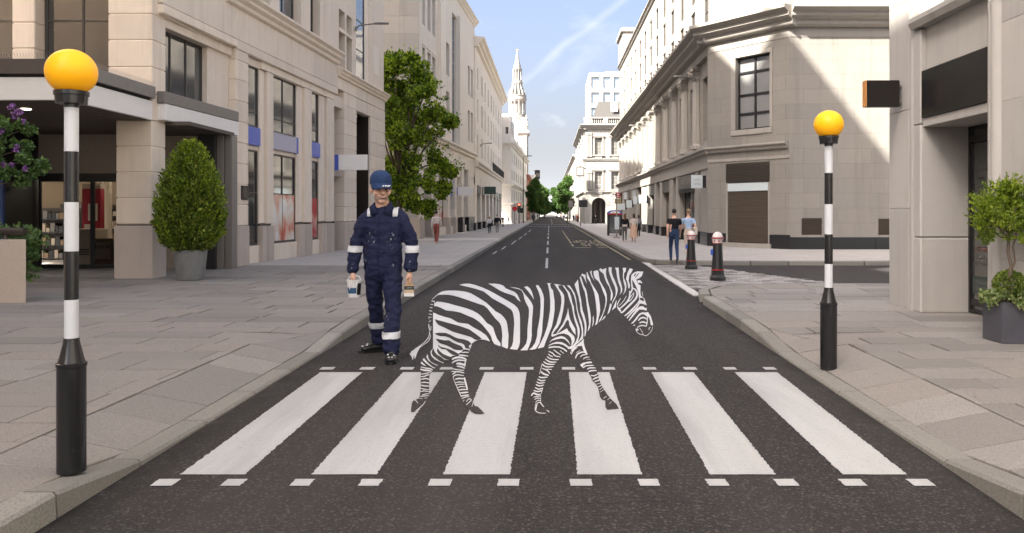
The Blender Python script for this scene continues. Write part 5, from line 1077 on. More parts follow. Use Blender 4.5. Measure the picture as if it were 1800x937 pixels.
for u, zt_ in ((2, 12.6), (10, 12.2), (19, 12.0)):
    g = MB(); g.rings([[(x, -0.05, z) for x, z in ((u, 10.7), (u+3.2, 10.7), (u+3.2, zt_-0.7), (u+1.6, zt_), (u, zt_-0.7))], [(x, 0.7, z) for x, z in ((u, 10.7), (u+3.2, 10.7), (u+3.2, zt_-0.7), (u+1.6, zt_), (u, zt_-0.7))]]); Ks.put(g, 'gable', M_STK)
Kb = MB(); Kb.box(-3.5, LK-0.1, 0.3, 6, 12.4, 13.2); K.put(Kb, 'attic', M_STK)

# ------------------------------------------------------------------ church
YC = 150.0; kc = YC/F; XT = (908.5-CX)*kc
ch = empty('church', (XT, YC, 0), 0, 'white church tower with a columned tier, balconies and a tapering spire', 'church')
zc_ = lambda py: H+(CY-py)*kc
s_ = 40*kc/2*0.94
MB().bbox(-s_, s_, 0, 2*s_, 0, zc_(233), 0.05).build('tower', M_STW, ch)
for sx in (-0.78, 0.78): MB().bbox(sx*s_-0.34, sx*s_+0.34, -0.14, 0.2, 2, zc_(238), 0.03).build('pilaster', M_STW, ch)
MB().bbox(-0.28*s_, 0.28*s_, -0.05, 0.2, zc_(320), zc_(255), 0.02).build('belfry_opening', M_GREYM, ch)
MB().bbox(s_-0.03, s_+0.06, 0.6*s_, 1.4*s_, zc_(320), zc_(255), 0.02).build('belfry_opening', M_GREYM, ch)
def sq(r, z): return [(-r, s_-r, z), (r, s_-r, z), (r, s_+r, z), (-r, s_+r, z)]
MB().rings([sq(s_*1.02, zc_(238)), sq(s_*1.16, zc_(234)), sq(s_*1.16, zc_(231)), sq(s_*1.0, zc_(228))]).build('cornice', M_STW, ch)
MB().rings([sq(s_*0.98, zc_(231)), sq(s_*0.96, zc_(222)), sq(s_*0.86, zc_(221)), sq(s_*0.80, zc_(206))]).build('balustrade', M_STW, ch)
for sx, sy in ((-1, -1), (1, -1), (1, 1), (-1, 1)):       # scrolled corner pinnacles
    MB().rings([[(sx*s_*0.86+a*r, s_+sy*s_*0.86+b*r, z) for a, b in ((-1, -1), (1, -1), (1, 1), (-1, 1))] for r, z in ((0.28, zc_(222)), (0.24, zc_(214)), (0.14, zc_(210)), (0.20, zc_(208)), (0.03, zc_(201)))]).build('pinnacle', M_STW, ch)
def lz(name, prof, mat=M_STW, n=20, par=ch): return MB().lathe([(r*kc, zc_(y)) for r, y in prof], n, (0, s_)).build(name, mat, par, smooth=30)
lz('rotunda_base', [(16.5, 208), (16.5, 204), (15, 203.5), (15, 199)]); lz('rotunda_core', [(10.2, 205), (10.2, 175)], plain('church_recess', (0.42, 0.40, 0.37), 0.8))
for k in range(12):
    a = 2*math.pi*(k+0.5)/12; MB().lathe([(0.17, zc_(199.5)), (0.15, zc_(198)), (0.135, zc_(179)), (0.19, zc_(177)), (0.19, zc_(176))], 8, (14.2*kc*math.cos(a), s_+14.2*kc*math.sin(a))).build('column', M_STW, ch, smooth=40)
lz('entablature', [(14.8, 177), (15.5, 175.5), (16.6, 174), (16.8, 171), (15.8, 170.5), (15.8, 166.5), (16.6, 166.4), (16.6, 165.4), (14.6, 165.2)])
for k in range(12):   # curved buttresses of the "bow" tier
    a = 2*math.pi*(k+0.5)/12; pts = [(14.4, 166), (13.2, 160), (10.4, 154), (8.6, 148), (7.6, 142)]
    MB().tube([(r*kc*math.cos(a), s_+r*kc*math.sin(a), zc_(y)) for r, y in pts], [0.19, 0.19, 0.17, 0.15, 0.14], 6).build('bow_buttress', M_STW, ch, smooth=50)
lz('bow_core', [(11, 166), (9, 158), (7.2, 148), (6.6, 140)]); lz('gallery', [(6.8, 146), (9.6, 144.5), (9.8, 142), (8.6, 141.6), (8.6, 139), (7.4, 138.8)])
lz('lantern_core', [(4.4, 140), (4.4, 118)], plain('lantern_dark', (0.16, 0.15, 0.14), 0.7))
for k in range(10):
    a = 2*math.pi*k/10; MB().lathe([(0.115, zc_(139)), (0.095, zc_(122)), (0.12, zc_(120))], 6, (7.2*kc*math.cos(a), s_+7.2*kc*math.sin(a))).build('lantern_column', plain('weathered_stone', (0.36, 0.34, 0.31), 0.8) if k == 0 else MATS['weathered_stone'], ch, smooth=40)
lz('lantern_cornice', [(7.4, 121), (8.8, 119.6), (8.8, 118), (6.6, 117.6), (6.0, 111), (5.2, 110.5), (5.2, 109)])
MB().lathe([(4.8*kc, zc_(110)), (0.9*kc, zc_(78+7))], 8, (0, s_)).build('spire', M_STW, ch)
v_ = MB(); v_.tube([(0, s_, zc_(88)), (0, s_, zc_(83))], 0.05, 6); v_.lathe([(0.01, zc_(87.6)), (0.2, zc_(86.4)), (0.01, zc_(85.2))], 8, (0, s_)); v_.tube([(-0.42, s_, zc_(83.6)), (-0.1, s_, zc_(84.6)), (0.2, s_, zc_(84)), (0.4, s_, zc_(83.2))], [0.03, 0.09, 0.09, 0.03], 6)
v_.build('weather_vane', plain('gilded_vane', (0.36, 0.27, 0.12), 0.4, 0.5, 0.7), ch)

# ------------------------------------------------------------------ further left frontage and the clock
def plain_block(name, label, x, y0, y1, z, mat, side, wz=((0.3, 2.2), (3.2, 4.6), (5.6, 7.0)), pitch=4.2, sk=0.0):
    """a far terrace house front on the street: windows and a cornice"""
    if side < 0: W_ = Wall(x, y0, 90+sk, name, label)
    else: W_ = Wall(x, y1, -90+sk, name, label)
    L = y1-y0; ops = [(0.9+pitch*k, 2.3+pitch*k, a, b) for k in range(int((L-1)/pitch)) for a, b in wz if b < z-0.6]
    facade(W_, 'wall', 0, L, 0, z, ops, mat, 0.2, 0.0, back=9)
    for o in ops:
        q = MB(); q.quad((o[0], 0.18, o[2]), (o[1], 0.18, o[2]), (o[1], 0.18, o[3]), (o[0], 0.18, o[3])); W_.put(q, 'window', M_GLASS2)
    cornice(W_, -0.1, L+0.1, 0.0, z-0.5, z, 0.4, mat, steps=2); cornice(W_, -0.05, L+0.05, 0.0, 2.5, 2.8, 0.2, mat, 'ledge', steps=2)
    return W_
M_BRICK = plain('red_brick', (0.30, 0.13, 0.085), 0.85, 0.2, var=0.25, scale=3)
plain_block('brick_house', 'narrow red brick front between the white building and the church', -3.65, 129, 150, 7.6, M_BRICK, -1)
ck = plain_block('clock_building', 'grey stone front carrying the black street clock', -3.0, 152, 176, 8.6, M_STK, -1)
plain_block('far_terrace', 'farthest pale terrace on the left behind the street trees', -3.1, 178, 250, 8.8, M_STK, -1, pitch=6)
cl = empty('street_clock', (-3.0, 154, 7.9), 0, 'black box clock on a bracket projecting from the left-hand frontage', 'clock')
MB().bbox(0.15, 1.15, -0.4, 0.4, 0.0, 1.5, 0.08).rings([[(0.05, -0.5, 1.5), (1.25, -0.5, 1.5), (1.25, 0.5, 1.5), (0.05, 0.5, 1.5)], [(0.25, -0.3, 1.75), (1.05, -0.3, 1.75), (1.05, 0.3, 1.75), (0.25, 0.3, 1.75)]]).build('case', M_BLACK, cl)
q = MB(); q.lathe([(0.4, 0.0), (0.4, 0.03)], 20); f_ = q.build('dial', plain('clock_dial', (0.10, 0.095, 0.09), 0.5), cl); f_.rotation_euler = (R(90), 0, 0); f_.location = (0.65, -0.41, 0.75)
q = MB(); q.box(-0.02, 0.02, 0.0, 0.3, 0.032, 0.04); q.box(0.0, 0.22, -0.02, 0.02, 0.032, 0.04)
for k in range(12):
    a = k*math.pi/6; q.box(0.33*math.cos(a)-0.03, 0.33*math.cos(a)+0.03, 0.33*math.sin(a)-0.03, 0.33*math.sin(a)+0.03, 0.031, 0.038)
q.build('hands_and_marks', plain('clock_gold', (0.5, 0.42, 0.25), 0.4), f_)
MB().tube([(-0.05, 0, 1.6), (0.3, 0, 1.6)], 0.05, 8).tube([(-0.05, 0, 0.2), (0.3, 0, 0.2)], 0.05, 8).build('bracket', M_BLACK, cl)

# ------------------------------------------------------------------ palazzo, right
M_GLASSP = glass('reflection_glass', (0.16, 0.155, 0.145), 0.1)  # pale base colour stands in for reflections in the palazzo panes
Pz = Wall((1028-CX)*94/F, 94.0, 0, 'palazzo', 'white classical palazzo with a dark arched passage, balustrade and mansard roof')
kz = 94/F; zp_ = lambda py: H+(CY-py)*kz; LP = 6.5
arch = (Pz.U(1040.5), Pz.U(1065), 0.1, zp_(360)); ac = (arch[0]+arch[1])/2; ar = (arch[1]-arch[0])/2
wn_ = [(Pz.U(1046), Pz.U(1058), zp_(333), zp_(302)), (Pz.U(1046), Pz.U(1058), zp_(272), zp_(243)), (Pz.U(1075), Pz.U(1087), zp_(333), zp_(302)), (Pz.U(1075), Pz.U(1087), zp_(272), zp_(243))]
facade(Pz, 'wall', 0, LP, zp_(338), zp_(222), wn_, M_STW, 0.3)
for o in wn_:
    w_ = window(Pz, *o, 0.25, 2, 4, 0.08, fm=M_STW, gm=M_GLASSP)
    Pz.put(MB().bbox(o[0]-0.22, o[1]+0.22, -0.16, 0.1, o[3]+0.06, o[3]+0.2, 0.02), 'window_head', M_STW); Pz.put(MB().bbox(o[0]-0.3, o[1]+0.3, -0.2, 0.1, o[2]-0.16, o[2]-0.02, 0.02), 'sill', M_STW)
    q = MB(); n = 8; q.rings([[((o[0]+o[1])/2+math.cos(math.pi*i/n)*(0.75), y_, o[3]+0.2+math.sin(math.pi*i/n)*0.34) for i in range(n+1)] for y_ in (-0.2, 0.1)]); Pz.put(q, 'pediment', M_STW)
    for a in (o[0]-0.2, o[1]+0.04): Pz.put(MB().bbox(a, a+0.16, -0.1, 0.1, o[2], o[3]+0.06, 0.01), 'jamb', M_STW)
    bl = MB()
    for i in range(6): bl.lathe([(0.04, o[2]-0.55), (0.07, o[2]-0.4), (0.04, o[2]-0.2)], 6, (o[0]+0.05+i*(o[1]-o[0]-0.1)/5, -0.12))
    Pz.put(bl, 'balusters', M_STW)
for px in (1030.5, 1036): 
    for z0_, z1_ in ((zp_(333), zp_(300)), (zp_(276), zp_(233))): Pz.put(MB().bbox(Pz.U(px), Pz.U(px)+0.3, -0.14, 0.1, z0_, z1_, 0.02).bbox(Pz.U(px)-0.05, Pz.U(px)+0.35, -0.2, 0.1, z1_-0.3, z1_, 0.03), 'pilaster', M_STW)
# rusticated base with the arch
q = MB(); n = 14; top = zp_(338)
q.quad((0, 0, 0), (arch[0], 0, 0), (arch[0], 0, top), (0, 0, top)); q.quad((arch[1], 0, 0), (LP, 0, 0), (LP, 0, top), (arch[1], 0, top))
pts = [(ac-ar*math.cos(math.pi*i/n), arch[3]+ar*math.sin(math.pi*i/n)) for i in range(n+1)]
for a, b in zip(pts[:-1], pts[1:]): q.quad((a[0], 0, a[1]), (b[0], 0, b[1]), (b[0], 0, top), (a[0], 0, top)); q.quad((a[0], 0, a[1]), (a[0], 1.4, a[1]), (b[0], 1.4, b[1]), (b[0], 0, b[1]))
for u in (arch[0], arch[1]): q.quad((u, 0, 0), (u, 1.4, 0), (u, 1.4, arch[3]), (u, 0, arch[3]))
Pz.put(q, 'base_wall', M_STW)
for k in range(15):
    a0, a1 = math.pi*k/15, math.pi*(k+1)/15; r0, r1 = ar+0.02, ar+0.42
    Pz.put(MB().rings([[(ac-r*math.cos(a), y_, arch[3]+r*math.sin(a)) for r, a in ((r0, a0+0.02), (r1, a0+0.02), (r1, a1-0.02), (r0, a1-0.02))] for y_ in (-0.08, 0.05)]), 'voussoir', M_STW)
z = 0.12; k = 0
while z < top-0.2:
    h_ = 0.36
    for a, b in ((0.0, arch[0]-0.45), (arch[1]+0.45, LP)):
        u = a-(0.45 if k % 2 else 0)
        while u < b-0.05:
            c, d = max(a, u), min(b, u+0.9); u += 0.9
            if d-c > 0.1: Pz.put(MB().bbox(c, d-0.02, -0.06, 0.05, z, z+h_-0.03, 0.02), 'rustic_block', M_STW)
    z += h_; k += 1
Pz.put(MB().box(arch[0]-0.5, arch[1]+0.5, 3.2, 3.3, 0, 4.2).box(arch[0]+0.35, arch[0]+0.6, 1.8, 2.0, 0, 3).box(arch[1]-0.6, arch[1]-0.35, 1.8, 2.0, 0, 3), 'passage_wall', M_BROWN); Pz.put(MB().box(arch[0]-0.5, arch[1]+0.5, 1.4, 3.3, 3.9, 4.2), 'passage_ceiling', M_BROWN)
cornice(Pz, -0.3, LP, 0.0, top-0.15, top+0.12, 0.22, M_STW, 'string_course', steps=2); cornice(Pz, -0.3, LP, 0, zp_(284), zp_(279), 0.2, M_STW, 'string_course', steps=2); cornice(Pz, -0.6, LP, 0.0, zp_(228), zp_(219), 0.6, M_STW)
q = MB(); q.bbox(-0.1, LP, -0.1, 0.25, zp_(219), zp_(217), 0.02).bbox(-0.1, LP, -0.1, 0.25, zp_(208.5), zp_(206), 0.02)
for k in range(3): q.bbox(k*2.3-0.1, k*2.3+0.45, -0.12, 0.27, zp_(217.5), zp_(208), 0.02)
Pz.put(q, 'balustrade', M_STW); q = MB(); 
for k in range(26): q.lathe([(0.045, zp_(217)), (0.085, zp_(213)), (0.04, zp_(208.5))], 6, (k*0.25+0.15, 0.08))
Pz.put(q, 'balusters', M_STW)
M_SLATE = plain('mansard_slate', (0.062, 0.058, 0.054), 0.7, 0.3, var=0.2, scale=6); q = MB(); m0, m1 = Pz.U(1044), Pz.U(1054)
q.rings([[(m0, 0.8, zp_(206)), (LP+3, 0.8, zp_(206)), (LP+3, 8, zp_(206)), (m0, 8, zp_(206))], [(m1, 2.2, zp_(174)), (LP+3, 2.2, zp_(174)), (LP+3, 7, zp_(174)), (m1, 7, zp_(174))]]); Pz.put(q, 'mansard_roof', M_SLATE)
window(Pz, Pz.U(1075), Pz.U(1087), zp_(194), zp_(177), 0.9, 3, 3, 0.12, fm=M_WHITEP, gm=M_GLASS2, name='dormer')
Ps = Wall(Pz.ox, 122.0, -90, parent=Pz); so3 = []
for k in range(5):
    for z0_, z1_ in ((zp_(333), zp_(302)), (zp_(272), zp_(243))): so3.append((2.5+5.2*k, 4.0+5.2*k, z0_, z1_))
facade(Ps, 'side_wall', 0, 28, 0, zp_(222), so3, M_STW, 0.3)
for o in so3:
    window(Ps, *o, 0.25, 2, 3, 0.1, fm=M_STW, gm=M_GLASSP); Ps.put(MB().bbox(o[0]-0.2, o[1]+0.2, -0.15, 0.1, o[3]+0.05, o[3]+0.3, 0.02), 'window_head', M_STW)
cornice(Ps, -0.2, 28.3, 0.0, zp_(228), zp_(219), 0.6, M_STW); cornice(Ps, -0.2, 28.2, 0.0, top-0.15, top+0.12, 0.22, M_STW, 'string_course', steps=2)
for k in range(6): Ps.put(MB().bbox(1.2+5.2*k, 1.6+5.2*k, -0.16, 0.1, top, zp_(228), 0.02), 'pilaster', M_STW)
ckp = empty('street_clock', (Pz.ox, 92.5, zp_(311)), 0, 'square framed clock hanging from the corner of the palazzo', 'clock'); MB().bbox(-1.05, -0.15, -0.3, 0.3, 0, 1.1, 0.05).build('case', M_SIGN, ckp); MB().box(-0.92, -0.28, -0.315, -0.301, 0.15, 0.95).build('dial', plain('dial_cream', (0.5, 0.47, 0.40), 0.5), ckp); MB().tube([(-0.2, 0, 0.9), (0.1, 0, 0.9)], 0.05, 6).tube([(-0.6, 0, 1.1), (-0.6, 0, 1.25)], 0.08, 6).build('bracket', M_BLACK, ckp)
q = MB(); q.box(-0.615, -0.585, -0.322, -0.316, 0.53, 0.85); q.box(-0.6, -0.42, -0.322, -0.316, 0.535, 0.565); q.build('hands', M_BLACK, ckp)
# modern glass block behind
Mo = Wall((1035.5-CX)*118/F, 118.0, 0, 'glass_office', 'modern office block with large blue windows rising behind the palazzo'); km = 118/F; zm = lambda py: H+(CY-py)*km
M_CONC = stone('pale_concrete', (0.42, 0.405, 0.385), 0.05, 0.1); mo = []
for x0, x1 in ((1039, 1054), (1060, 1073.5), (1078.5, 1092)):
    for y1_, y0_ in ((155, 135), (182, 162), (209, 189)): mo.append((Mo.U(x0), Mo.U(x1), zm(y1_), zm(y0_)))
facade(Mo, 'wall', 0, 9, 0, zm(128), mo, M_CONC, 0.35, 0.0, back=12)
for o in mo: window(Mo, *o, 0.3, 1, 1, 0.06, fm=M_FRAMEL, gm=glass('office_glass', (0.22, 0.30, 0.38), 0.05, 0.9) if 'office_glass' not in MATS else MATS['office_glass'])
Mo.put(MB().bbox(2.4, 8, 1.5, 6, zm(128), zm(123), 0.05), 'plant_room', M_CONC)
# far right frontage and the block closing the street
plain_block('right_terrace', 'pale terrace in shade beyond the palazzo, behind the street trees', 4.0, 124, 230, 10.5, M_STW, 1, pitch=6)
Yf = 420.0; kf = Yf/F; Fb = Wall((961-CX)*kf, Yf, 0, 'far_office', 'distant white office block closing the end of the street'); fo = []
for i in range(7):
    for j in range(6): fo.append((0.5+1.2*i, 1.15+1.2*i, 1.0+1.7*j, 2.35+1.7*j))
facade(Fb, 'wall', 0, 9, 0, H+(CY-346)*kf+0.9, fo, M_CONC, 0.2, 0.0, back=10)
for o in fo: Fb.put(MB().quad((o[0], 0.15, o[2]), (o[1], 0.15, o[2]), (o[1], 0.15, o[3]), (o[0], 0.15, o[3])), 'window', M_GLASSB)
q = MB(); q.rings([[(-0.3, -0.3, 10.4), (9.3, -0.3, 10.4), (9.3, 6, 10.4), (-0.3, 6, 10.4)], [(1.2, 1.0, 12.4), (7.8, 1.0, 12.4), (7.8, 5, 12.4), (1.2, 5, 12.4)]]); Fb.put(q, 'roof', plain('zinc_roof', (0.28, 0.31, 0.35), 0.5))
# ------------------------------------------------------------------ crossing beacons
M_PBLK = plain('beacon_black', (0.012, 0.012, 0.013), 0.22, 0.5, var=0.5, scale=12); M_PWHT = NT('beacon_white'); _v = M_PWHT.world()
M_PWHT.base(M_PWHT.mix(M_PWHT.ramp(M_PWHT.noise(_v, 24, 6, 0.75), [(0.66, (0, 0, 0)), (0.76, (0.7, 0.7, 0.7))]), (0.58, 0.60, 0.62), (0.22, 0.22, 0.21))).rough(0.35, 0.5); M_PWHT = M_PWHT.mat
g_ = NT('beacon_globe'); g_.base((1.0, 0.50, 0.008)).rough(0.38, 0.3); g_.p.inputs['Emission Color'].default_value = (1.0, 0.22, 0.012, 1); g_.p.inputs['Emission Strength'].default_value = 0.02; M_GLOBE = g_.mat
def beacon(loc, label, k=1.0):
    r = empty('crossing_beacon', loc, 0, label, 'beacon', 'beacons at the crossing'); u = 0.003107*k; z = lambda y: (843-y)*u
    MB().lathe([(0.073*k, 0), (0.073*k, z(657)), (0.077*k, z(656)), (0.077*k, z(650)), (0.069*k, z(649))], 24).build('base_sleeve', M_PBLK, r, smooth=30)
    MB().lathe([(0.069*k, z(649.5)), (0.060*k, z(640)), (0.041*k, z(613)), (0.039*k, z(606))], 24).build('cone_collar', M_PBLK, r, smooth=30)
    for y0, y1, m in ((608, 538, M_PWHT), (538, 452, M_PBLK), (452, 365, M_PWHT), (365, 275, M_PBLK), (275, 193, M_PWHT)): MB().lathe([(0.0358*k, z(y0)), (0.0358*k, z(y1))], 20).build('pole_band', m, r, smooth=30)
    MB().lathe([(0.037*k, z(197)), (0.037*k, z(191)), (0.078*k, z(190.5)), (0.082*k, z(176)), (0.088*k, z(175)), (0.088*k, z(168)), (0.06*k, z(166))], 24).build('lamp_holder', M_PBLK, r, smooth=30)
    R_ = 0.130*k; zc = z(134); pr = []
    for i in range(25):
        a = math.radians(-62+152*i/24); pr.append((max(0.0005, R_*math.cos(a)), zc+R_*0.97*math.sin(a)))
    MB().lathe(pr, 40).build('globe', M_GLOBE, r, smooth=60)
    return r
beacon((-2.575, 4.29, pz(-2.575, 4.29)), 'nearer, larger-looking orange globe beacon on the left kerb by the shop canopy', 0.975)
beacon((2.60, 7.42, pz(2.60, 7.42)), 'farther orange globe beacon on the right kerb by the stone corner building', 1.035)
# ------------------------------------------------------------------ bollards
M_BRED = plain('bollard_red', (0.30, 0.02, 0.02), 0.35); M_BWHT = plain('bollard_white', (0.62, 0.58, 0.55), 0.45)
def bollard(loc, label, k=1.0):
    r = empty('bollard', loc, 0, label, 'bollard', 'bollards on the side-street setts')
    MB().lathe([(0.175, 0), (0.175, 0.07), (0.155, 0.10), (0.142, 0.12), (0.135, 0.22)], 8, ph=R(22.5)).build('foot', M_BLACK, r); MB().lathe([(0.138, 0.222), (0.142, 0.225), (0.142, 0.245), (0.136, 0.248)], 16).build('red_band', M_BRED, r, smooth=30)
    MB().lathe([(0.130, 0.24), (0.098, 0.80)], 12).build('shaft', M_BLACK, r, smooth=20)
    MB().lathe([(0.105, 0.80), (0.114, 0.80), (0.114, 0.81), (0.105, 0.815)], 16).build('red_band', M_BRED, r); MB().lathe([(0.106, 0.812), (0.122, 0.905)], 16).build('collar', M_BWHT, r, smooth=30)
    for k_ in range(8):
        a = k_*math.pi/4; x, y = 0.1165*math.cos(a), 0.1165*math.sin(a); q = MB(); q.rings([[(x+sx*-math.sin(a)*0.022-0*sx, y+sx*math.cos(a)*0.022, 0.857+sz*0.022) for sx, sz in ((-1, 0), (0, -1), (1, 0), (0, 1))], [(x*1.04+sx*-math.sin(a)*0.018, y*1.04+sx*math.cos(a)*0.018, 0.857+sz*0.018) for sx, sz in ((-1, 0), (0, -1), (1, 0), (0, 1))]]); q.build('red_diamond', M_BRED, r)
    MB().lathe([(0.124, 0.905), (0.138, 0.91), (0.138, 0.925), (0.115, 0.935)], 16).build('red_rim', M_BRED, r, smooth=30); MB().lathe([(0.115, 0.935), (0.112, 0.96), (0.09, 1.01), (0.05, 1.045), (0.01, 1.055)], 16).build('dome', M_BWHT, r, smooth=60)
    MB().bbox(-0.16, -0.11, -0.08, -0.02, 0.55, 0.68, 0.015).build('blue_tag', plain('tag_blue', (0.05, 0.12, 0.5), 0.4) if 'tag_blue' not in MATS else MATS['tag_blue'], r); r.scale = (k, k, k); return r
bollard((3.64, 17.25, 0.022), 'nearer of the two black bollards with red bands and white dome'); bollard((3.68, 20.7, 0.022), 'farther of the two black bollards, left one, in front of the walking couple', 0.95)

# ------------------------------------------------------------------ foliage
def leaf_mat(name, stops, trans=0.35, rough=0.45):
    m = NT(name); gi = m.n('ShaderNodeNewGeometry'); c = m.ramp(gi.outputs['Random Per Island'], stops); m.base(c).rough(rough, 0.35)
    tr = m.n('ShaderNodeBsdfTranslucent'); m.t.links.new(m.mix(1.0, c, (1.0, 1.05, 0.55), 'MULTIPLY'), tr.inputs[0]); mx = m.n('ShaderNodeMixShader'); mx.inputs[0].default_value = trans
    m.t.links.new(m.p.outputs[0], mx.inputs[1]); m.t.links.new(tr.outputs[0], mx.inputs[2]); m.t.links.new(mx.outputs[0], m.t.nodes['Material Output'].inputs[0]); return m.mat
M_LEAF = leaf_mat('tree_leaf', [(0, (0.035, 0.065, 0.012)), (0.35, (0.11, 0.19, 0.022)), (0.65, (0.26, 0.36, 0.03)), (1, (0.46, 0.54, 0.05))], 0.5)
M_LEAFT = leaf_mat('topiary_leaf', [(0, (0.055, 0.10, 0.022)), (0.4, (0.13, 0.20, 0.038)), (0.8, (0.25, 0.30, 0.055)), (1, (0.42, 0.43, 0.09))], 0.45)
M_LEAFB = leaf_mat('bright_leaf', [(0, (0.07, 0.13, 0.014)), (0.5, (0.20, 0.29, 0.025)), (1, (0.38, 0.44, 0.05))], 0.45); M_LEAFV = leaf_mat('variegated_leaf', [(0, (0.08, 0.13, 0.04)), (0.5, (0.20, 0.27, 0.10)), (1, (0.45, 0.47, 0.24))])
M_LEAFS = leaf_mat('shrub_leaf', [(0, (0.045, 0.095, 0.03)), (0.5, (0.09, 0.17, 0.05)), (1, (0.17, 0.26, 0.08))]); M_FLOW = leaf_mat('purple_flower', [(0, (0.18, 0.06, 0.30)), (0.6, (0.28, 0.11, 0.42)), (1, (0.45, 0.26, 0.55))])
M_LEAFF = leaf_mat('far_leaf', [(0, (0.03, 0.075, 0.02)), (0.6, (0.07, 0.14, 0.035)), (1, (0.13, 0.20, 0.05))])
M_BARK = plain('bark', (0.11, 0.085, 0.065), 0.9, 0.2, var=0.35, scale=14, bump=0.6)
def leaves(name, C, Dn, size, mat, parent, wr=0.42, jit=0.3):
    """one small folded face per leaf, at centres C growing along Dn"""
    n = len(C); C = np.asarray(C); Dn = np.asarray(Dn)+RNG.normal(0, 0.55, (n, 3)); Dn /= np.linalg.norm(Dn, axis=1, keepdims=True)+1e-9
    Rr = RNG.normal(0, 1, (n, 3)); Sd = np.cross(Dn, Rr); Sd /= np.linalg.norm(Sd, axis=1, keepdims=True)+1e-9; Nn = np.cross(Dn, Sd)
    s = size*(1+jit*RNG.normal(0, 1, n)).clip(0.45, 1.7)[:, None]
    V = np.empty((n, 4, 3)); V[:, 0] = C-Dn*s*0.5; V[:, 1] = C+Sd*s*wr+Nn*s*0.10; V[:, 2] = C+Dn*s*0.5; V[:, 3] = C-Sd*s*wr+Nn*s*0.10
    me = bpy.data.meshes.new(name); me.vertices.add(n*4); me.vertices.foreach_set('co', V.ravel()); me.loops.add(n*4); me.loops.foreach_set('vertex_index', np.arange(n*4, dtype=np.int32)); me.polygons.add(n); me.polygons.foreach_set('loop_start', np.arange(0, n*4, 4, dtype=np.int32)); me.polygons.foreach_set('loop_total', np.full(n, 4, dtype=np.int32)); me.update(); me.validate()
    return link(name, me, mat, parent)
def sph(n):
    v = RNG.normal(0, 1, (n, 3)); return v/np.linalg.norm(v, axis=1, keepdims=True)
def clump_leaves(clumps, per, fill=0.55):
    """leaf centres spread through lumpy clumps (x, y, z, r), denser towards their surfaces"""
    C, Dn = [], []
    for x, y, z, r in clumps:
        n = max(6, int(per*r*r)); d = sph(n); k = RNG.random(n)**(1/ (2+2*(1-fill))); C.append(np.array([x, y, z])+d*(r*k)[:, None]*np.array([1, 1, 0.86])); Dn.append(d+np.array([0, 0, 0.35]))
    return np.concatenate(C), np.concatenate(Dn)
def subclumps(big, n, r0, r1):
    out = []
    for x, y, z, r in big:
        for _ in range(n):
            d = sph(1)[0]; k = r*RNG.random()**0.4; out.append((x+d[0]*k, y+d[1]*k, z+d[2]*k, RNG.uniform(r0, r1)))
    return out
# the big street tree
YT = 37.5; kt = YT/F
tp = [(703, 122, 22), (738, 128, 20), (716, 160, 30), (752, 170, 24), (690, 185, 30), (730, 200, 34), (772, 203, 20), (700, 235, 34), (748, 238, 28), (690, 280, 32), (726, 282, 34), (764, 285, 28), (787, 298, 13), (704, 322, 32), (744, 326, 30), (772, 330, 18), (690, 352, 24), (726, 357, 22), (748, 366, 12), (665, 150, 28), (660, 220, 34), (664, 300, 34), (722, 104, 10), (790, 215, 9), (682, 120, 22), (684, 150, 22), (690, 215, 26), (712, 190, 26), (745, 150, 20), (720, 240, 28)]
tree = empty('street_tree', (-7.1, YT, 0.12), 0, 'large leafy street tree beside the end of the near stone building', 'tree')
big = [((px-CX)*kt+7.1, RNG.uniform(-1.3, 1.3), H+(CY-py)*kt-0.12, r*kt*0.92) for px, py, r in tp]
sub = subclumps(big, 12, 0.15, 0.40); C_, D_ = clump_leaves(sub, 1350, 0.4); leaves('crown', C_, D_, 0.120, M_LEAF, tree, 0.40)
C2, D2 = [], []
for _ in range(520):                                          # stray shoots that break the outline
    x, y, z, r = big[RNG.integers(len(big))]; d = sph(1)[0]; p0 = np.array([x, y, z])+d*r*0.95
    for j in range(7): C2.append(p0+d*0.07*j+RNG.normal(0, 0.035, 3)+np.array([0, 0, 0.012*j])); D2.append(d+np.array([0, 0, 0.4]))
leaves('shoots', C2, D2, 0.115, M_LEAF, tree, 0.36)
q = MB(); q.tube([(0, 0, -0.05), (0.03, 0, 0.9), (0.0, 0.05, 1.9), (0.12, 0, 2.7)], [0.17, 0.14, 0.12, 0.11], 10); q.build('trunk', M_BARK, tree, smooth=50)
q = MB()
for x, y, z, r in big:
    a = Vector((0.08, 0, 2.2+0.4*random.random())); b = Vector((x, y, z)); m_ = (a+b)/2+Vector((random.uniform(-.2, .2), random.uniform(-.2, .2), 0.3)); q.tube([a, m_, b], [0.075, 0.045, 0.018], 6)
q.build('limbs', M_BARK, tree, smooth=50)
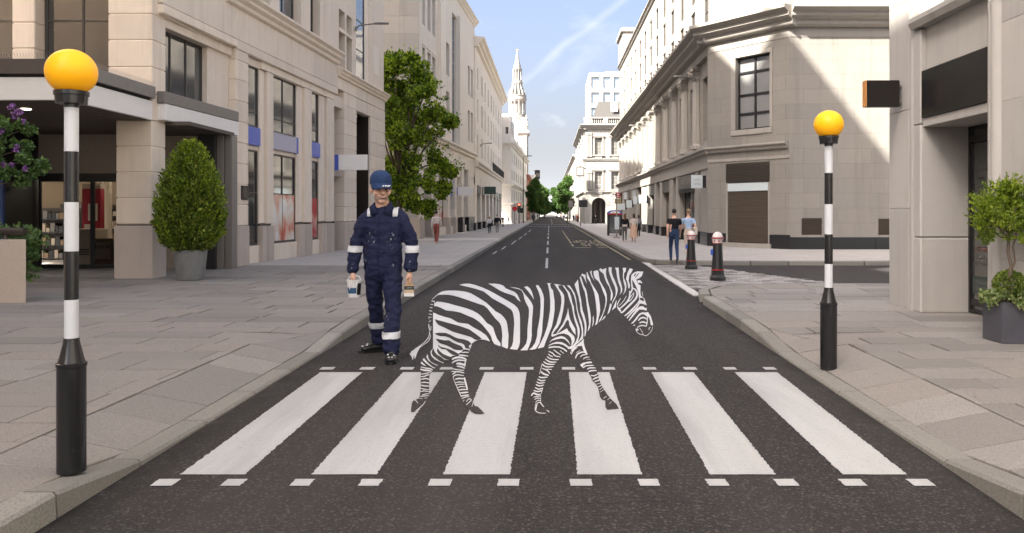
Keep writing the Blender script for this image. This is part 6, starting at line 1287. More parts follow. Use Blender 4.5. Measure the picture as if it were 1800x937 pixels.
# clipped shrub in the grey pot
tb = empty('potted_topiary', (-7.26, 16.1, PZ), 0, 'tall egg-shaped clipped shrub in a round grey pot before the stone pillar', 'potted plant')
mc = NT('pot_concrete'); _v = mc.world(); mc.base(mc.mix(mc.noise(mc.stretch(_v, (3, 3, 1)), 3, 6, 0.65), (0.11, 0.115, 0.112), (0.24, 0.24, 0.23))).rough(0.7, 0.3); mc.bump(mc.noise(_v, 60, 3), 0.2, 0.003)
MB().lathe([(0.22, 0.0), (0.245, 0.015), (0.275, 0.16), (0.305, 0.42), (0.32, 0.60), (0.318, 0.615), (0.295, 0.615), (0.288, 0.56), (0.0, 0.55)], 32).build('pot', mc.mat, tb, smooth=40)
MB().tube([(0, 0, 0.5), (0.02, 0.01, 1.0), (0, 0, 2.2)], [0.05, 0.045, 0.02], 8).build('stem', M_BARK, tb)
prof = [(0.60, 0.29), (0.72, 0.45), (0.9, 0.545), (1.2, 0.585), (1.5, 0.575), (1.8, 0.525), (2.1, 0.435), (2.4, 0.30), (2.6, 0.185), (2.71, 0.09), (2.78, 0.02)]
zs_, rs_ = np.array([p[0] for p in prof]), np.array([p[1] for p in prof]); n = 34000
zz_ = RNG.uniform(0.60, 2.78, n*2); rr_ = np.interp(zz_, zs_, rs_); keep = RNG.random(n*2) < rr_/0.66; zz_, rr_ = zz_[keep], rr_[keep]; an = RNG.uniform(0, 2*math.pi, len(zz_))
lump = 1+0.09*np.sin(an*4+zz_*5.3)+0.07*np.sin(an*9-zz_*11)+0.06*np.sin(zz_*19+an*3)+0.04*np.sin(an*17+zz_*29); k_ = (1-0.42*RNG.random(len(zz_))**2.2)*lump
C_ = np.stack([np.cos(an)*rr_*k_, np.sin(an)*rr_*k_, zz_+RNG.normal(0, 0.02, len(zz_))], 1); D_ = np.stack([np.cos(an), np.sin(an), np.full(len(zz_), 0.7)], 1)
leaves('crown', C_, D_, 0.052, M_LEAFT, tb, 0.34)
sp_ = 800; an = RNG.uniform(0, 2*math.pi, sp_); zz_ = RNG.uniform(0.7, 2.75, sp_); rr_ = np.interp(zz_, zs_, rs_)*1.06+0.02; C2, D2 = [], []
for a, z, r in zip(an, zz_, rr_):
    for j in range(6): C2.append((math.cos(a)*(r+0.016*j-0.03)+RNG.normal(0, 0.008), math.sin(a)*(r+0.016*j-0.03)+RNG.normal(0, 0.008), z+0.024*j)); D2.append((math.cos(a), math.sin(a), 0.9))
leaves('shoots', C2, D2, 0.05, M_LEAFB, tb, 0.33)
MB().rings([[(math.cos(2*math.pi*i/20)*r*0.62, math.sin(2*math.pi*i/20)*r*0.62, z) for i in range(20)] for z, r in prof]).build('shade_core', plain('inner_shade', (0.022, 0.032, 0.012), 0.9), tb)  # solid dark core: the shade inside the crown is put into its colour
# lollipop tree in the square planter
lt = empty('planter_tree', (4.885, 8.46, PZ), 0, 'small round-headed tree with ivy in a square dark planter by the glazed entrance', 'potted plant')
M_LEAD = plain('lead_planter', (0.060, 0.060, 0.072), 0.45, 0.5, var=0.3, scale=5); q = MB(); q.bbox(-0.185, 0.165, -0.19, 0.19, 0, 0.43, 0.006); q.build('planter_box', M_LEAD, lt); MB().box(-0.16, 0.14, -0.165, 0.165, 0.425, 0.44).build('soil', plain('soil', (0.05, 0.035, 0.025), 0.95), lt)
MB().tube([(-0.02, -0.05, 0.42), (-0.035, -0.04, 0.62), (-0.01, -0.05, 0.8), (-0.04, -0.04, 0.95), (-0.02, -0.03, 1.15)], [0.022, 0.019, 0.017, 0.016, 0.013], 8).tube([(-0.03, -0.04, 0.7), (0.02, -0.07, 0.85), (0.0, -0.06, 1.0), (0.05, -0.05, 1.15)], [0.012, 0.011, 0.011, 0.008], 6).build('trunk', M_BARK, lt, smooth=60)
cb = [(0, 0, 1.36, 0.26), (-0.20, -0.05, 1.32, 0.17), (0.2, 0, 1.30, 0.2), (-0.08, 0.0, 1.52, 0.17), (0.14, 0, 1.5, 0.18), (0.02, -0.1, 1.25, 0.2), (-0.16, 0.05, 1.18, 0.14), (0.24, -0.05, 1.16, 0.14), (0.0, 0.0, 1.62, 0.08), (-0.25, 0, 1.45, 0.1)]
sb = subclumps(cb, 8, 0.05, 0.10); C_, D_ = clump_leaves(sb, 15000, 0.4); leaves('crown', C_, D_, 0.036, M_LEAFB, lt, 0.22)
C2, D2 = [], []
for _ in range(420):
    x, y, z, r = cb[RNG.integers(len(cb))]; d = sph(1)[0]; d[2] = abs(d[2])*0.8-0.15; p0 = np.array([x, y, z])+d*r*0.9
    for j in range(9): C2.append(p0+d*0.016*j+np.array([0, 0, 0.005*j])+RNG.normal(0, 0.006, 3)); D2.append(d+np.array([0, 0, 0.6]))
leaves('shoots', C2, D2, 0.034, M_LEAFB, lt, 0.2)
q = MB()
for x, y, z, r in cb: q.tube([(-0.02, -0.03, 1.08), ((x-0.02)/2, y/2, (z+1.08)/2-0.02), (x, y, z)], [0.011, 0.008, 0.003], 5)
q.build('limbs', M_BARK, lt)
d = sph(3800); leaves('box_ball', d*np.array([0.165, 0.165, 0.155])*(1-0.15*RNG.random((3800, 1)))+np.array([0.03, 0.05, 0.60]), d, 0.022, M_LEAFT, lt, 0.4)
iv = []; ivd = []
for _ in range(2200):
    a = RNG.uniform(0, 2*math.pi); r = 0.10+0.16*RNG.random()**0.6; z = 0.50-0.9*max(0, r-0.17)*RNG.random()-0.03*RNG.random()+0.05*math.sin(a*5); iv.append((-0.01+r*math.cos(a)*1.05, r*math.sin(a)*1.05, z)); ivd.append((math.cos(a), math.sin(a), 0.5))
leaves('ivy', iv, ivd, 0.034, M_LEAFV, lt, 0.48)
# left planter with rail, hedge and flowering shrub
pl = empty('concrete_planter', (-9.7, 12.9, PZ), 0, 'pale concrete planter wall with a dark rail at the left edge', 'planter')
MB().prism([(-2.6, -0.86), (1.78, -0.86), (1.42, -0.30), (-2.6, -0.30)], 0, 0.95).build('box', plain('rough_concrete', (0.50, 0.42, 0.35), 0.9, 0.2, var=0.15, scale=20, bump=0.4), pl)
MB().tube([(-2.6, -0.6, 1.07), (1.6, -0.6, 1.07)], 0.062, 12).build('rail', plain('dark_bronze_rail', (0.06, 0.05, 0.045), 0.3, 0.5, 0.6), pl, smooth=50)
for x in (-1.8, 0.2, 1.3): MB().tube([(x, -0.6, 0.94), (x, -0.6, 1.07)], 0.03, 8).build('rail_post', M_BROWN, pl)
hg = empty('hedge', (-9.75, 12.5, 0.9), 0, 'low green hedge growing in the concrete planter behind the rail', 'hedge'); cb = [(x, RNG.uniform(-0.1, 0.1), 0.14+RNG.uniform(-0.05, 0.12), 0.26) for x in np.arange(-2.2, 1.7, 0.24)]+[(1.5, 0.05, -0.1, 0.2), (1.58, 0.0, -0.35, 0.17)]
C_, D_ = clump_leaves(cb, 4200, 0.6); leaves('foliage', C_, D_, 0.055, M_LEAFS, hg, 0.36); q = MB()
for x in np.arange(-2.1, 1.6, 0.3): q.tube([(x, 0.1, 0.0), (x+0.05, 0.1, 0.3)], 0.012, 5)
q.build('stems', M_BARK, hg)
fs = empty('flowering_shrub', (-9.3, 12.6, 1.08), 0, 'arching shrub with purple flower clusters at the left edge of the picture', 'shrub'); kfs = 12.6/F
cb = [((px-CX)*kfs+9.3, RNG.uniform(-0.25, 0.25), H+(CY-py)*kfs-1.08, r*kfs) for px, py, r in ((-20, 250, 34), (-5, 215, 16), (14, 232, 16), (30, 225, 13), (10, 262, 18), (34, 258, 15), (48, 285, 12), (22, 288, 16), (50, 305, 11), (62, 292, 8), (40, 318, 10), (-10, 290, 26), (18, 310, 9), (-40, 300, 40))]
C_, D_ = clump_leaves(subclumps(cb, 6, 0.05, 0.10), 9000, 0.6); leaves('foliage', C_, D_+np.array([0.3, 0, -0.6]), 0.075, M_LEAFS, fs, 0.26)
q = MB()
for x, y, z, r in cb: q.tube([(-0.3, 0, 0.0), (-0.2+x*0.3, y*0.5, z*0.7+0.15), (x, y, z)], [0.03, 0.018, 0.006], 6)
q.build('stems', M_BARK, fs)
for px, py, r in ((37, 192, 7), (51, 199, 7), (44, 204, 8), (3, 203, 5), (12, 236, 6), (20, 232, 5), (46, 263, 6), (57, 216, 4), (37, 291, 4), (60, 298, 5), (22, 290, 4)):
    x = (px-CX)*kfs+9.3; z = H+(CY-py)*kfs-1.08; d = sph(46); leaves('flower_cluster', d*np.array([1, 1, 1.3])*r*kfs*RNG.random((46, 1))**0.5+np.array([x, -0.22, z]), d, 0.028, M_FLOW, fs, 0.45)
# far street trees
def far_tree(px0, px1, pyt, Y, label, seed):
    k = Y/F; x0, x1, zt = (px0-CX)*k, (px1-CX)*k, H+(CY-pyt)*k; c = (x0+x1)/2; r = (x1-x0)/2
    t = empty('street_tree', (c, Y, 0.12), 0, label, 'tree', 'trees at the far end of the street'); hb = zt*0.24; big = [(RNG.uniform(-0.55, 0.55)*r*(1.25-abs(f-0.4)), RNG.uniform(-0.5, 0.5)*r, hb+(zt-hb)*f, r*(0.62-0.42*abs(f-0.35))) for f in np.linspace(0.06, 0.93, 9)]
    C_, D_ = clump_leaves(subclumps(big, 14, r*0.2, r*0.42), 1500/(r*r), 0.5); leaves('crown', C_, D_, r*0.13, M_LEAFF, t, 0.4)
    MB().tube([(0, 0, 0), (0.05, 0, hb), (0, 0, zt*0.6)], [r*0.09, r*0.07, r*0.03], 7).build('trunk', M_BARK, t); return t
for i, (a, b, y, Y, lb) in enumerate(((924, 953, 318, 118, 'street tree on the left, nearest of the far group'), (934, 962, 326, 150, 'street tree on the left behind the nearest far one'), (945, 970, 334, 190, 'last street tree in the left row at the street end'), (982, 1013, 312, 112, 'street tree on the right, nearest of the far group'), (974, 1001, 325, 150, 'street tree on the right behind the nearest far one'), (966, 992, 334, 195, 'last street tree in the right row at the street end'))): far_tree(a, b, y, Y, lb, i)

# ------------------------------------------------------------------ telephone box, stop flag, lights and signs
kb = 47.0/F; pb = empty('telephone_box', ((1080-CX)*kb, 47.0, PZ), 0, 'telephone box with a blue and red arched top on the right pavement', 'telephone box')
hh = (416-371)*kb; wq = 0.36
for sx in (-1, 1):
    for sy in (-1, 1): MB().box(sx*wq-0.04, sx*wq+0.04, sy*0.36-0.04, sy*0.36+0.04, 0, hh*0.84).build('post', M_BLACK, pb)
for sy in (-1, 1): MB().box(-wq, wq, sy*0.36-0.01, sy*0.36+0.01, 0.12, hh*0.8).build('pane', M_GLASS2, pb)
for sx in (-1, 1): MB().box(sx*wq-0.01, sx*wq+0.01, -0.36, 0.36, 0.12, hh*0.8).build('pane', M_GLASS2, pb)
n = 10
MB().rings([[(math.cos(math.pi*i/n)*0.42, y_, hh*0.86+math.sin(math.pi*i/n)*hh*0.13) for i in range(n+1)] for y_ in (-0.42, 0.42)]).build('arched_top', plain('kiosk_blue', (0.04, 0.09, 0.38), 0.4), pb); MB().box(-0.42, 0.42, -0.43, 0.43, hh*0.80, hh*0.86).build('red_band', M_BRED, pb)
MB().rings([[(math.cos(math.pi*i/n)*0.30, y_, hh*0.865+math.sin(math.pi*i/n)*hh*0.09) for i in range(n+1)] for y_ in (-0.435, -0.42)]).build('white_fanlight', M_WHITEP, pb); MB().box(-0.2, 0.15, -0.2, 0.1, 0.55, 1.05).build('telephone', M_BRED, pb)
ks = 42.5/F; bs = empty('bus_stop', ((1084-CX)*ks, 42.5, PZ), 0, 'bus stop post with round red sign and timetable case on the pavement', 'bus stop'); zt_ = H+(CY-338)*ks-PZ
MB().lathe([(0.20, 0), (0.20, 0.03), (0.08, 0.07), (0.035, 0.09), (0.035, zt_)], 12).build('post', M_GREYM, bs, smooth=30); q = MB(); q.lathe([(0.15, -0.012), (0.15, 0.012)], 24); o = q.build('red_sign', M_BRED, bs); o.rotation_euler = (R(90), 0, 0); o.location = (0.07, -0.02, zt_-0.16)
q = MB(); q.lathe([(0.085, 0.013), (0.085, 0.016)], 20); o2_ = q.build('white_disc', M_WHITEP, o); MB().box(-0.15, 0.15, -0.028, 0.028, 0.017, 0.022).build('red_bar', M_BRED, o2_)
MB().bbox(-0.11, 0.13, -0.05, 0.03, 0.45, 1.12, 0.01).build('timetable_case', M_PALESIGN, bs); MB().bbox(-0.10, 0.22, -0.02, 0.02, zt_-0.62, zt_-0.34, 0.005).build('stop_flag', plain('flag_olive', (0.26, 0.22, 0.10), 0.5), bs)
def post_sign(px, py_top, Y, label, kind):
    k = Y/F; x = (px-CX)*k; zt = H+(CY-py_top)*k-PZ; r = empty(kind, (x, Y, PZ), 0, label, kind.replace('_', ' ')); MB().lathe([(0.07, 0), (0.07, 0.3), (0.05, 0.32), (0.045, zt)], 10).build('post', M_BLACK if kind != 'sign_post' else M_GREYM, r, smooth=30); return r, zt
r, zt_ = post_sign(912.5, 358, 98, 'traffic light with a red lamp on the left pavement', 'traffic_light')
MB().bbox(-0.2, 0.2, -0.2, 0.2, zt_-1.1, zt_+0.1, 0.04).build('head', M_BLACK, r); MB().bbox(0.15, 0.5, -0.15, 0.15, zt_-1.15, zt_-0.55, 0.03).build('pedestrian_head', M_BLACK, r)
q = MB(); q.lathe([(0.13, 0), (0.12, 0.03)], 12); o = q.build('red_lamp', emit('signal_red', (1.0, 0.08, 0.05), 1.5), r); o.rotation_euler = (R(90), 0, 0); o.location = (0, -0.2, zt_-0.12)
for z_ in (0.5, 0.86): q = MB(); q.lathe([(0.12, 0), (0.11, 0.03)], 12); o = q.build('dark_lamp', M_BROWN, r); o.rotation_euler = (R(90), 0, 0); o.location = (0, -0.2, zt_-z_)
r, zt_ = post_sign(920, 278, 100, 'tall black street lamp post on the left pavement', 'street_lamp'); MB().tube([(0, 0, zt_), (0.1, 0, zt_+0.25), (0.7, -0.1, zt_+0.3)], 0.04, 6).build('arm', M_BLACK, r); MB().bbox(0.6, 1.1, -0.2, 0.0, zt_+0.22, zt_+0.34, 0.03).build('lantern', M_GREYM, r)
r, zt_ = post_sign(905, 367, 92, 'round red sign on a post before the white building', 'sign_post'); q = MB(); q.lathe([(0.30, -0.02), (0.30, 0.02)], 20); o = q.build('red_disc', plain('disc_red', (0.55, 0.03, 0.05), 0.4), r); o.rotation_euler = (R(90), 0, 0); o.location = (0, -0.08, zt_)
r, zt_ = post_sign(1001.5, 353, 84, 'grey sign post with a small pale plate on the right kerb', 'sign_post'); MB().bbox(-0.15, 0.35, -0.06, -0.02, zt_-0.7, zt_, 0.02).build('plate', M_GREYM, r)
r, zt_ = post_sign(1020.5, 352, 80, 'post carrying a wide black sign board before the palazzo', 'sign_post'); MB().bbox(-0.15, 0.7, -0.08, -0.02, zt_-0.7, zt_+0.02, 0.02).build('board', M_BLACK, r)
# ------------------------------------------------------------------ people
from mathutils import noise as mnoise
def ell(c, ax, rx, ry, n=14, up=None):
    """ellipse ring round centre c, perpendicular to axis ax"""
    ax = Vector(ax).normalized(); u = Vector((1, 0, 0)); u = (u-ax*u.dot(ax)).normalized(); v = ax.cross(u); c = Vector(c)
    return [c+u*math.cos(2*math.pi*i/n)*rx+v*math.sin(2*math.pi*i/n)*ry for i in range(n)]
def limb(mb, pts, n=14, mi=0):
    """tapered limb through (x, y, z, rx, ry) stations"""
    P = [Vector(p[:3]) for p in pts]; rs = []
    for i, p in enumerate(pts):
        t = P[min(i+1, len(P)-1)]-P[max(i-1, 0)]; rs.append(ell(p[:3], t, p[3], p[4] if len(p) > 4 else p[3], n))
    a = ell(P[0]-(P[1]-P[0]).normalized()*pts[0][3]*0.5, P[1]-P[0], pts[0][3]*0.6, (pts[0][4] if len(pts[0]) > 4 else pts[0][3])*0.6, n); b = ell(P[-1]+(P[-1]-P[-2]).normalized()*pts[-1][3]*0.5, P[-1]-P[-2], pts[-1][3]*0.6, (pts[-1][4] if len(pts[-1]) > 4 else pts[-1][3])*0.6, n)
    mb.rings([a]+rs+[b], True, mi)
def ball(mb, c, rx, ry, rz, n=14, mi=0):
    mb.rings([[(c[0]+rx*math.cos(a)*math.cos(2*math.pi*i/n), c[1]+ry*math.cos(a)*math.sin(2*math.pi*i/n), c[2]+rz*math.sin(a)) for i in range(n)] for a in [math.radians(-84+168*k/9) for k in range(10)]], True, mi)
def fuse(mb, name, voxel, smooth=3):
    """melt the overlapping pieces into one continuous skin"""
    me = mb.mesh(name); bm = bmesh.new(); bm.from_mesh(me); bmesh.ops.recalc_face_normals(bm, faces=bm.faces); bm.to_mesh(me); bm.free()
    o = bpy.data.objects.new(name+'_tmp', me); COL.objects.link(o); md = o.modifiers.new('r', 'REMESH'); md.mode = 'VOXEL'; md.voxel_size = voxel; md.use_smooth_shade = True
    if smooth: sm = o.modifiers.new('s', 'SMOOTH'); sm.iterations = smooth; sm.factor = 0.5
    dg = bpy.context.evaluated_depsgraph_get(); dg.update(); out = bpy.data.meshes.new_from_object(o.evaluated_get(dg)); out.name = name; bpy.data.objects.remove(o); out.materials.clear(); return out
def verts(me): a = np.zeros(len(me.vertices)*3); me.vertices.foreach_get('co', a); return a.reshape(-1, 3)
def normals(me): a = np.zeros(len(me.vertices)*3); me.vertices.foreach_get('normal', a); return a.reshape(-1, 3)
def setv(me, co): me.vertices.foreach_set('co', co.ravel()); me.update()
def cut_band(me, name, p0, n0, p1, n1, keep, off, mat, parent):
    """a strip of cloth: the part of a garment between two planes, lifted off its surface"""
    bm = bmesh.new(); bm.from_mesh(me)
    for p, n in ((p0, n0), (p1, n1)): bmesh.ops.bisect_plane(bm, geom=bm.verts[:]+bm.edges[:]+bm.faces[:], plane_co=p, plane_no=n, clear_outer=True)
    bmesh.ops.delete(bm, geom=[f for f in bm.faces if not keep(f.calc_center_median())], context='FACES'); bm.normal_update()
    for v in bm.verts: v.co += v.normal*off
    ex = bmesh.ops.solidify(bm, geom=bm.faces[:], thickness=-0.004) if bm.faces else None
    out = bpy.data.meshes.new(name); bm.to_mesh(out); bm.free(); smooth_mesh(out, 50); return link(name, out, mat, parent)
M_SKIN = NT('skin'); _v = M_SKIN.coord('Object'); M_SKIN.base(M_SKIN.mix(M_SKIN.noise(_v, 26, 4, 0.6), (0.50, 0.285, 0.205), (0.66, 0.42, 0.32))).rough(0.5, 0.35); M_SKIN = M_SKIN.mat
M_STUB = plain('stubble_grey', (0.34, 0.235, 0.185), 0.7, var=0.3, scale=120); M_HAIRG = plain('grey_hair', (0.14, 0.12, 0.10), 0.7)
mn = NT('navy_cotton'); _v = mn.coord('Object')
_f = mn.noise(mn.stretch(_v, (1, 1, 0.6)), 7, 5, 0.6); _c = mn.mix(_f, (0.008, 0.010, 0.030), (0.019, 0.023, 0.060)); _sp = mn.ramp(mn.noise(mn.stretch(_v, (1, 1, 0.6)), 36, 4, 0.75), [(0.605, (0, 0, 0)), (0.64, (0.8, 0.8, 0.8))])
# paint splashes only where the pockets, cuffs and one knee carry them
def blob(x, z, r, front=True):
    d = mn.n('ShaderNodeVectorMath', operation='DISTANCE'); st = mn.stretch(_v, (1, 0.25, 0.7)); mn.t.links.new(st, d.inputs[0]); d.inputs[1].default_value = (x, -0.03, z*0.7); return mn.ramp(mn.math('DIVIDE', d.outputs['Value'], r), [(0.45, (1, 1, 1)), (1.0, (0, 0, 0))])
_m = None
for x, z, r in ((-0.10, 1.24, 0.065), (0.10, 1.21, 0.065), (0.155, 0.955, 0.06), (-0.185, 1.0, 0.05), (-0.335, 0.93, 0.055), (0.285, 0.95, 0.07), (0.09, 0.46, 0.055), (0.10, 0.15, 0.04)):
    b_ = blob(x, z, r); _m = b_ if _m is None else mn.math('MAXIMUM', _m, b_)
mn.base(mn.mix(mn.math('MULTIPLY', _sp, _m), _c, (0.62, 0.64, 0.68))).rough(0.85, 0.2); mn.bump(mn.math('ADD', mn.math('MULTIPLY', _f, 1.0), mn.noise(_v, 18, 4, 0.6)), 0.5, 0.012); M_NAVY = mn.mat
M_CAP = plain('cap_blue', (0.020, 0.040, 0.105), 0.85, 0.2, scale=40); M_REFL = plain('reflective_tape', (0.50, 0.51, 0.53), 0.4, 0.5); M_BOOT = plain('boot_leather', (0.010, 0.009, 0.009), 0.28, 0.5, var=0.4, scale=30); M_TEE = plain('dark_tee', (0.03, 0.035, 0.02), 0.9)

# ---- the painter
PY = 8.3; kp = PY/F
pt = empty('person', (-1.72, PY, 0.0), 0, 'person in navy paint-splashed overalls and blue cap holding a paint tub and a brush', 'person')
# body: head, neck, trunk, arms and hands as one skin
b = MB(); hx, hy, hz = -0.028, -0.050, 1.724
limb(b, [(-0.02, 0.0, 0.95, 0.15, 0.10), (-0.02, 0.0, 1.2, 0.14, 0.10), (-0.01, 0.0, 1.42, 0.16, 0.10), (-0.015, 0.0, 1.50, 0.11, 0.08), (-0.022, -0.005, 1.57, 0.072, 0.070), (hx, hy+0.03, 1.68, 0.070, 0.070)])
for s_, hand in ((-1, (-0.315, -0.05, 0.86)), (1, (0.272, -0.05, 0.865))): limb(b, [(s_*0.12, 0, 1.46, 0.04), (s_*0.175, 0, 1.42, 0.04), (s_*0.28, 0.01, 1.17, 0.036), (hand[0], hand[1]+0.01, 0.93, 0.028), (hand[0], hand[1], 0.88, 0.03, 0.024)])
# skull, jaw, nose, brow, ears, tilted down and towards the viewer's right
hb = MB(); ball(hb, (0, 0.012, 0.045), 0.077, 0.097, 0.105); ball(hb, (0, -0.022, -0.045), 0.062, 0.070, 0.075); ball(hb, (0, -0.055, -0.092), 0.036, 0.036, 0.030)
hb.rings([ell((0, -0.088, 0.03), (0, -0.35, -1), 0.012, 0.012), ell((0, -0.103, 0.0), (0, -0.35, -1), 0.016, 0.018), ell((0, -0.112, -0.022), (0, -0.2, -1), 0.021, 0.020), ell((0, -0.098, -0.036), (0, 0.2, -1), 0.016, 0.014)])
limb(hb, [(-0.05, -0.075, 0.034, 0.014), (0, -0.092, 0.037, 0.014), (0.05, -0.075, 0.034, 0.014)]); limb(hb, [(-0.024, -0.088, -0.062, 0.010), (0, -0.096, -0.061, 0.011), (0.024, -0.088, -0.062, 0.010)])
for s_ in (-1, 1): ball(hb, (s_*0.045, -0.062, -0.018), 0.028, 0.026, 0.026); ball(hb, (s_*0.080, 0.022, 0.0), 0.012, 0.024, 0.036)
HM = Matrix.Translation((hx, hy, hz)) @ Matrix.Rotation(R(22), 4, 'Z') @ Matrix.Rotation(R(5), 4, 'X') @ Matrix.Diagonal((1.22, 1.16, 1.10, 1))
hb.v = [tuple(HM @ Vector(p)) for p in hb.v]; b.add(hb.v, hb.f)
# hands: palm, four unequal curled fingers and a thumb closing on what they hold
def hand(mb, c, s_):
    x, y, z = c; ball(mb, (x, y, z-0.015), 0.030, 0.042, 0.046)
    for j, (dy, L) in enumerate(((-0.034, 0.9), (-0.012, 1.0), (0.010, 0.96), (0.031, 0.78))):
        k = 0.034*L; a = Vector((x+s_*0.012, y+dy, z-0.05)); p1 = a+Vector((-s_*0.004, 0, -k)); p2 = p1+Vector((-s_*k*0.75, 0, -k*0.35)); p3 = p2+Vector((-s_*k*0.35, 0, k*0.55))
        limb(mb, [(*a, 0.0105), (*p1, 0.0098), (*p2, 0.009), (*p3, 0.008)], 8)
    limb(mb, [(x-s_*0.012, y-0.038, z-0.005, 0.013), (x-s_*0.026, y-0.052, z-0.035, 0.011), (x-s_*0.032, y-0.046, z-0.062, 0.009)], 8)
hand(b, (-0.315, -0.05, 0.845), -1); hand(b, (0.272, -0.05, 0.85), 1)
me = fuse(b, 'body', 0.0075, 2); body = link('body', me, [M_SKIN, M_STUB], pt); smooth_mesh(me, 80)
inv = HM.inverted(); mi = []
for p in me.polygons:
    q = inv @ p.center; mi.append(1 if (-0.15 < q.z < -0.048 and q.y < 0.03 and abs(q.x) < 0.085 and p.center.z > 1.62 and not (abs(q.x) < 0.02 and q.z > -0.056)) else 0)
me.polygons.foreach_set('material_index', mi)
def on_head(mb, name, mat, smooth=True): mb.v = [tuple(HM @ Vector(p)) for p in mb.v]; return mb.build(name, mat, pt, smooth=50 if smooth else False)
for s_ in (-1, 1):
    q = MB(); ball(q, (s_*0.031, -0.080, 0.012), 0.011, 0.008, 0.0042, 10); on_head(q, 'eye', plain('eye_white', (0.16, 0.14, 0.13), 0.3) if s_ < 0 else MATS['eye_white']); q = MB(); ball(q, (s_*0.031, -0.0880, 0.011), 0.0055, 0.003, 0.0055, 8); on_head(q, 'iris', M_BLACK); q = MB(); limb(q, [(s_*0.016, -0.099, 0.032, 0.005), (s_*0.034, -0.098, 0.038, 0.006), (s_*0.052, -0.084, 0.032, 0.004)], 6); on_head(q, 'eyebrow', M_HAIRG)
q = MB(); limb(q, [(-0.026, -0.094, -0.064, 0.0035), (0, -0.104, -0.0655, 0.004), (0.026, -0.094, -0.062, 0.0035)], 6); on_head(q, 'mouth', plain('lip', (0.22, 0.085, 0.07), 0.5))
q = MB(); n = 20; q.rings([[(math.cos(2*math.pi*i/n)*0.083, 0.014+math.sin(2*math.pi*i/n)*0.102, z) for i in range(n)] for z in (0.0, 0.05)]); 
q.v = [(x, y, z) if y > 0.0 else (x*0.94, y*0.9, max(z, 0.04)) for x, y, z in q.v]; on_head(q, 'hair', M_HAIRG)
# cap: crown of panels, button, curved peak
q = MB(); pr = [(1.0, 0.044), (1.02, 0.075), (0.98, 0.11), (0.86, 0.14), (0.62, 0.166), (0.3, 0.178), (0.03, 0.181)]
q.rings([[(math.cos(2*math.pi*i/24)*0.090*r, 0.010+math.sin(2*math.pi*i/24)*0.108*r, z) for i in range(24)] for r, z in [(a_, z_+0.012) for a_, z_ in pr]]); cap = on_head(q, 'cap', M_CAP); q = MB(); ball(q, (0, 0.01, 0.182), 0.009, 0.009, 0.006, 8); o = on_head(q, 'cap_button', M_CAP)
q = MB(); rr = []
for k in range(6):
    f = k/5; rr.append([(math.sin(a)*(0.088-0.010*f), -0.040-math.cos(a)*(0.052+0.092*f)+0.02*abs(math.sin(a)), 0.074-0.040*f-0.030*math.sin(a)**2*(0.4+0.6*f)) for a in np.linspace(-1.35, 1.35, 13)])
q.rings(rr, False, 0, False); up_ = MB(); up_.rings([[(x, y, z+0.006) for x, y, z in r] for r in rr], False, 0, False); q.add(up_.v, up_.f); on_head(q, 'cap_peak', M_CAP)
q = MB()
for dx, dz in ((-0.02, 0.0), (0.0, 0.006), (0.018, 0.003), (0.03, 0.012)): limb(q, [(dx+0.01, -0.160, 0.048+dz*0.3, 0.006), (dx+0.022, -0.14, 0.056, 0.004)], 6)
on_head(q, 'cap_paint', M_WHITEP)
# dark T-shirt at the neck
q = MB(); limb(q, [(-0.02, -0.004, 1.44, 0.10, 0.085), (-0.021, -0.006, 1.52, 0.074, 0.072), (-0.022, -0.006, 1.548, 0.068, 0.068)]); o = q.build('t_shirt', M_TEE, pt, smooth=50)
# overalls
c = MB()
limb(c, [(-0.02, 0.0, 0.86, 0.185, 0.125), (-0.02, 0, 0.98, 0.205, 0.135), (-0.018, 0, 1.11, 0.200, 0.132), (-0.012, 0.0, 1.26, 0.198, 0.135), (-0.008, 0.0, 1.40, 0.198, 0.130), (-0.010, 0.005, 1.475, 0.165, 0.112), (-0.015, 0.012, 1.54, 0.115, 0.092)], 20)
limb(c, [(-0.13, 0, 1.475, 0.078), (-0.195, 0, 1.435, 0.076), (-0.25, 0.005, 1.31, 0.072, 0.078), (-0.292, 0.008, 1.17, 0.072, 0.076), (-0.312, -0.02, 1.03, 0.069, 0.070), (-0.322, -0.042, 0.905, 0.066, 0.066)]); limb(c, [(0.11, 0, 1.475, 0.078), (0.185, 0, 1.435, 0.076), (0.24, 0.005, 1.31, 0.072, 0.078), (0.28, 0.008, 1.17, 0.072, 0.076), (0.285, -0.02, 1.03, 0.069, 0.070), (0.277, -0.042, 0.91, 0.068, 0.066)])
limb(c, [(-0.105, 0.0, 0.92, 0.108, 0.120), (-0.118, 0.05, 0.74, 0.096, 0.108), (-0.124, 0.13, 0.52, 0.080, 0.092), (-0.122, 0.22, 0.30, 0.076, 0.086), (-0.112, 0.285, 0.115, 0.080, 0.088)], 18); limb(c, [(0.070, 0, 0.92, 0.110, 0.120), (0.092, -0.04, 0.74, 0.098, 0.108), (0.108, -0.10, 0.52, 0.084, 0.094), (0.115, -0.19, 0.30, 0.080, 0.088), (0.122, -0.275, 0.10, 0.083, 0.090)], 18)
me = fuse(c, 'overalls', 0.0095, 2); co = verts(me); nn = normals(me)
d = np.array([0.013*mnoise.noise(Vector((x*6, y*6, z*9)))+0.011*mnoise.noise(Vector((x*10+z*9+5, y*12, z*17-x*8)))+0.006*mnoise.noise(Vector((x*22+z*14, y*20, z*34)))+0.006*math.sin(z*62+x*9+4*mnoise.noise(Vector((x*7, y*7, z*3))))*max(0, 1-min(abs(z-0.16)/0.16, abs(z-0.52)/0.12, abs(z-1.16)/0.10, abs(z-0.80)/0.08)) for x, y, z in co]); setv(me, co+nn*d[:, None]); smooth_mesh(me, 80)
ov = link('overalls', me, M_NAVY, pt)
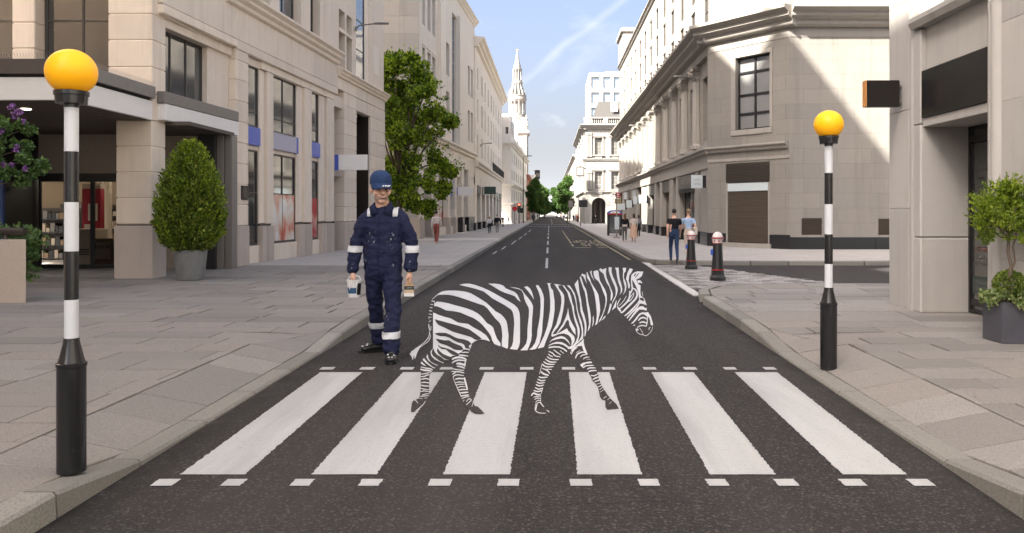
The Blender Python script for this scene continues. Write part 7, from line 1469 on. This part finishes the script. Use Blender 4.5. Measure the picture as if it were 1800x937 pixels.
band = lambda nm, z0, z1, tilt, keep: cut_band(me, nm, Vector((0, 0, z0)), Vector((tilt, 0, -1)), Vector((0, 0, z1)), Vector((-tilt, 0, 1)), keep, 0.006, M_REFL, ov)
band('sleeve_band', 1.085, 1.150, 0.0, lambda p: p.x < -0.225); band('sleeve_band', 1.080, 1.148, 0.0, lambda p: p.x > 0.212)
band('leg_band', 0.265, 0.325, 0.0, lambda p: p.x < 0.0); band('leg_band', 0.225, 0.290, 0.0, lambda p: p.x >= 0.01)
for s_, x0, x1 in ((-1, -0.160, -0.112), (1, 0.098, 0.150)): cut_band(me, 'shoulder_band', Vector((x0, 0, 0)), Vector((-1, 0, 0)), Vector((x1, 0, 0)), Vector((1, 0, 0)), lambda p: p.z > 1.455 and p.y > -0.16, 0.006, M_REFL, ov)
# collar, placket, pockets, belt seam
q = MB()
for s_ in (-1, 1):
    q.add([(-0.02+s_*0.075, 0.06, 1.615), (-0.02+s_*0.088, 0.0, 1.605), (-0.02+s_*0.07, -0.075, 1.585), (-0.02+s_*0.028, -0.115, 1.50), (-0.02+s_*0.10, -0.118, 1.462), (-0.02+s_*0.125, -0.06, 1.552), (-0.02+s_*0.118, 0.01, 1.552), (-0.02+s_*0.10, 0.07, 1.56)], [(0, 1, 6, 7), (1, 2, 5, 6), (2, 3, 4, 5)])
q.add([(-0.095, 0.06, 1.615), (0.055, 0.06, 1.615), (0.08, 0.075, 1.552), (-0.12, 0.075, 1.552)], [(0, 1, 2, 3)]); o = q.build('collar', M_NAVY, ov, smooth=60); md = o.modifiers.new('s', 'SOLIDIFY'); md.thickness = 0.008
def on_front(pts, nm, mat, off=0.004, r=0.004):
    """a seam or flap edge drawn on the cloth: each point is dropped onto the front of the garment"""
    out = []
    for x, z in pts:
        hit, loc, nrm_, _ = ov.ray_cast(Vector((x, -1.0, z)), Vector((0, 1, 0)))
        if hit: out.append(loc+nrm_*off*0.3)
    if len(out) > 1: q = MB(); q.tube(out, r, 5); return q.build(nm, mat, ov, smooth=60)
M_SEAM = plain('navy_seam', (0.008, 0.011, 0.036), 0.85, 0.2)
on_front([(-0.035+0.004*math.sin(k), 1.46-0.04*k) for k in range(17)], 'placket', M_SEAM, r=0.006); on_front([(-0.19, 1.285), (-0.13, 1.30), (-0.065, 1.315)], 'pocket_edge', M_SEAM); on_front([(0.05, 1.31), (0.11, 1.33), (0.18, 1.345)], 'pocket_edge', M_SEAM); on_front([(-0.19, 1.09), (-0.1, 1.088), (0.0, 1.086), (0.1, 1.088), (0.16, 1.09)], 'waist_seam', M_SEAM); on_front([(0.09, 1.05), (0.13, 0.98), (0.165, 0.91)], 'pocket_edge', M_SEAM); on_front([(-0.13, 1.05), (-0.165, 0.98), (-0.19, 0.91)], 'pocket_edge', M_SEAM)
# boots
def boot(ax, ay, ang, nm='boot'):
    q = MB(); limb(q, [(0, 0.02, 0.13, 0.055, 0.06), (0, 0.01, 0.07, 0.05, 0.062)]); limb(q, [(0, 0.06, 0.045, 0.046, 0.044), (0, -0.02, 0.05, 0.05, 0.052), (0, -0.11, 0.045, 0.053, 0.042), (0, -0.19, 0.036, 0.046, 0.032)]); me_ = fuse(q, nm, 0.008, 3); smooth_mesh(me_, 80); o = link(nm, me_, M_BOOT, pt); o.location = (ax, ay, 0.006); o.rotation_euler = (0, 0, ang)
    s = MB(); s.rings([[(sx*(w_+e_), y_, z_) for sx, y_, w_ in ((-1, 0.10, 0.03), (-1, 0.03, 0.045), (-1, -0.10, 0.05), (-1, -0.19, 0.045), (-1, -0.235, 0.015), (1, -0.235, 0.015), (1, -0.19, 0.045), (1, -0.10, 0.05), (1, 0.03, 0.045), (1, 0.10, 0.03))] for z_, e_ in ((-0.006, 0.004), (0.020, 0.007))]); s.build('sole', M_BLACK, o)
    l = MB()
    for k in range(4): l.tube([(-0.025, -0.05-0.025*k, 0.098-0.008*k), (0.0, -0.055-0.025*k, 0.105-0.009*k), (0.025, -0.05-0.025*k, 0.098-0.008*k)], 0.0035, 5)
    l.build('laces', M_BROWN, o); pq = MB()
    for x, y, z in ((0.01, -0.2, 0.067), (-0.02, -0.19, 0.066), (0.03, -0.16, 0.078), (-0.032, -0.13, 0.08)): ball(pq, (x, y, z), 0.011, 0.012, 0.005, 6)
    pq.build('paint_spots', M_WHITEP, o); return o
boot(-0.105, 0.285, R(-58)); boot(0.125, -0.27, R(10))
# what he holds
tub = empty('paint_tub', (-1.72-0.300, PY-0.055, 0.618), 0, 'white plastic paint tub with blue label hanging from the painter\'s hand', 'tub')
MB().lathe([(0.058, 0.0), (0.062, 0.004), (0.074, 0.168), (0.080, 0.172), (0.080, 0.182), (0.073, 0.184), (0.070, 0.172)], 24, cap=True).build('tub_body', plain('tub_white', (0.60, 0.60, 0.60), 0.35, 0.5, var=0.08, scale=30), tub, smooth=35)
q = MB(); q.rings([[(math.cos(a)*r, math.sin(a)*r, z) for a in np.linspace(math.radians(195), math.radians(300), 12)] for r, z in ((0.0652, 0.045), (0.0705, 0.105))], False, 0, False); q.build('label', plain('label_blue', (0.03, 0.085, 0.17), 0.4), tub)
q = MB(); q.rings([[(math.cos(a)*r, math.sin(a)*r, z) for a in np.linspace(math.radians(305), math.radians(350), 6)] for r, z in ((0.0645, 0.03), (0.0735, 0.15))], False, 0, False); q.build('dark_label', M_BLACK, tub)
MB().tube([(-0.078, 0, 0.165), (-0.05, 0, 0.215), (0.0, 0, 0.232), (0.05, 0, 0.215), (0.078, 0, 0.165)], 0.004, 6).build('handle', M_WHITEP, tub); q = MB()
for a, L in ((4.0, 0.06), (4.3, 0.09), (4.55, 0.05), (4.8, 0.075), (5.3, 0.05)): q.tube([(math.cos(a)*0.079, math.sin(a)*0.079, 0.178), (math.cos(a)*0.0765, math.sin(a)*0.0765, 0.178-L)], [0.006, 0.004], 5)
q.build('paint_drips', M_WHITEP, tub)
br = empty('paint_brush', (-1.72+0.268, PY-0.065, 0.63), R(8), 'wide paint brush with white-loaded bristles held in the painter\'s hand', 'brush')
MB().rings([[(sx*w_, sy*t_, z) for sx, sy in ((-1, -1), (1, -1), (1, 1), (-1, 1))] for w_, t_, z in ((0.047, 0.011, 0.105), (0.040, 0.011, 0.125), (0.016, 0.010, 0.155), (0.013, 0.010, 0.21), (0.018, 0.011, 0.25), (0.008, 0.006, 0.27))]).build('handle', plain('brush_wood', (0.48, 0.32, 0.17), 0.5), br, smooth=30); MB().bbox(-0.05, 0.05, -0.014, 0.014, 0.068, 0.108, 0.003).build('ferrule', plain('ferrule_dark', (0.05, 0.055, 0.055), 0.35, 0.5, 0.5), br)
text_mesh('lettering', 'pro', 0.02, M_PALESIGN, br, (0.005, -0.0148, 0.088), (R(90), 0, 0), width=0.04, height=0.010); MB().rings([[(sx*w_, sy*t_, z) for sx, sy in ((-1, -1), (1, -1), (1, 1), (-1, 1))] for w_, t_, z in ((0.050, 0.006, 0.0), (0.0505, 0.011, 0.035))]).build('paint_load', M_WHITEP, br); MB().rings([[(sx*w_, sy*t_, z) for sx, sy in ((-1, -1), (1, -1), (1, 1), (-1, 1))] for w_, t_, z in ((0.0500, 0.0108, 0.0345), (0.048, 0.012, 0.07))]).build('bristles', plain('bristle', (0.50, 0.38, 0.25), 0.8), br)

# ---- walkers
def walker(label, px, py_head, py_foot, heading, top, legs, hair, stride=0.22, sleeve='long', skirt=None, hairlong=0.0, shoes=(0.03, 0.03, 0.03), z=PZ, voxel=0.022, slim=1.0, group=None, swing=1, extra=None, arms=0.12):
    Y = F*(H-z)/(py_foot-CY); k = Y/F; h = (py_foot-py_head)*k; g = ground(px, py_foot, z); u = h/1.75
    r = empty('person', (g.x, g.y, z), heading, label, 'person', group); b = MB(); sg = []
    def L(pts, mi): limb(b, [(p[0]*u, p[1]*u, p[2]*u, p[3]*u*slim, (p[4] if len(p) > 4 else p[3])*u*slim) for p in pts], 12); sg.extend([(Vector(p[:3])*u, Vector(q_[:3])*u, mi) for p, q_ in zip(pts[:-1], pts[1:])])
    st = stride
    L([(0, 0, 0.93, 0.155, 0.105), (0, 0, 1.08, 0.138, 0.10)], 2); L([(0, 0, 1.08, 0.14, 0.10), (0, 0.0, 1.25, 0.165, 0.11), (0, 0, 1.38, 0.18, 0.105), (0, 0, 1.44, 0.11, 0.08)], 1); L([(0, 0, 1.45, 0.052), (0, -0.01, 1.54, 0.05)], 0)
    for s_ in (-1, 1):
        f = s_*st*swing; kn = -abs(f)*0.35-0.02
        hp = (s_*0.085, 0, 0.90); kp_ = (s_*0.085, -f*0.55+kn, 0.50); an = (s_*0.08, -f, 0.09 if f > 0 else 0.13)
        L([(*hp, 0.088), (*kp_, 0.062), (an[0], an[1], an[2], 0.045)], 2); L([(an[0], an[1]+0.03, 0.05 if f > 0 else 0.09, 0.04), (an[0], an[1]-0.13, 0.035, 0.036, 0.028)], 3)
        e = (s_*0.235, f*0.45+0.02, 1.13); w_ = (s_*0.24, f*0.9-0.08, 0.90); ms = 1 if sleeve == 'long' else 0
        L([(s_*0.16, 0, 1.40, 0.058), (s_*0.20, 0, 1.36, 0.056), (s_*0.22, f*0.25, 1.24, 0.05)], 1); L([(s_*0.22, f*0.25, 1.24, 0.046), (*e, 0.04), (*w_, 0.03)], ms); L([(*w_, 0.027), (w_[0], w_[1]-0.02, w_[2]-0.09, 0.024, 0.03)], 0)
        for j in range(4): limb(b, [((w_[0])*u, (w_[1]-0.045+0.018*j)*u, (w_[2]-0.10)*u, 0.009*u), (w_[0]*u, (w_[1]-0.04+0.018*j)*u, (w_[2]-0.16)*u, 0.007*u)], 6)
    ball(b, (0, 0.0, 1.655*u), 0.072*u, 0.09*u, 0.10*u); ball(b, (0, -0.035*u, 1.60*u), 0.05*u, 0.055*u, 0.06*u); ball(b, (0, -0.095*u, 1.635*u), 0.012*u, 0.016*u, 0.016*u); sg.append((Vector((0, -0.03, 1.58))*u, Vector((0, 0, 1.70))*u, 0))
    me = fuse(b, 'body', voxel*u*0.9, 2); cols_ = [M_SKIN, top, legs, plain('shoe', shoes, 0.5)]
    ce = np.zeros(len(me.polygons)*3); me.polygons.foreach_get('center', ce); ce = ce.reshape(-1, 3); best = np.full(len(ce), 1e9); mi = np.zeros(len(ce), dtype=np.int32)
    for A_, B_, k_ in sg:
        a_, d_ = np.array(A_), np.array(B_-A_); t_ = np.clip(((ce-a_)@d_)/max(1e-9, d_@d_), 0, 1); ds = np.linalg.norm(ce-a_-t_[:, None]*d_, axis=1); w_ = ds < best; best[w_] = ds[w_]; mi[w_] = k_
    me.polygons.foreach_set('material_index', mi); smooth_mesh(me, 80); link('body', me, cols_, r)
    q = MB(); ball(q, (0, 0.018*u, 1.685*u), 0.082*u, 0.095*u, 0.09*u)
    if hairlong: limb(q, [(0, 0.05*u, 1.69*u, 0.075*u, 0.06*u), (0, 0.075*u, 1.58*u, 0.085*u, 0.05*u), (0, 0.085*u, (1.60-hairlong)*u, 0.07*u, 0.035*u)])
    hm = fuse(q, 'hair', 0.02*u, 2); smooth_mesh(hm, 80); link('hair', hm, hair, r)
    if skirt:
        q = MB(); n = 20; q.rings([[(math.cos(2*math.pi*i/n)*rr*u*(1+0.08*math.sin(i*2.5)), math.sin(2*math.pi*i/n)*rr*0.85*u*(1+0.08*math.cos(i*3.1)), z_*u) for i in range(n)] for z_, rr in ((1.08, 0.145), (0.95, 0.18), (0.6, 0.22), (0.28, 0.26))], False); q.build('skirt', skirt, r, smooth=60)
    if extra: extra(r, u)
    return r
cl_ = lambda nm, c, v=0.2: plain(nm, c, 0.85, 0.2, var=v, scale=6)
BRN = plain('brown_hair', (0.045, 0.026, 0.016), 0.6); BLD = plain('fair_hair', (0.26, 0.17, 0.09), 0.6); BLK = plain('dark_hair', (0.012, 0.010, 0.009), 0.6); AUB = plain('auburn_hair', (0.13, 0.05, 0.025), 0.6)
T_BLK = cl_('black_top', (0.012, 0.012, 0.014)); JEANS = cl_('blue_jeans', (0.030, 0.050, 0.105)); T_BLU = cl_('pale_blue_top', (0.34, 0.45, 0.62)); P_BEI = cl_('beige_trousers', (0.52, 0.43, 0.35)); T_CRM = cl_('cream_top', (0.58, 0.51, 0.45)); P_RED = cl_('brick_trousers', (0.25, 0.075, 0.06)); P_GRY = cl_('grey_trousers', (0.10, 0.095, 0.09)); S_PCH = cl_('peach_skirt', (0.55, 0.37, 0.26)); T_WHT = cl_('white_top', (0.66, 0.66, 0.68)); P_BLK = cl_('black_trousers', (0.02, 0.02, 0.025)); T_ORG = cl_('orange_top', (0.45, 0.10, 0.04)); T_NVY = cl_('navy_top', (0.03, 0.05, 0.11))
def bag(col, side=1, z0=0.95):
    def f(r, u): 
        q = MB(); q.bbox(side*0.24*u-0.06*u, side*0.24*u+0.06*u, -0.16*u, 0.16*u, (z0-0.14)*u, (z0+0.14)*u, 0.03*u); o = q.build('shoulder_bag', col, r, smooth=40); MB().tube([(side*0.22*u, -0.02, (z0+0.13)*u), (side*0.2*u, -0.03, 1.3*u), (side*0.17*u, 0.0, 1.445*u), (side*0.2*u, 0.04, 1.3*u), (side*0.22*u, 0.05, (z0+0.13)*u)], 0.012*u, 5).build('strap', col, r)
    return f
def pack(col):
    def f(r, u): q = MB(); q.bbox(-0.15*u, 0.15*u, 0.08*u, 0.24*u, 1.0*u, 1.42*u, 0.05*u); q.build('backpack', col, r, smooth=40)
    return f
PI = math.pi
walker('person with short dark hair in black T-shirt and blue jeans walking away by the bollards', 1185, 368, 459, PI, T_BLK, JEANS, BLK, 0.2, 'short', voxel=0.016, slim=1.08)
walker('person in loose pale blue top and beige trousers behind the farther bollard', 1210, 368, 455, PI+0.1, T_BLU, P_BEI, BLD, 0.16, 'short', voxel=0.016, shoes=(0.5, 0.46, 0.42), swing=-1, extra=bag(cl_('canvas_bag', (0.55, 0.48, 0.40)), -1, 0.98))
walker('person with long auburn hair in black jacket and grey trousers by the bus stop', 1098, 376, 425, PI, T_BLK, P_GRY, AUB, 0.08, hairlong=0.22, shoes=(0.42, 0.25, 0.18), extra=lambda r, u: MB().lathe([(0.16*u, 0.96*u), (0.165*u, 1.0*u), (0.15*u, 1.08*u)], 14).build('waist_wrap', T_CRM, r, smooth=50))
walker('person in cream jacket and long peach skirt on the right pavement', 1114, 376, 425, PI, T_CRM, S_PCH, BRN, 0.08, hairlong=0.1, skirt=S_PCH, shoes=(0.4, 0.25, 0.2))
walker('person in dark trousers walking just beyond the peach skirt', 1122.5, 378, 416, PI, cl_('pattern_top', (0.22, 0.21, 0.24), 0.6), P_BLK, BRN, 0.12, hairlong=0.1, swing=-1)
walker('person in cream top and brick-red trousers walking away on the left pavement', 767, 371, 428, PI, T_CRM, P_RED, BLK, 0.24, shoes=(0.5, 0.36, 0.24), voxel=0.018, slim=1.05)
walker('person in white shirt and black trousers with a side bag, farther along the left pavement', 860.5, 381, 411, PI, T_WHT, P_BLK, BLD, 0.14, extra=bag(P_BLK, -1), shoes=(0.5, 0.5, 0.5))
walker('person with a black backpack and grey trousers on the left pavement', 874, 377, 409, PI, T_BLK, cl_('mid_grey_trousers', (0.24, 0.23, 0.23)), BLK, 0.05, extra=pack(P_BLK), swing=-1, slim=1.1)
walker('person in grey coat, third of the group on the left pavement', 884, 379, 399, PI, P_GRY, JEANS, BLK, 0.12)
walker('person in black, farthest of the group on the left pavement', 893.5, 381, 394, PI, T_BLK, P_BLK, BLK, 0.1)
walker('person in dark jacket crossing near the far left kerb', 936.5, 376, 389, 0, T_NVY, P_BLK, BLK, 0.12, voxel=0.03)
walker('person in black standing in the palazzo arch', 1047, 378, 394, 0, T_BLK, P_BLK, BRN, 0.06, voxel=0.03)
walker('person in dark clothes leaving the palazzo arch', 1042.5, 378, 392.5, 0, P_GRY, P_BLK, BLK, 0.1, voxel=0.03)
for i, (px, yf, t_, l_) in enumerate(((927, 387.5, T_WHT, JEANS), (931, 386, T_CRM, P_BLK), (940.5, 386, T_BLU, P_BLK), (945, 384.5, T_BLK, JEANS), (991, 388, T_NVY, JEANS), (995.5, 386, T_WHT, P_BLK), (1008, 390, T_NVY, P_BLK), (985, 384.5, T_ORG, P_BLK))):
    walker(('distant figure in white by the far left trees', 'distant figure in cream by the far left trees', 'distant figure in pale blue beside the left kerb end', 'distant figure in black and jeans before the left tree row end', 'distant figure in navy and jeans by the far right kerb', 'distant figure in white by the far right trees', 'distant figure in navy and black trousers left of the cyclist', 'distant figure in orange at the far right kerb')[i], px, 376.5, yf, (0, PI)[i % 2], t_, l_, (BLK, BRN)[i % 2], 0.12, voxel=0.035, group='walkers at the far end of the street')
cy_ = walker('person in an orange top riding a bicycle by the right kerb', 1015.5, 376, 391, PI*0.9, T_ORG, P_BLK, BLK, 0.1, voxel=0.03)
by = empty('bicycle', cy_.location+Vector((-0.15, 0.1, -0.1)), 0.2, 'bicycle ridden by the person in orange on the right', 'bicycle')
for y in (-0.5, 0.5): q = MB(); q.tube([(0, y+0.33*math.cos(a), 0.34+0.33*math.sin(a)) for a in np.linspace(0, 2*PI, 20)], 0.02, 5); q.build('wheel', M_BLACK, by)
MB().tube([(0, -0.5, 0.34), (0, -0.3, 0.85), (0, 0.2, 0.8), (0, 0.5, 0.34), (0, 0.0, 0.3), (0, -0.35, 0.75)], 0.02, 6).build('frame', M_BRED, by); MB().tube([(-0.25, -0.35, 1.0), (0, -0.3, 0.95), (0.25, -0.35, 1.0)], 0.015, 6).build('handlebar', M_BLACK, by)
